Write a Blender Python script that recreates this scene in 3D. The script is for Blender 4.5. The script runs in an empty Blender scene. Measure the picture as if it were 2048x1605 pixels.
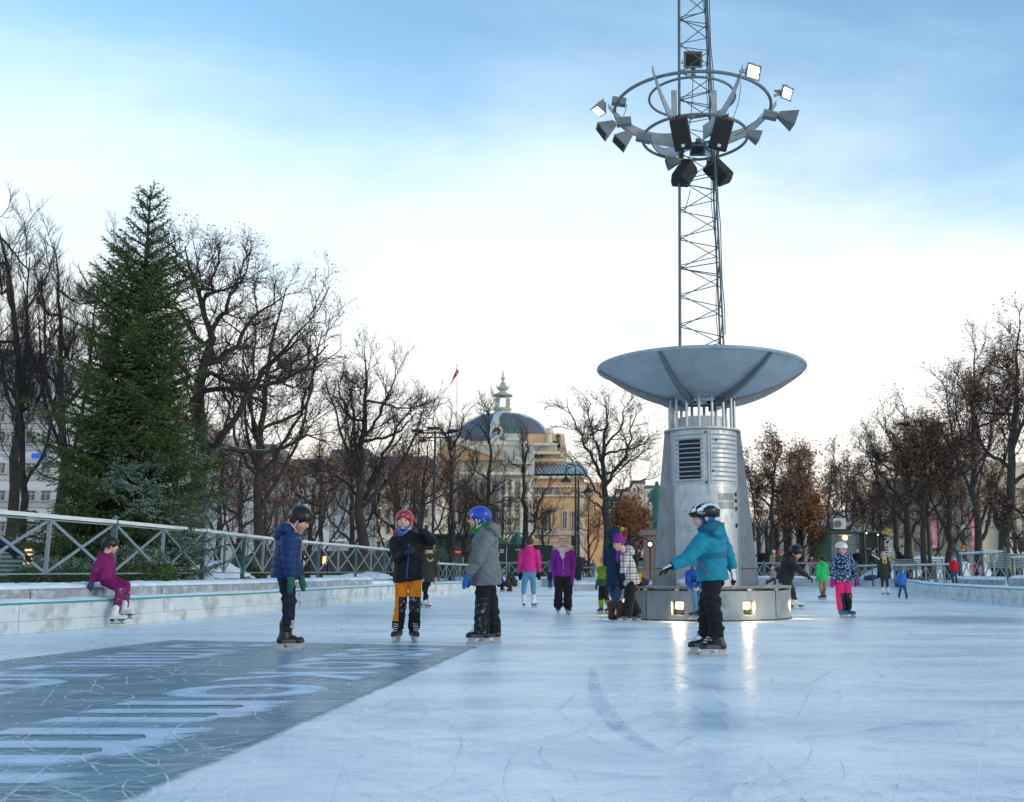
import bpy, math, random
import numpy as np
from mathutils import Vector, Matrix
RND = random.Random(7)
NR = np.random.RandomState(7)
SC = bpy.context.scene
COL = SC.collection
rad = math.radians

# ---------------------------------------------------------------- camera
FPX, CX, CY, HOR, EYE = 1960.0, 1170.0, 802.5, 1142.0, 0.77
TH = math.atan((HOR - CY) / FPX)
cd = bpy.data.cameras.new('camera'); cam = bpy.data.objects.new('camera', cd); COL.objects.link(cam)
SC.camera = cam
cam.location = (0, 0, EYE); cam.rotation_euler = (math.pi / 2 + TH, 0, 0)
cd.sensor_width = 36; cd.lens = FPX / 2048 * 36
cd.shift_x = -(CX - 1024) / 2048; cd.clip_end = 3000; cd.clip_start = 0.05
cd.dof.use_dof = True; cd.dof.focus_distance = 10.2; cd.dof.aperture_fstop = 4.0
# ---------------------------------------------------------------- world
W = bpy.data.worlds.new("World"); SC.world = W; W.use_nodes = True
SUN_EL, SUN_AZ = 9.0, 118.0          # low winter sun, behind and right of the camera, veiled by cloud
def world():
    nt = W.node_tree; nt.nodes.clear(); N = nt.nodes.new; L = nt.links.new
    sky = N('ShaderNodeTexSky'); sky.sky_type = 'NISHITA'; sky.sun_disc = False
    sky.sun_elevation = rad(SUN_EL); sky.sun_rotation = rad(SUN_AZ); sky.air_density = 1.0; sky.dust_density = 0.6; sky.ozone_density = 2.0
    b1 = N('ShaderNodeBackground'); b1.inputs['Strength'].default_value = 0.15; 
    hs = N('ShaderNodeHueSaturation'); hs.inputs['Saturation'].default_value = 0.86; hs.inputs['Value'].default_value = 1.0
    tint = N('ShaderNodeMix'); tint.data_type = 'RGBA'; tint.blend_type = 'MULTIPLY'; tint.inputs[0].default_value = 1
    tint.inputs[7].default_value = (0.86, 1.12, 1.16, 1)
    L(sky.outputs[0], hs.inputs['Color']); L(hs.outputs[0], tint.inputs[6]); L(tint.outputs[2], b1.inputs['Color'])
    tc = N('ShaderNodeTexCoord'); sep = N('ShaderNodeSeparateXYZ'); L(tc.outputs['Generated'], sep.inputs[0])
    # cloud layer: project the direction onto a flat layer overhead
    mx = N('ShaderNodeMath'); mx.operation = 'MAXIMUM'; mx.inputs[1].default_value = 0.0; L(sep.outputs[2], mx.inputs[0])
    ad = N('ShaderNodeMath'); ad.operation = 'ADD'; ad.inputs[1].default_value = 0.16; L(mx.outputs[0], ad.inputs[0])
    dv = N('ShaderNodeVectorMath'); dv.operation = 'DIVIDE'; L(tc.outputs['Generated'], dv.inputs[0])
    cb = N('ShaderNodeCombineXYZ'); L(ad.outputs[0], cb.inputs[0]); L(ad.outputs[0], cb.inputs[1]); cb.inputs[2].default_value = 1
    L(cb.outputs[0], dv.inputs[1])
    mp = N('ShaderNodeMapping'); mp.inputs['Rotation'].default_value = (0, 0, rad(50)); mp.inputs['Scale'].default_value = (0.75, 1.25, 0.0); mp.inputs['Location'].default_value = (3.1, 1.4, 0)
    L(dv.outputs[0], mp.inputs[0])
    n1 = N('ShaderNodeTexNoise'); n1.inputs['Scale'].default_value = 1.1; n1.inputs['Detail'].default_value = 7; n1.inputs['Roughness'].default_value = 0.55; n1.inputs['Distortion'].default_value = 0.35
    L(mp.outputs[0], n1.inputs['Vector'])
    # clouds thicken towards the horizon
    el = N('ShaderNodeMapRange'); el.inputs[1].default_value = 0.05; el.inputs[2].default_value = 0.50; el.inputs[3].default_value = 1.25; el.inputs[4].default_value = -0.26
    L(sep.outputs[2], el.inputs[0])
    s1 = N('ShaderNodeMath'); s1.operation = 'MULTIPLY_ADD'; s1.inputs[1].default_value = 1.9; s1.inputs[2].default_value = -0.58; L(n1.outputs[0], s1.inputs[0])
    s2 = N('ShaderNodeMath'); s2.operation = 'ADD'; s2.use_clamp = True; L(s1.outputs[0], s2.inputs[0]); L(el.outputs[0], s2.inputs[1])
    cr = N('ShaderNodeValToRGB'); cr.color_ramp.interpolation = 'EASE'
    cr.color_ramp.elements[0].position = 0.0; cr.color_ramp.elements[1].position = 0.95; cr.color_ramp.elements[0].color = (0, 0, 0, 1); cr.color_ramp.elements[1].color = (.97, .97, .97, 1)
    L(s2.outputs[0], cr.inputs[0])
    b2 = N('ShaderNodeBackground'); b2.inputs['Strength'].default_value = 0.45
    # cloud colour: blue-white high up, creamy near the horizon
    c2 = N('ShaderNodeValToRGB'); c2.color_ramp.elements[0].position = 0.03; c2.color_ramp.elements[0].color = (1.05, 0.93, 0.80, 1)
    c2.color_ramp.elements[1].position = 0.5; c2.color_ramp.elements[1].color = (0.78, 0.97, 1.08, 1)
    e = c2.color_ramp.elements.new(0.16); e.color = (1.10, 1.08, 1.05, 1)
    L(sep.outputs[2], c2.inputs[0]); L(c2.outputs[0], b2.inputs['Color'])
    mixs = N('ShaderNodeMixShader'); L(cr.outputs[0], mixs.inputs[0]); L(b1.outputs[0], mixs.inputs[1]); L(b2.outputs[0], mixs.inputs[2])
    out = N('ShaderNodeOutputWorld'); L(mixs.outputs[0], out.inputs[0])
world()
ld = bpy.data.lights.new('sun', 'SUN'); ld.energy = 0.5; ld.angle = rad(14); ld.color = (1.0, 0.80, 0.58)
sun = bpy.data.objects.new('sun', ld); COL.objects.link(sun)
_e, _a = rad(SUN_EL + 5), rad(SUN_AZ)
sv = Vector((math.sin(_a) * math.cos(_e), math.cos(_a) * math.cos(_e), math.sin(_e)))
sun.rotation_euler = (-sv).to_track_quat('-Z', 'Y').to_euler()
vs = SC.view_settings; vs.view_transform = 'Standard'; vs.look = 'None'; vs.gamma = 1; vs.use_curve_mapping = False
vs.exposure = 1.25
SC.cycles.max_bounces = 6; SC.cycles.transparent_max_bounces = 12

# ---------------------------------------------------------------- pixel <-> world
def _ray(px, py):
    dx = (px - CX) / FPX; dy = (CY - py) / FPX
    return dx, math.cos(TH) - dy * math.sin(TH), math.sin(TH) + dy * math.cos(TH)
def U(px, py, Y):
    dx, y, z = _ray(px, py); t = Y / y
    return Vector((dx * t, Y, EYE + z * t))
def G(px, py, z=0.0):
    dx, y, zz = _ray(px, py); t = (z - EYE) / zz
    return Vector((dx * t, y * t, z))
def Zat(py, Y): return U(CX, py, Y).z
def GX(px, Y, z):            # ground point at depth Y and height z under image column px
    t = Y * math.cos(TH) + (z - EYE) * math.sin(TH)
    return Vector(((px - CX) / FPX * t, Y, z))

# ---------------------------------------------------------------- materials
MATS = {}
def mat(name, col, rough=0.7, metal=0.0, var=0.12, vs_=6.0, bump=0.0, bs=40.0, emit=None, es=1.0, spec=0.5, col2=None, c2s=3.0, c2t=0.55, snow=0.0, alpha=None, coat=0.0):
    if name in MATS: return MATS[name]
    m = bpy.data.materials.new(name); m.use_nodes = True; nt = m.node_tree; N = nt.nodes.new; L = nt.links.new
    b = nt.nodes['Principled BSDF']
    b.inputs['Roughness'].default_value = rough; b.inputs['Metallic'].default_value = metal
    b.inputs['Specular IOR Level'].default_value = spec
    if coat: b.inputs['Coat Weight'].default_value = coat; b.inputs['Coat Roughness'].default_value = 0.12
    tc = N('ShaderNodeTexCoord')
    n = N('ShaderNodeTexNoise'); n.inputs['Scale'].default_value = vs_; n.inputs['Detail'].default_value = 5; L(tc.outputs['Object'], n.inputs['Vector'])
    mr = N('ShaderNodeMapRange'); mr.inputs[1].default_value = 0.3; mr.inputs[2].default_value = 0.7; mr.inputs[3].default_value = 1 - var; mr.inputs[4].default_value = 1 + var
    L(n.outputs[0], mr.inputs[0])
    mul = N('ShaderNodeMix'); mul.data_type = 'RGBA'; mul.blend_type = 'MULTIPLY'; mul.inputs[0].default_value = 1
    mul.inputs[6].default_value = (*col, 1); L(mr.outputs[0], mul.inputs[7])
    outc = mul.outputs[2]
    if col2 is not None:
        n2 = N('ShaderNodeTexNoise'); n2.inputs['Scale'].default_value = c2s; n2.inputs['Detail'].default_value = 6; n2.inputs['Roughness'].default_value = .65; L(tc.outputs['Object'], n2.inputs['Vector'])
        r2 = N('ShaderNodeMapRange'); r2.inputs[1].default_value = c2t - .06; r2.inputs[2].default_value = c2t + .08; L(n2.outputs[0], r2.inputs[0])
        mx = N('ShaderNodeMix'); mx.data_type = 'RGBA'; L(r2.outputs[0], mx.inputs[0]); L(outc, mx.inputs[6]); mx.inputs[7].default_value = (*col2, 1)
        outc = mx.outputs[2]
    if snow > 0:
        ge = N('ShaderNodeNewGeometry'); sp = N('ShaderNodeSeparateXYZ'); L(ge.outputs['Normal'], sp.inputs[0])
        n3 = N('ShaderNodeTexNoise'); n3.inputs['Scale'].default_value = 9; n3.inputs['Detail'].default_value = 4; L(tc.outputs['Object'], n3.inputs['Vector'])
        a = N('ShaderNodeMath'); a.operation = 'ADD'; L(sp.outputs[2], a.inputs[0]); L(n3.outputs[0], a.inputs[1])
        r3 = N('ShaderNodeMapRange'); r3.inputs[1].default_value = 1.55 - snow; r3.inputs[2].default_value = 1.65 - snow; L(a.outputs[0], r3.inputs[0])
        mx = N('ShaderNodeMix'); mx.data_type = 'RGBA'; L(r3.outputs[0], mx.inputs[0]); L(outc, mx.inputs[6]); mx.inputs[7].default_value = (.78, .84, .88, 1)
        outc = mx.outputs[2]
    L(outc, b.inputs['Base Color'])
    if bump:
        nb = N('ShaderNodeTexNoise'); nb.inputs['Scale'].default_value = bs; nb.inputs['Detail'].default_value = 4; L(tc.outputs['Object'], nb.inputs['Vector'])
        bp = N('ShaderNodeBump'); bp.inputs['Strength'].default_value = bump; bp.inputs['Distance'].default_value = 0.02; L(nb.outputs[0], bp.inputs['Height']); L(bp.outputs[0], b.inputs['Normal'])
    if emit is not None:
        b.inputs['Emission Color'].default_value = (*emit, 1); b.inputs['Emission Strength'].default_value = es
    if alpha is not None: b.inputs['Alpha'].default_value = alpha
    MATS[name] = m
    return m

# ---------------------------------------------------------------- mesh building
def fastmesh(name, V, F, mats=(), mi=None, smooth=True, tri=False):
    """V (n,3) array, F (m,k) int array of equal-sided faces."""
    V = np.asarray(V, dtype=np.float32); F = np.asarray(F, dtype=np.int32)
    me = bpy.data.meshes.new(name); me.vertices.add(len(V)); me.vertices.foreach_set('co', V.ravel())
    k = F.shape[1]; me.loops.add(F.size); me.loops.foreach_set('vertex_index', F.ravel())
    me.polygons.add(len(F)); me.polygons.foreach_set('loop_start', np.arange(0, F.size, k, dtype=np.int32))
    try: me.polygons.foreach_set('loop_total', np.full(len(F), k, dtype=np.int32))
    except Exception: pass
    for m in mats: me.materials.append(m)
    if mi is not None: me.polygons.foreach_set('material_index', np.asarray(mi, dtype=np.int32))
    me.polygons.foreach_set('use_smooth', np.full(len(F), bool(smooth)))
    me.update(calc_edges=True); me.validate()
    return me
def wloc(o):
    l = Vector((0, 0, 0))
    while o: l = l + Vector(o.location); o = o.parent
    return l
def link(name, me, parent=None, loc=None):
    o = bpy.data.objects.new(name, me); COL.objects.link(o)
    if parent is not None: o.parent = parent
    if loc is not None: o.location = loc
    return o
def tag(o, label=None, cat=None, group=None, kind=None):
    if label: o['label'] = label
    if cat: o['category'] = cat
    if group: o['group'] = group
    if kind: o['kind'] = kind
    return o
def thing(name, label, cat, loc=(0, 0, 0), rz=0, group=None):
    o = bpy.data.objects.new(name, None); COL.objects.link(o); o.location = loc; o.rotation_euler = (0, 0, rz); o.empty_display_size = 0.2
    return tag(o, label, cat, group)
def copy_tree(o, loc=None, rz=None, label=None, scale=None, parent=None):
    c = o.copy(); COL.objects.link(c); c.parent = parent
    if loc is not None: c.location = loc
    if rz is not None: c.rotation_euler = (0, 0, rz)
    if scale is not None: c.scale = scale if hasattr(scale, '__len__') else (scale,) * 3
    if label: c['label'] = label
    for ch in list(o.children): copy_tree(ch, parent=c)
    return c
def _perp(d):
    a = Vector((0, 0, 1)) if abs(d.z) < 0.9 else Vector((1, 0, 0))
    s = d.cross(a).normalized(); return s, s.cross(d).normalized()
class MB:
    def __init__(s): s.v = []; s.f = []; s.m = []
    def add(s, vs_, fs, mi=0):
        n = len(s.v); s.v.extend([tuple(v) for v in vs_]); s.f.extend([tuple(i + n for i in f) for f in fs]); s.m.extend([mi] * len(fs)); return s
    def box(s, c, sz, rz=0, mi=0):
        x, y, z = sz[0] / 2, sz[1] / 2, sz[2] / 2; cr, sr = math.cos(rz), math.sin(rz); vs_ = []
        for dz in (-z, z):
            for dx, dy in ((-x, -y), (x, -y), (x, y), (-x, y)): vs_.append((c[0] + dx * cr - dy * sr, c[1] + dx * sr + dy * cr, c[2] + dz))
        return s.add(vs_, [(3, 2, 1, 0), (4, 5, 6, 7), (0, 1, 5, 4), (1, 2, 6, 5), (2, 3, 7, 6), (3, 0, 4, 7)], mi)
    def bb(s, x0, x1, y0, y1, z0, z1, mi=0): return s.box(((x0 + x1) / 2, (y0 + y1) / 2, (z0 + z1) / 2), (x1 - x0, y1 - y0, z1 - z0), 0, mi)
    def beam(s, p0, p1, w, h, mi=0, up=None):
        p0 = Vector(p0); p1 = Vector(p1); d = (p1 - p0).normalized()
        if up is None: a, b = _perp(d)
        else: a = d.cross(Vector(up)).normalized(); b = a.cross(d).normalized()
        a = a * w / 2; b = b * h / 2
        vs_ = [p0 - a - b, p0 + a - b, p0 + a + b, p0 - a + b, p1 - a - b, p1 + a - b, p1 + a + b, p1 - a + b]
        return s.add(vs_, [(3, 2, 1, 0), (4, 5, 6, 7), (0, 1, 5, 4), (1, 2, 6, 5), (2, 3, 7, 6), (3, 0, 4, 7)], mi)
    def tube(s, pts, r, n=8, mi=0, closed=False, caps=True):
        pts = [Vector(p) for p in pts]; m = len(pts); rr = r if hasattr(r, '__len__') else [r] * m; vs_ = []; fs = []
        pa = None
        for i, p in enumerate(pts):
            if closed: d = (pts[(i + 1) % m] - pts[i - 1]).normalized()
            else: d = (pts[min(i + 1, m - 1)] - pts[max(i - 1, 0)]).normalized()
            if pa is None: a, b = _perp(d)
            else:
                a = (pa - d * pa.dot(d)); a = a.normalized() if a.length > 1e-5 else _perp(d)[0]; b = a.cross(d)
            pa = a
            for k in range(n):
                t = 2 * math.pi * k / n; vs_.append(p + (a * math.cos(t) + b * math.sin(t)) * rr[i])
        for i in range(m if closed else m - 1):
            j = (i + 1) % m
            for k in range(n): fs.append((i * n + k, i * n + (k + 1) % n, j * n + (k + 1) % n, j * n + k))
        if caps and not closed: fs.append(tuple(range(n - 1, -1, -1))); fs.append(tuple((m - 1) * n + k for k in range(n)))
        return s.add(vs_, fs, mi)
    def ring(s, c, R, r, n=48, k=8, mi=0, sz=1.0):
        return s.tube([(c[0] + R * math.cos(2 * math.pi * i / n), c[1] + R * math.sin(2 * math.pi * i / n) * sz, c[2]) for i in range(n)], r, k, mi, closed=True)
    def lathe(s, prof, c=(0, 0, 0), n=24, mi=0, a0=0, a1=None):
        full = a1 is None; a1 = a0 + 2 * math.pi if full else a1; k = n if full else n + 1; vs_ = []; fs = []
        for r, z in prof:
            for i in range(k):
                t = a0 + (a1 - a0) * i / n; vs_.append((c[0] + r * math.cos(t), c[1] + r * math.sin(t), c[2] + z))
        for j in range(len(prof) - 1):
            for i in range(n):
                i2 = (i + 1) % k; fs.append((j * k + i, j * k + i2, (j + 1) * k + i2, (j + 1) * k + i))
        return s.add(vs_, fs, mi)
    def sphere(s, c, r, n=12, m=8, mi=0):
        rx, ry, rz_ = r if hasattr(r, '__len__') else (r, r, r); vs_ = [(c[0], c[1], c[2] - rz_)]; fs = []
        for j in range(1, m):
            p = -math.pi / 2 + math.pi * j / m
            for i in range(n): t = 2 * math.pi * i / n; vs_.append((c[0] + rx * math.cos(p) * math.cos(t), c[1] + ry * math.cos(p) * math.sin(t), c[2] + rz_ * math.sin(p)))
        vs_.append((c[0], c[1], c[2] + rz_)); T = len(vs_) - 1
        for i in range(n):
            i2 = (i + 1) % n; fs.append((0, 1 + i2, 1 + i)); fs.append((T, T - n + i, T - n + i2))
            for j in range(m - 2): a = 1 + j * n; fs.append((a + i, a + i2, a + n + i2, a + n + i))
        return s.add(vs_, fs, mi)
    def prism(s, poly, ext, mi=0):
        n = len(poly); e = Vector(ext); vs_ = [Vector(p) for p in poly] + [Vector(p) + e for p in poly]
        return s.add(vs_, [tuple(range(n - 1, -1, -1)), tuple(range(n, 2 * n))] + [(i, (i + 1) % n, n + (i + 1) % n, n + i) for i in range(n)], mi)
    def mesh(s, name, mats, smooth=False, off=(0, 0, 0)):
        me = bpy.data.meshes.new(name); o = off
        me.from_pydata([(v[0] - o[0], v[1] - o[1], v[2] - o[2]) for v in s.v], [], s.f)
        for m in (mats if isinstance(mats, (list, tuple)) else [mats]): me.materials.append(m)
        me.polygons.foreach_set('material_index', s.m)
        if smooth:
            me.polygons.foreach_set('use_smooth', [True] * len(s.f))
            if smooth != 'all': 
                try: me.set_sharp_from_angle(angle=rad(35))
                except Exception: pass
        me.update(); return me
    def build(s, name, mats, parent=None, smooth=False, local=False):
        """world coordinates unless local=True"""
        if local: return link(name, s.mesh(name, mats, smooth), parent)
        if parent is None:
            xs = [v[0] for v in s.v]; ys = [v[1] for v in s.v]; o = ((min(xs) + max(xs)) / 2, (min(ys) + max(ys)) / 2, min(v[2] for v in s.v))
            return link(name, s.mesh(name, mats, smooth, o), None, o)
        return link(name, s.mesh(name, mats, smooth, wloc(parent)), parent)
_unit = {}
def bar(name, p0, p1, w, h, m, parent, up=(0, 0, 1), label=None):
    """a bar object that shares one unit mesh per material"""
    key = ('bar', m.name)
    if key not in _unit: _unit[key] = MB().bb(0, 1, -.5, .5, -.5, .5).mesh('bar', m)
    p0 = Vector(p0); p1 = Vector(p1); d = p1 - p0; L = d.length; x = d / L
    y = Vector(up).cross(x)
    if y.length < 1e-4: y = Vector((0, 1, 0)).cross(x)
    y.normalize(); z = x.cross(y)
    o = link(name, _unit[key], parent); M = Matrix((x, y, z)).transposed()
    o.rotation_euler = M.to_euler(); o.scale = (L, w, h); o.location = p0 - (wloc(parent) if parent else Vector())
    if label: o['label'] = label
    return o
def rod(name, p0, p1, r, m, parent):
    key = ('rod', m.name)
    if key not in _unit: _unit[key] = MB().tube([(0, 0, 0), (1, 0, 0)], 1, 8).mesh('rod', m, True)
    p0 = Vector(p0); p1 = Vector(p1); d = p1 - p0; L = d.length
    o = link(name, _unit[key], parent); o.rotation_euler = d.to_track_quat('X', 'Z').to_euler(); o.scale = (L, r, r); o.location = p0 - (wloc(parent) if parent else Vector())
    return o
def textmesh(txt, size=1.0, ext=0.0, align='CENTER', bold=0.0):
    cu = bpy.data.curves.new('lettering', 'FONT'); cu.body = txt; cu.size = size; cu.extrude = ext; cu.align_x = align; cu.resolution_u = 4; cu.offset = bold
    o = bpy.data.objects.new('t', cu); COL.objects.link(o)
    me = bpy.data.meshes.new_from_object(o.evaluated_get(bpy.context.evaluated_depsgraph_get()))
    bpy.data.objects.remove(o); bpy.data.curves.remove(cu); me.name = 'lettering'
    return me
def catmull(P, n=8, closed=False):
    P = [np.array(p, float) for p in P]; out = []; m = len(P)
    for i in range(m if closed else m - 1):
        a, b, c, d = P[(i - 1) % m if closed else max(i - 1, 0)], P[i], P[(i + 1) % m], P[(i + 2) % m if closed else min(i + 2, m - 1)]
        for k in range(n):
            t = k / n; out.append(0.5 * ((2 * b) + (-a + c) * t + (2 * a - 5 * b + 4 * c - d) * t * t + (-a + 3 * b - 3 * c + d) * t ** 3))
    if not closed: out.append(P[-1])
    return np.array(out)
# ================================================================ RINK AND GROUND
def ice_material():
    m = bpy.data.materials.new('ice'); m.use_nodes = True; nt = m.node_tree; N = nt.nodes.new; L = nt.links.new; b = nt.nodes['Principled BSDF']
    tc = N('ShaderNodeTexCoord'); P = tc.outputs['Object']
    def noise(sc, rot, scale, det=6, ro=.6, dist=0.0):
        mp = N('ShaderNodeMapping'); mp.inputs['Rotation'].default_value = (0, 0, rad(rot)); mp.inputs['Scale'].default_value = scale; L(P, mp.inputs[0])
        n = N('ShaderNodeTexNoise'); n.inputs['Scale'].default_value = sc; n.inputs['Detail'].default_value = det; n.inputs['Roughness'].default_value = ro; n.inputs['Distortion'].default_value = dist
        L(mp.outputs[0], n.inputs['Vector']); return n.outputs[0]
    def ramp(x, a, bb, lo=0.0, hi=1.0):
        r = N('ShaderNodeMapRange'); r.inputs[1].default_value = a; r.inputs[2].default_value = bb; r.inputs[3].default_value = lo; r.inputs[4].default_value = hi; L(x, r.inputs[0]); return r.outputs[0]
    def mix(f, a, c, mode='MIX'):
        x = N('ShaderNodeMix'); x.data_type = 'RGBA'; x.blend_type = mode
        if isinstance(f, (int, float)): x.inputs[0].default_value = f
        else: L(f, x.inputs[0])
        for i, q in ((6, a), (7, c)):
            if isinstance(q, tuple): x.inputs[i].default_value = (*q, 1)
            else: L(q, x.inputs[i])
        return x.outputs[2]
    def mth(op, a, c):
        x = N('ShaderNodeMath'); x.operation = op
        for i, q in ((0, a), (1, c)):
            if isinstance(q, (int, float)): x.inputs[i].default_value = q
            else: L(q, x.inputs[i])
        return x.outputs[0]
    big = noise(.16, 10, (1, 1, 1), 4, .5)
    mid = noise(.9, 25, (.55, 1.6, 1), 7, .65, .6)
    col = mix(ramp(mid, .40, .60), (.71, .83, .91), (.91, .955, .98))
    col = mix(ramp(big, .52, .68, 0, .45), col, (.42, .60, .70))
    # fine skate marks: thin ridges of several stretched noises at different headings
    marks = None
    for sc, rot, st, w in ((2.2, 12, (.18, 1.7, 1), .006), (3.1, -38, (.14, 1.5, 1), .005), (1.7, 64, (.16, 1.4, 1), .005), (2.6, 96, (.15, 1.6, 1), .005), (4.2, 30, (.2, 1.5, 1), .008)):
        n = noise(sc, rot, st, 2.0, .45, 1.1); d = mth('ABSOLUTE', mth('SUBTRACT', n, .5), 0); r = ramp(d, 0, w, 1, 0)
        marks = r if marks is None else mth('MAXIMUM', marks, r)
    gate = ramp(noise(.7, 0, (1, 1, 1), 5, .6), .42, .62)
    mk = mth('MULTIPLY', marks, gate)
    col = mix(mth('MULTIPLY', mk, .42), col, (.92, .96, .98))
    # darker scuffs
    sc2 = None
    for s_, rot, st in ((3.0, 75, (.22, 1.6, 1)), (5.0, 20, (.2, 1.8, 1)), (4.0, -20, (.2, 1.8, 1))):
        n = noise(s_, rot, st, 3, .5, .8); d = mth('ABSOLUTE', mth('SUBTRACT', n, .47), 0); r = ramp(d, 0, .007, 1, 0)
        sc2 = r if sc2 is None else mth('MAXIMUM', sc2, r)
    g2 = ramp(noise(.45, 40, (1, 1, 1), 5, .6), .50, .66)
    col = mix(mth('MULTIPLY', mth('MULTIPLY', sc2, g2), .40), col, (.25, .38, .46))
    sep = N('ShaderNodeSeparateXYZ'); L(P, sep.inputs[0])
    # speckle of scraped snow
    sp = ramp(noise(38, 0, (1, 1, 1), 2, .5), .62, .72)
    col = mix(mth('MULTIPLY', sp, .22), col, (.95, .97, .98))
    L(col, b.inputs['Base Color'])
    rg = mth('ADD', ramp(mid, .35, .7, .24, .42), mth('MULTIPLY', mk, .2)); L(rg, b.inputs['Roughness'])
    b.inputs['Specular IOR Level'].default_value = .42
    fine = noise(5, 5, (.8, 1.2, 1), 6, .6); h = mth('ADD', mth('MULTIPLY', fine, .5), mth('MULTIPLY', mk, .5))
    h = mth('ADD', h, mth('MULTIPLY', mid, .6))
    bp = N('ShaderNodeBump'); bp.inputs['Strength'].default_value = .6; bp.inputs['Distance'].default_value = .010; L(h, bp.inputs['Height']); L(bp.outputs[0], b.inputs['Normal'])
    return m, (N, L, noise, ramp, mix, mth, P)
ICE, _ = ice_material()

BND = catmull([(-7.9, -7, .60), (-7.4, 6, .60), (-7.12, 11.5, .60), (-6.68, 13.6, .60), (-6.42, 15.9, .60), (-6.0, 18, .60), (-5.75, 22, .58), (-5.3, 27, .52), (-4.3, 33, .42), (-3.6, 38, .40), (-2.9, 44, .38), (-1.6, 49.2, .38),
               (4, 50.6, .38), (12, 50.6, .38), (14.4, 48, .36), (13.4, 42, .34), (11.9, 36, .32), (10.5, 30.8, .34), (9.75, 25, .40), (9.55, 21.5, .42), (9.4, 12, .42), (9.4, -7, .42)], 5)
nB = len(BND); CEN = np.array([3.0, 22.0])
tg = np.gradient(BND[:, :2], axis=0); tg /= np.linalg.norm(tg, axis=1)[:, None]
NOR = np.stack([-tg[:, 1], tg[:, 0]], 1)      # points away from the ice
def strip(name, rows, m, kind=None, parent=None, smooth=False, closed=True):
    """rows: list of (nB,3) arrays; a sheet between them"""
    V = np.concatenate(rows); F = []
    for j in range(len(rows) - 1):
        for i in range(nB - 1): a = j * nB + i; F.append((a, a + 1, a + nB + 1, a + nB))
    F = np.array(F)[:, ::-1]
    o = link(name, fastmesh(name, V, F, [m], None, smooth), parent)
    if kind: tag(o, kind=kind)
    return o
def off(d, z, jit=0.0, zj=0.0):
    d = np.full(nB, d, float); 
    if jit: d = d + NR.uniform(-jit, jit, nB)
    z = np.full(nB, z, float) if not hasattr(z, '__len__') else np.array(z, float)
    if zj: z = z + NR.uniform(-zj, zj, nB)
    return np.column_stack([BND[:, 0] + NOR[:, 0] * d, BND[:, 1] + NOR[:, 1] * d, z])
# ice sheet (runs under the boards)
me = fastmesh('ice', [(-14, -9, 0), (20, -9, 0), (20, 60, 0), (-14, 60, 0)], [(0, 1, 2, 3)], [ICE], None, False)
ice = tag(link('ice', me), kind='structure')

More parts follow.
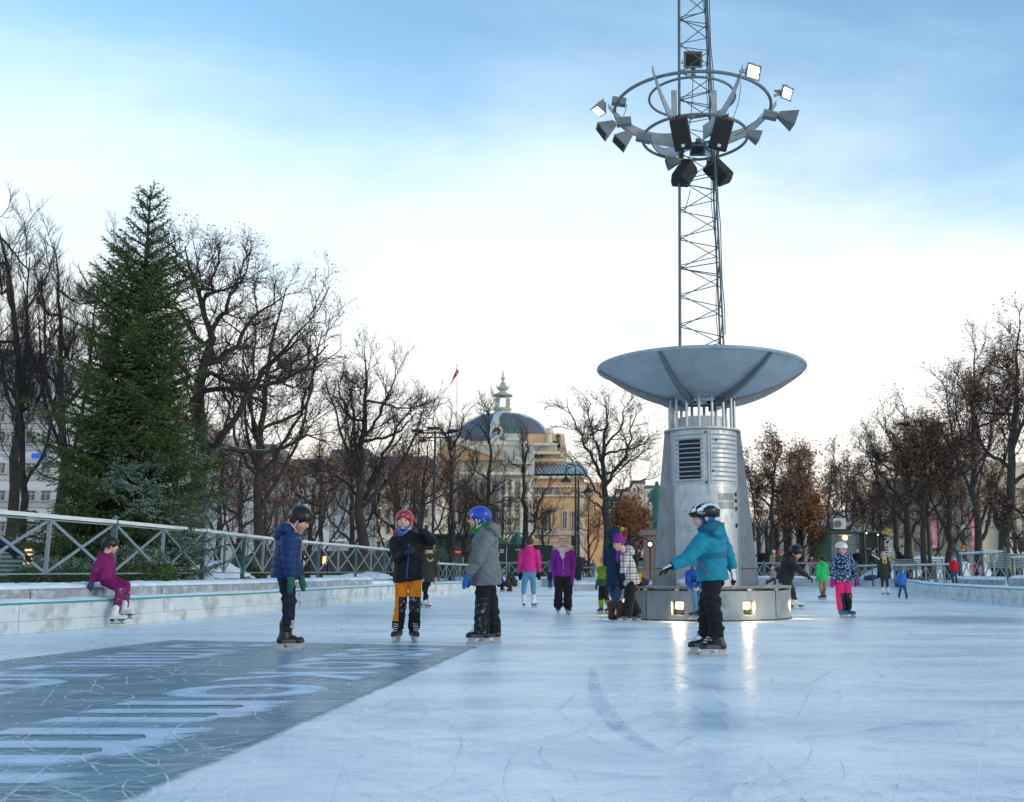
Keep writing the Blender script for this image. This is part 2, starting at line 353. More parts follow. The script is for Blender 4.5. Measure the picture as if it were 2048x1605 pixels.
# dark painted field and its lettering, under the surface of the ice
def darkice():
    m = bpy.data.materials.new('dark_ice'); m.use_nodes = True; nt = m.node_tree; N = nt.nodes.new; L = nt.links.new; b = nt.nodes['Principled BSDF']
    tc = N('ShaderNodeTexCoord')
    def noise(sc, scale, rot=0, det=6, ro=.6, dist=0.):
        mp = N('ShaderNodeMapping'); mp.inputs['Scale'].default_value = scale; mp.inputs['Rotation'].default_value = (0, 0, rad(rot)); L(tc.outputs['Object'], mp.inputs[0])
        n = N('ShaderNodeTexNoise'); n.inputs['Scale'].default_value = sc; n.inputs['Detail'].default_value = det; n.inputs['Roughness'].default_value = ro; n.inputs['Distortion'].default_value = dist; L(mp.outputs[0], n.inputs['Vector']); return n.outputs[0]
    def ramp(x, a, bb, lo=0., hi=1.):
        r = N('ShaderNodeMapRange'); r.inputs[1].default_value = a; r.inputs[2].default_value = bb; r.inputs[3].default_value = lo; r.inputs[4].default_value = hi; L(x, r.inputs[0]); return r.outputs[0]
    def mth(op, a, c):
        x = N('ShaderNodeMath'); x.operation = op
        for i, q in ((0, a), (1, c)):
            if isinstance(q, (int, float)): x.inputs[i].default_value = q
            else: L(q, x.inputs[i])
        return x.outputs[0]
    cr = N('ShaderNodeValToRGB'); cr.color_ramp.elements[0].position = .34; cr.color_ramp.elements[0].color = (.09, .20, .28, 1); cr.color_ramp.elements[1].position = .70; cr.color_ramp.elements[1].color = (.33, .49, .57, 1)
    L(noise(1.6, (.5, 2.2, 1), 8, 8, .7, .5), cr.inputs[0])
    mk = None
    for sc, rot, w in ((1.9, 20, .005), (1.5, -42, .006), (2.4, 70, .005), (1.2, 110, .005)):
        d = mth('ABSOLUTE', mth('SUBTRACT', noise(sc, (.17, 1.5, 1), rot, 1.5, .4, .9), .5), 0); r = ramp(d, 0, w, 1, 0); mk = r if mk is None else mth('MAXIMUM', mk, r)
    mk = mth('MULTIPLY', mk, ramp(noise(.8, (1, 1, 1), 0, 4), .42, .6))
    mx = N('ShaderNodeMix'); mx.data_type = 'RGBA'; L(mth('MULTIPLY', mk, .6), mx.inputs[0]); L(cr.outputs[0], mx.inputs[6]); mx.inputs[7].default_value = (.75, .86, .9, 1); L(mx.outputs[2], b.inputs['Base Color'])
    b.inputs['Roughness'].default_value = .26; b.inputs['Specular IOR Level'].default_value = .42
    # worn edge: thins out where scraped snow covers it
    uv = N('ShaderNodeSeparateXYZ'); L(tc.outputs['UV'], uv.inputs[0])
    u, v = uv.outputs[0], uv.outputs[1]
    e = mth('MINIMUM', mth('MINIMUM', u, mth('SUBTRACT', 1, u)), mth('MULTIPLY', mth('SUBTRACT', 1, v), 2))
    e = mth('ADD', e, mth('MULTIPLY', mth('SUBTRACT', noise(7, (1, 1, 1), 0, 5), .5), .022))
    L(ramp(e, .0, .016), b.inputs['Alpha'])
    bp = N('ShaderNodeBump'); bp.inputs['Strength'].default_value = .3; bp.inputs['Distance'].default_value = .005; L(noise(11, (.6, 1.5, 1), 0, 5), bp.inputs['Height']); L(bp.outputs[0], b.inputs['Normal'])
    return m
DK = darkice()
FLc, FRc = np.array([-4.66, 11.36]), np.array([-1.08, 10.40])
NLc, NRc = FLc + np.array([-.16, -1]) * 13.5, FRc + np.array([-.066, -1]) * 12.5
Vv, Uu = [], []
for j in range(9):
    for i in range(9):
        a, c = i / 8, j / 8; p = (NLc * (1 - a) + NRc * a) * (1 - c) + (FLc * (1 - a) + FRc * a) * c
        Vv.append((p[0], p[1], .004)); Uu.append((a, c))
F = [(j * 9 + i, j * 9 + i + 1, j * 9 + i + 10, j * 9 + i + 9) for j in range(8) for i in range(8)]
me = fastmesh('dark_ice', Vv, F, [DK], None, False); ul = me.uv_layers.new(name='UVMap')
idx = np.array([l.vertex_index for l in me.loops]); ul.data.foreach_set('uv', np.array(Uu, dtype=np.float32)[idx].ravel())
tag(link('dark_ice', me), kind='structure')
def letter_mat(lay=0):
    m = mat('ice_lettering_%d' % lay, (.66, .82, .98), .32, var=.10, vs_=3); nt = m.node_tree; b = nt.nodes['Principled BSDF']; N = nt.nodes.new; L = nt.links.new
    tc = N('ShaderNodeTexCoord'); n = N('ShaderNodeTexNoise'); n.inputs['Scale'].default_value = 6; n.inputs['Detail'].default_value = 7; n.inputs['Roughness'].default_value = .7; L(tc.outputs['Object'], n.inputs['Vector'])
    r = N('ShaderNodeMapRange'); r.inputs[1].default_value = .3; r.inputs[2].default_value = .5; r.inputs[3].default_value = (.34, .48, .62)[lay]; r.inputs[4].default_value = (.55, .75, .92)[lay]; L(n.outputs[0], r.inputs[0]); L(r.outputs[0], b.inputs['Alpha'])
    return m
def glyph(ch, bold):
    me = textmesh(ch, 1.0, 0, 'LEFT', bold); n = len(me.vertices); co = np.zeros(n * 3, np.float32); me.vertices.foreach_get('co', co); co = co.reshape(-1, 3)
    lo, hi = co.min(0), co.max(0); return me, (co[:, :2] - lo[:2]) / (hi[:2] - lo[:2])
LM = [letter_mat(q) for q in (0, 1, 2)]
def ground_letter(ch, y0, y1, xb, cap, slope=.095):
    """one letter painted under the ice: its left side at depth y0, right side at y1, foot at column x, head cap metres to the right. The M is the flat three-barred form."""
    for lay, (bold, grow) in enumerate(((.050, .035), (.030, .015), (.005, -.012))):
        if ch in 'MU':
            # bars with rounded shoulders joined at the head (M) or the foot (U)
            nb_ = 3 if ch == 'M' else 2; mb = MB(); w_ = .20 if ch == 'M' else .26
            for q in range(nb_):
                u0 = q * (1 - w_) / (nb_ - 1); tp = 1.0 if q < nb_ - 1 or nb_ == 2 else .86; mb.add([(u0, 0, 0), (u0 + w_, 0, 0), (u0 + w_, tp * .9, 0), (u0 + w_ * .7, tp, 0), (u0, tp, 0)], [(0, 1, 2, 3, 4)])
                if q < nb_ - 1: u2 = (q + 1) * (1 - w_) / (nb_ - 1); mb.add([(u0 + w_, .78, 0), (u0 + w_ * 1.5, .84, 0), (u2, .80, 0), (u2, .93, 0), (u2 - .03, .97, 0), (u0 + w_, 1.0, 0)], [(0, 1, 2, 3, 4, 5)])
            me = mb.mesh('lettering', []); n_ = len(me.vertices); co = np.zeros(n_ * 3, np.float32); me.vertices.foreach_get('co', co); uv = co.reshape(-1, 3)[:, :2]
            if ch == 'U': uv[:, 1] = 1 - uv[:, 1]
        else: me, uv = glyph(ch, bold)
        a, b_ = y0 + grow, y1 - grow; Y = a + (b_ - a) * uv[:, 0]
        X = xb + slope * (Y - 9) - grow + (cap + 2 * grow) * uv[:, 1]
        me.vertices.foreach_set('co', np.column_stack([X, Y, np.full(len(Y), .0055 + .0012 * lay)]).astype(np.float32).ravel()); me.materials.clear(); me.materials.append(LM[lay]); me.update()
        tag(link('ice_lettering', me), kind='structure')
for ch, y0, y1 in (('O', 10.12, 9.60), ('S', 9.52, 9.08), ('L', 8.98, 8.62), ('O', 8.56, 7.98), ('K', 7.74, 7.10), ('O', 6.92, 6.20), ('M', 6.04, 5.22), ('M', 5.02, 4.12), ('U', 3.92, 3.30), ('N', 3.15, 2.6)): ground_letter(ch, y0, y1, -2.42, .95)
for ch, y0, y1 in (('B', 10.58, 10.14), ('Y', 10.06, 9.60), ('M', 9.50, 8.74), ('I', 8.60, 8.46), ('L', 8.30, 7.92), ('J', 7.78, 7.40), ('Ø', 7.28, 6.62), ('E', 6.48, 6.06), ('T', 5.95, 5.5)): ground_letter(ch, y0, y1, -4.42, 1.02)

# boards with green lip, snow shelf
BOARD = mat('rink_board', (.58, .64, .67), .55, var=.10, vs_=2.5, col2=(.36, .40, .41), c2s=3.2, c2t=.56)
LIP = mat('green_lip', (.02, .32, .26), .5); SNOW = mat('snow', (.74, .82, .88), .75, var=.05, vs_=4, bump=.5, bs=30, col2=(.60, .68, .74), c2s=3, c2t=.62)
BTOP = .36
strip('board_backing', [off(.05, -.02), off(.05, BTOP - .004)], BOARD, 'structure')
strip('board_lip', [off(-.012, BTOP - .004), off(-.012, BTOP + .016), off(.05, BTOP + .018)], LIP, 'structure')
# individual board panels, two rows, with open joints
cum = np.concatenate([[0], np.cumsum(np.linalg.norm(np.diff(BND[:, :2], axis=0), axis=1))])
def at(s, d=0.0):
    x = np.interp(s, cum, BND[:, 0]); y = np.interp(s, cum, BND[:, 1]); nx = np.interp(s, cum, NOR[:, 0]); ny = np.interp(s, cum, NOR[:, 1]); g = np.interp(s, cum, BND[:, 2])
    return np.array([x + nx * d, y + ny * d]), g
bw = thing('rink_boards', 'white plastic boards with a thin green top lip running round the ice', 'rink boards', (BND[0, 0], BND[0, 1], 0))
s_ = 13.0
while s_ < cum[-1] - 13:
    e_ = s_ + 3.2; k = 5
    for z0, z1, t in ((.002, .149, .012), (.152, BTOP - .006, .0)):
        mb = MB(); 
        for q in range(k):
            a, _g = at(s_ + .003 + (e_ - s_ - .006) * q / k, -t + .0); b_, _g = at(s_ + .003 + (e_ - s_ - .006) * (q + 1) / k, -t + .0)
            a2, _g = at(s_ + .003 + (e_ - s_ - .006) * q / k, .046); b2, _g = at(s_ + .003 + (e_ - s_ - .006) * (q + 1) / k, .046)
            mb.add([(a[0], a[1], z0), (b_[0], b_[1], z0), (b_[0], b_[1], z1), (a[0], a[1], z1), (a2[0], a2[1], z1), (b2[0], b2[1], z1)], [(3, 2, 1, 0), (4, 5, 2, 3)])
        mb.build('board_panel', BOARD, bw)
    s_ = e_
# snow shelf behind the lip: lumpy sheet
rows = [off(.052, BTOP - .004), off(.10, BTOP + .03, .015, .012), off(.22, BTOP + .05, .03, .02), off(.36, BTOP + .045, .03, .02), off(.46, BTOP + .03, .0, .01), off(.62, BTOP - .04)]
strip('snow_shelf', rows, SNOW, 'structure', smooth=True)
# ground beyond: snowy park ground
GR = mat('park_ground', (.34, .36, .37), .85, var=.25, vs_=.6, bump=.5, bs=6, col2=(.74, .82, .88), c2s=.35, c2t=.47)
gz = BND[:, 2]
base = off(.62, gz - .02)
rows = [off(.62, np.full(nB, .2)), base]
dirs = base[:, :2] - CEN; L0 = np.linalg.norm(dirs, axis=1)
for ext in (.8, 1.6, 3, 6, 12, 25, 60, 160, 500, 1500):
    p = CEN + dirs * ((L0 + ext) / L0)[:, None]; fz = min(1, max(0, ext - .8) / 2.2)
    z = gz * (1 - fz) + np.where(BND[:, 0] < -3, .26, .37) * fz - .02
    rows.append(np.column_stack([p, z]))
strip('ground', rows, GR, 'structure')
# granite kerb blocks on the left ledge and parts of the right
GRAN = mat('granite', (.30, .33, .35), .8, var=.18, vs_=14, bump=.6, bs=60, col2=(.48, .54, .58), c2s=6, c2t=.55)
def kerb(s0, s1, d0, d1, z1, name, label, L=1.55, z0=.22, snowcap=True, dip=0.0):
    p, _g = at(s0, d0); t = thing(name, label, 'stone kerb', (p[0], p[1], z0)); s = s0
    while s < s1 - .3:
        e = min(s + L, s1); jz = RND.uniform(-.012, .012); k = 3; mb = MB(); sb = MB(); vs_ = []
        for q in range(k + 1):
            ss = s + .012 + (e - s - .024) * q / k; o_ = .03 if q in (0, k) else 0
            for d, z in ((d0 + .0, z0), (d0 + .0, z1 - .03 + jz - o_ * .4), (d0 + .035, z1 + jz), (d1, z1 + jz), (d1, z0)): a, _g = at(ss, d); vs_.append((a[0], a[1], z))
        fs = [(q * 5 + i, (q + 1) * 5 + i, (q + 1) * 5 + i + 1, q * 5 + i + 1) for q in range(k) for i in range(4)] + [(0, 1, 2, 3, 4), tuple(k * 5 + i for i in (4, 3, 2, 1, 0))]
        mb.add(vs_, fs); mb.build('granite_block', GRAN, t)
        s = e
    if snowcap:
        vs_ = []; n = int((s1 - s0) / .12)
        for q in range(n + 1):
            ss = s0 + (s1 - s0) * q / n
            for i, (d, z) in enumerate(((d0 + .02, z1 - .01), (d0 + .05, z1 + .02), (d0 + .15, z1 + .05), ((d0 + d1) / 2, z1 + .055), (d1 - .02, z1 + .05), (d1 + .2, z1 - .02))):
                a, _g = at(ss, d + (NR.uniform(-.012, .012) if 0 < i < 5 else 0)); vs_.append((a[0], a[1], z + (NR.uniform(-.015, .02) if i > 0 else 0)))
        fs = [(q * 6 + i, (q + 1) * 6 + i, (q + 1) * 6 + i + 1, q * 6 + i + 1) for q in range(n) for i in range(5)]
        o = link('snow_cap', fastmesh('snow_cap', np.array(vs_) - np.array(wloc(t)), fs, [SNOW], None, True), t); o['kind'] = 'stuff'
    return t
def s_of(Y, right=False):
    idx = np.arange(nB); half = int(nB * .55); sel = idx[half:] if right else idx[:half]
    return cum[sel[np.argmin(np.abs(BND[sel, 1] - Y))]]
kerb(s_of(4), s_of(26.5), .42, .98, .545, 'granite_kerb', 'long low granite kerb topped with snow along the left side of the ice')
kerb(s_of(24, True) , s_of(16, True), .60, 1.2, .60, 'granite_kerb', 'granite kerb with snow on top on the near right edge of the ice')
# concrete walls at the far end
CONC = mat('concrete', (.36, .40, .43), .85, var=.15, vs_=3, bump=.3, bs=30)
def wall_px(x0, x1, Y, ztop, name, label, dz=.9, cap=True):
    a = GX(x0, Y, ztop).x; b = GX(x1, Y, ztop).x; t = thing(name, label, 'low wall', ((a + b) / 2, Y, 0))
    MB().bb(a, b, Y, Y + dz, .0, ztop).build('wall_face', CONC, t)
    if cap:
        n = 40; vs_ = [(a + (b - a) * i / n, Y + d, z + (NR.uniform(-.015, .02) if k in (1, 2) else 0)) for i in range(n + 1) for k, (d, z) in enumerate(((-.02, ztop - .01), (.08, ztop + .06), (dz * .7, ztop + .08), (dz + .1, ztop - .01)))]
        fs = [(i * 4 + k, (i + 1) * 4 + k, (i + 1) * 4 + k + 1, i * 4 + k + 1) for i in range(n) for k in range(3)]
        o = link('snow_cap', fastmesh('snow_cap', np.array(vs_) - np.array(wloc(t)), fs, [SNOW], None, True), t); o['kind'] = 'stuff'
wall_px(1148, 1262, 38.6, .26, 'low_wall', 'low stone ledge with snow on top left of the round plinth', .9)
wall_px(1000, 1146, 48.5, .40, 'low_wall', 'grey wall behind the girl in the pink jacket', .5)
wall_px(1500, 1700, 49.5, .42, 'low_wall', 'grey wall behind the dark skater and the child in green', .5)

# ================================================================ FENCES
STEEL = mat('fence_steel', (.20, .26, .29), .5, .35, var=.25, vs_=18, col2=(.55, .62, .66), c2s=14, c2t=.58)
DSTEEL = mat('fence_post_steel', (.07, .13, .16), .5, .3, var=.25, vs_=15, snow=.25)
FROST = mat('frost_rail', (.52, .52, .52), .7, var=.15, vs_=12, col2=(.78, .82, .84), c2s=8, c2t=.5)
POSTK = {}
def post(p, h, parent, m=DSTEEL, w=.075):
    key = (round(h, 2), w)
    if key not in POSTK:
        mb = MB(); mb.bb(-w / 2, w / 2, -w / 2, w / 2, -.12, h); mb.bb(-w * .65, w * .65, -w * .65, w * .65, h, h + .012); mb.tube([(0, 0, h + .012), (0, 0, h + .035)], .02, 8); mb.sphere((0, 0, h + .075), .048, 12, 8)
        POSTK[key] = mb.mesh('post', m, True)
    return link('post', POSTK[key], parent, Vector(p) - wloc(parent))
def fence(pts, h, label, name='steel_fence', braces=2, rail_m=FROST, bar_m=STEEL, w=.048, toprw=.10, group=None):
    """pts: list of ground points of the posts; each panel has a middle upright and two crosses"""
    t = thing(name, label, 'fence', pts[0], group=group)
    for i, p in enumerate(pts):
        post(p, h - .04, t)
        if i == len(pts) - 1: break
        a = Vector(p); b = Vector(pts[i + 1]); d = (b - a).normalized(); up = Vector((0, 0, 1)); a2 = a + d * .04; b2 = b - d * .04
        bar('top_rail', a2 + up * (h - .02), b2 + up * (h - .02), toprw, .058, rail_m, t)
        bar('rail', a2 + up * (h - .075), b2 + up * (h - .075), w, .02, bar_m, t)
        bar('bottom_rail', a2 + up * .085, b2 + up * .085, w, .022, bar_m, t)
        n = braces
        for k in range(n):
            q0 = a2 + (b2 - a2) * (k / n); q1 = a2 + (b2 - a2) * ((k + 1) / n); e = d * .03
            side = Vector((-d.y, d.x, 0)) * .012
            bar('brace', q0 + e + up * .10 + side, q1 - e + up * (h - .09) + side, w * .35, w * .9, bar_m, t)
            bar('brace', q0 + e + up * (h - .09) - side, q1 - e + up * .10 - side, w * .35, w * .9, bar_m, t)
            if k > 0: bar('upright', q0 + up * .096, q0 + up * (h - .086), w, w * .9, bar_m, t, up=(0, 1, 0))
            if k == 0: bar('upright', a2 + d * .035 + up * .096, a2 + d * .035 + up * (h - .086), w * .6, w * .6, bar_m, t, up=(0, 1, 0))
    return t
zb = .64; HF = .96
fl = []
for px, Y in ((-330, 9.4), (-62, 13.2), (230, 16.6), (409, 20.2), (489, 23.0), (562, 26.0), (638, 29.3), (713, 33.2), (770, 37.6), (803, 41.6)):
    fl.append(GX(px, Y, zb + .9) - Vector((0, 0, .9)))
fence(fl, HF, 'long frosty steel railing with crossed braces behind the left ledge')
fence([GX(px, Y, .5) - Vector((0, 0, .32)) for px, Y in ((848, 35.0), (877, 39.3), (907, 43.6), (932, 48.2), (950, 52.5))], .9, 'bright frosty railing between the boys in black and grey jackets')
fence([GX(px, Y, 1.0) - Vector((0, 0, .62)) for px, Y in ((990, 54), (1046, 54), (1098, 54))], .85, 'dark railing in front of the green hoarding', rail_m=STEEL)
fence([GX(px, 53, .9) - Vector((0, 0, .78)) for px in (1098, 1158, 1215, 1270, 1325)], .86, 'low dark railing behind the parka woman and plaid girl', rail_m=STEEL)
fence([GX(px, 52.5, 1.2) - Vector((0, 0, .80)) for px in (1496, 1527, 1590, 1652, 1712)], .80, 'grey railing behind the dark skater', rail_m=STEEL)
fence([GX(px, Y, .6) - Vector((0, 0, .42)) for px, Y in ((1716, 49), (1745, 46), (1790, 43.5), (1833, 41), (1872, 38.8), (1908, 36.6))], .86, 'frosty railing in front of the right-hand tree trunks')
fence([GX(px, Y, .9) - Vector((0, 0, .40)) for px, Y in ((1922, 34), (1966, 32), (2012, 30.2))], .88, 'higher grey railing standing on the right granite ledge')
fence([GX(px, Y, .7) - Vector((0, 0, .40)) for px, Y in ((2027, 29.0), (2075, 27.2), (2130, 25.5))], .88, 'railing section cut off by the right edge of the photo')
t = thing('granite_ledge', 'raised granite ledge with thick snow under the right railing', 'stone ledge', (GX(1965, 31, 0)))
gl0, gl1 = GX(1908, 32.5, .5), GX(2012, 29.4, .5)
for k in range(4):
    a = gl0 + (gl1 - gl0) * (k / 4 + .004); b = gl0 + (gl1 - gl0) * ((k + 1) / 4 - .004)
    mb = MB(); w_ = Vector((.35, .75, 0)); mb.prism([(a.x, a.y, .12), (b.x, b.y, .12), (b.x + w_.x, b.y + w_.y, .12), (a.x + w_.x, a.y + w_.y, .12)], (0, 0, .40)); mb.build('granite_block', GRAN, t)
vs_ = []; n = 36
for i in range(n + 1):
    p = gl0 + (gl1 - gl0) * (i / n)
    for k, (d, z) in enumerate(((-.03, .50), (.08, .56), (.35, .60), (.7, .58), (1.2, .40))):
        vs_.append((p.x + .42 * d, p.y + .9 * d, z + (NR.uniform(-.03, .03) if k in (1, 2, 3) else 0)))
o = link('snow_cap', fastmesh('snow_cap', np.array(vs_) - np.array(wloc(t)), [(i * 5 + k, i * 5 + 5 + k, i * 5 + 6 + k, i * 5 + 1 + k) for i in range(n) for k in range(4)], [SNOW], None, True), t); o['kind'] = 'stuff'
# snow heaps behind the fence
def heap(c, rx, ry, h, label, seed=0):
    r = random.Random(seed); vs_ = []; fs = []; n = 22; m_ = 7
    for j in range(m_ + 1):
        for i in range(n):
            a = 2 * math.pi * i / n; q = 1 - j / m_; k = 1 + .18 * math.sin(3 * a + seed) + r.uniform(-.06, .06)
            vs_.append((rx * q * math.cos(a) * k, ry * q * math.sin(a) * k, h * (1 - q * q) * (1 + r.uniform(-.12, .12)) - .02))
    for j in range(m_):
        for i in range(n): fs.append((j * n + i, j * n + (i + 1) % n, (j + 1) * n + (i + 1) % n, (j + 1) * n + i))
    return tag(link('snow_heap', fastmesh('snow_heap', vs_, fs, [SNOW], None, True), None, c), label, 'snow heap')
heap(GX(372, 21.5, .6), .5, .4, .30, 'small snow heap behind the railing just right of the spruce', 1)
heap(GX(432, 25.5, .6), .85, .6, .42, 'larger snow heap behind the railing right of the spruce', 2)
heap(GX(1856, 52, .42), 3.6, 1.6, 1.1, 'wide bank of snow round the trunks behind the right railing', 3)
heap(GX(735, 37, .5), 1.2, .6, .25, 'low snow heap at the foot of the railing beside the girl with blonde hair', 4)

# ================================================================ SKATE MARKS AND SHAVINGS ON THE ICE
def ribbons(name, curves, m, z):
    V, F = [], []; n = 0
    for pts, w in curves:
        P = np.asarray(pts, float); k = len(P); t = np.gradient(P, axis=0); t /= np.linalg.norm(t, axis=1, keepdims=True) + 1e-9; nn = np.stack([-t[:, 1], t[:, 0]], 1); ww = (w * np.sin(np.linspace(.15, math.pi - .15, k)) ** .6)[:, None]
        for q in (-1, 1): V.append(np.column_stack([P + nn * ww * q, np.full(k, z)]))
        F += [(n + i, n + i + 1, n + k + i + 1, n + k + i) for i in range(k - 1)]; n += 2 * k
    return tag(link(name, fastmesh(name, np.concatenate(V), F, [m], None, False)), kind='stuff')
def markmat(name, c, a0, a1, sc=9):
    m = mat(name, c, .55, var=.05); nt = m.node_tree; N = nt.nodes.new; L = nt.links.new; b = nt.nodes['Principled BSDF']; tc = N('ShaderNodeTexCoord'); n = N('ShaderNodeTexNoise'); n.inputs['Scale'].default_value = sc; n.inputs['Detail'].default_value = 5; L(tc.outputs['Object'], n.inputs['Vector'])
    r = N('ShaderNodeMapRange'); r.inputs[1].default_value = .38; r.inputs[2].default_value = .62; r.inputs[3].default_value = a0; r.inputs[4].default_value = a1; L(n.outputs[0], r.inputs[0]); L(r.outputs[0], b.inputs['Alpha']); return m
rs = np.random.RandomState(77); lights, darks, wides = [], [], []
def arc(x, y, L, hd, curv, n=14, wob=.0):
    p = [(x, y)]; h = hd
    for i in range(n): h += curv * L / n + rs.normal() * wob; p.append((p[-1][0] + math.cos(h) * L / n, p[-1][1] + math.sin(h) * L / n))
    return p
for i in range(2800):
    y = 2.2 + 24 * rs.uniform() ** 1.9; x = rs.uniform(-.62, .50) * (y + 1.2) + .2; L = rs.uniform(.25, 1.6) * (1 if y < 12 else 1.8); c = rs.choice([0, rs.uniform(-1.5, 1.5), rs.uniform(-3.5, 3.5)]); w = rs.uniform(.0012, .0034) * (1 + y / 7)
    (lights if rs.uniform() < .62 else darks).append((arc(x, y, L, rs.uniform(0, 6.28), c), w))
for i in range(26):      # bunches of near-parallel cuts where somebody stopped or turned
    y = 2.6 + 12 * rs.uniform() ** 1.4; x = rs.uniform(-.5, .45) * y; h = rs.uniform(0, 6.28); c = rs.uniform(-2.5, 2.5)
    for q in range(rs.randint(5, 14)): (lights if i % 3 else darks).append((arc(x + rs.normal() * .10, y + rs.normal() * .14, rs.uniform(.2, .7), h + rs.normal() * .18, c), rs.uniform(.0015, .004)))
MLT = markmat('cut_snow_white', (.90, .94, .97), .12, .8); MDK = markmat('cut_dark', (.30, .46, .58), .08, .52); MWD = markmat('wet_track', (.42, .58, .72), .10, .48, 5)
ribbons('skate_cuts_light', lights, MLT, .0092); ribbons('skate_cuts_dark', darks, MDK, .0084)
def gpx(pts, n=8): return catmull([np.array(G(*p))[:2] for p in pts], n)
wides = [(gpx([(1185, 1335), (1190, 1380), (1215, 1430), (1262, 1475), (1325, 1508)]), .05), (gpx([(1010, 1522), (1100, 1538), (1230, 1553), (1330, 1560)]), .022), (gpx([(1700, 1470), (1820, 1452), (1960, 1445)]), .03), (gpx([(850, 1500), (930, 1505), (1010, 1512)]), .016), (gpx([(1350, 1350), (1420, 1375), (1500, 1380)]), .03),
         (gpx([(1380, 1410), (1420, 1435), (1450, 1425), (1440, 1405), (1400, 1408)]), .022), (gpx([(1340, 1500), (1400, 1470), (1440, 1480)]), .018)]
ribbons('wet_tracks', wides, MWD, .0076)
ribbons('scraped_line', [(gpx([(1487, 1580), (1500, 1562), (1522, 1555), (1530, 1530), (1541, 1498)]), .016), (gpx([(1468, 1604), (1480, 1585), (1500, 1570)]), .02), (gpx([(1190, 1372), (1195, 1366), (1200, 1364)]), .01)], markmat('scraped_snow', (.92, .94, .93), .35, .95, 14), .0102)
def patchsheet(name, cx_, cy_, rx, ry, c, a1, z, rot=0):
    V = [(0, 0, 0)]; n = 40
    for j in (1, 2, 3, 4): V += [(j / 4 * math.cos(2 * math.pi * i / n), j / 4 * math.sin(2 * math.pi * i / n), 0) for i in range(n)]
    mb = MB(); mb.add(V, [(0, 1 + i, 1 + (i + 1) % n) for i in range(n)] + [(1 + j * n + i, 1 + j * n + n + i, 1 + j * n + n + (i + 1) % n, 1 + j * n + (i + 1) % n) for j in range(3) for i in range(n)])
    m = mat(name, c, .22, var=.1); nt = m.node_tree; N = nt.nodes.new; L = nt.links.new; b = nt.nodes['Principled BSDF']; tc = N('ShaderNodeTexCoord'); ln = N('ShaderNodeVectorMath'); ln.operation = 'LENGTH'; L(tc.outputs['Object'], ln.inputs[0])
    no = N('ShaderNodeTexNoise'); no.inputs['Scale'].default_value = 3.2; no.inputs['Detail'].default_value = 7; no.inputs['Roughness'].default_value = .65; L(tc.outputs['Object'], no.inputs['Vector'])
    ad = N('ShaderNodeMath'); ad.operation = 'MULTIPLY_ADD'; ad.inputs[1].default_value = 1.6; L(no.outputs[0], ad.inputs[0]); sb = N('ShaderNodeMath'); sb.operation = 'MULTIPLY'; sb.inputs[1].default_value = -1; L(ln.outputs['Value'], sb.inputs[0]); L(sb.outputs[0], ad.inputs[2])
    r = N('ShaderNodeMapRange'); r.inputs[1].default_value = -.05; r.inputs[2].default_value = .55; r.inputs[4].default_value = a1; L(ad.outputs[0], r.inputs[0])
    ed = N('ShaderNodeMapRange'); ed.inputs[1].default_value = 1.0; ed.inputs[2].default_value = .8; L(ln.outputs['Value'], ed.inputs[0]); mu = N('ShaderNodeMath'); mu.operation = 'MULTIPLY'; L(r.outputs[0], mu.inputs[0]); L(ed.outputs[0], mu.inputs[1]); L(mu.outputs[0], b.inputs['Alpha'])
    o = link(name, mb.mesh(name, m), None, (cx_, cy_, z)); o.scale = (rx, ry, 1); o.rotation_euler = (0, 0, rad(rot)); return tag(o, kind='structure')
for i, (x, y, rx, ry, a, c) in enumerate(((1935, 1240, 2.6, 2.4, .50, (.42, .54, .62)), (1412, 1440, .45, .9, .22, (.40, .55, .66)), (1620, 1205, 4.5, 1.6, .35, (.45, .58, .66)), (1120, 1192, 3.0, 2.6, .35, (.45, .58, .66)), (700, 1232, 1.9, .9, .30, (.42, .56, .66)), (1700, 1450, .9, .8, .28, (.46, .64, .78)), (1130, 1500, .7, .6, .25, (.46, .64, .78)))):
    g = G(x, y); patchsheet('wet_patch', g.x, g.y, rx, ry, c, a, .0050 + .0003 * i, i * 25) if False else patchsheet('wet_patch_%s' % 'abcdefg'[i], g.x, g.y, rx, ry, c, a, .0050 + .0003 * i)
for o in list(bpy.data.objects):
    if o.name.startswith('wet_patch_'): o.name = 'wet_patch'
# crumbs of scraped snow
n = 2600; y = 2.0 + 20 * rs.uniform(size=n) ** 1.8; x = rs.uniform(-.62, .5, n) * (y + 1) ; c = np.column_stack([x, y, np.full(n, .006)]); sz = (rs.uniform(.001, .0028, n) * (1 + y / 9))[:, None]
a = rs.uniform(0, 6.28, n); d1 = np.column_stack([np.cos(a), np.sin(a), np.zeros(n)]) * sz; d2 = np.column_stack([-np.sin(a), np.cos(a), np.zeros(n)]) * sz * .8; up_ = np.array([0, 0, 1.]) * sz
V = np.stack([c - d1 - d2, c + d1 - d2, c + d2, c + up_ * 1.2], 1).reshape(-1, 3); b4 = np.arange(n)[:, None] * 4; F = np.concatenate([b4 + [0, 1, 3], b4 + [1, 2, 3], b4 + [2, 0, 3]])
tag(link('snow_crumbs', fastmesh('snow_crumbs', V, F, [SNOW], None, False)), kind='stuff')
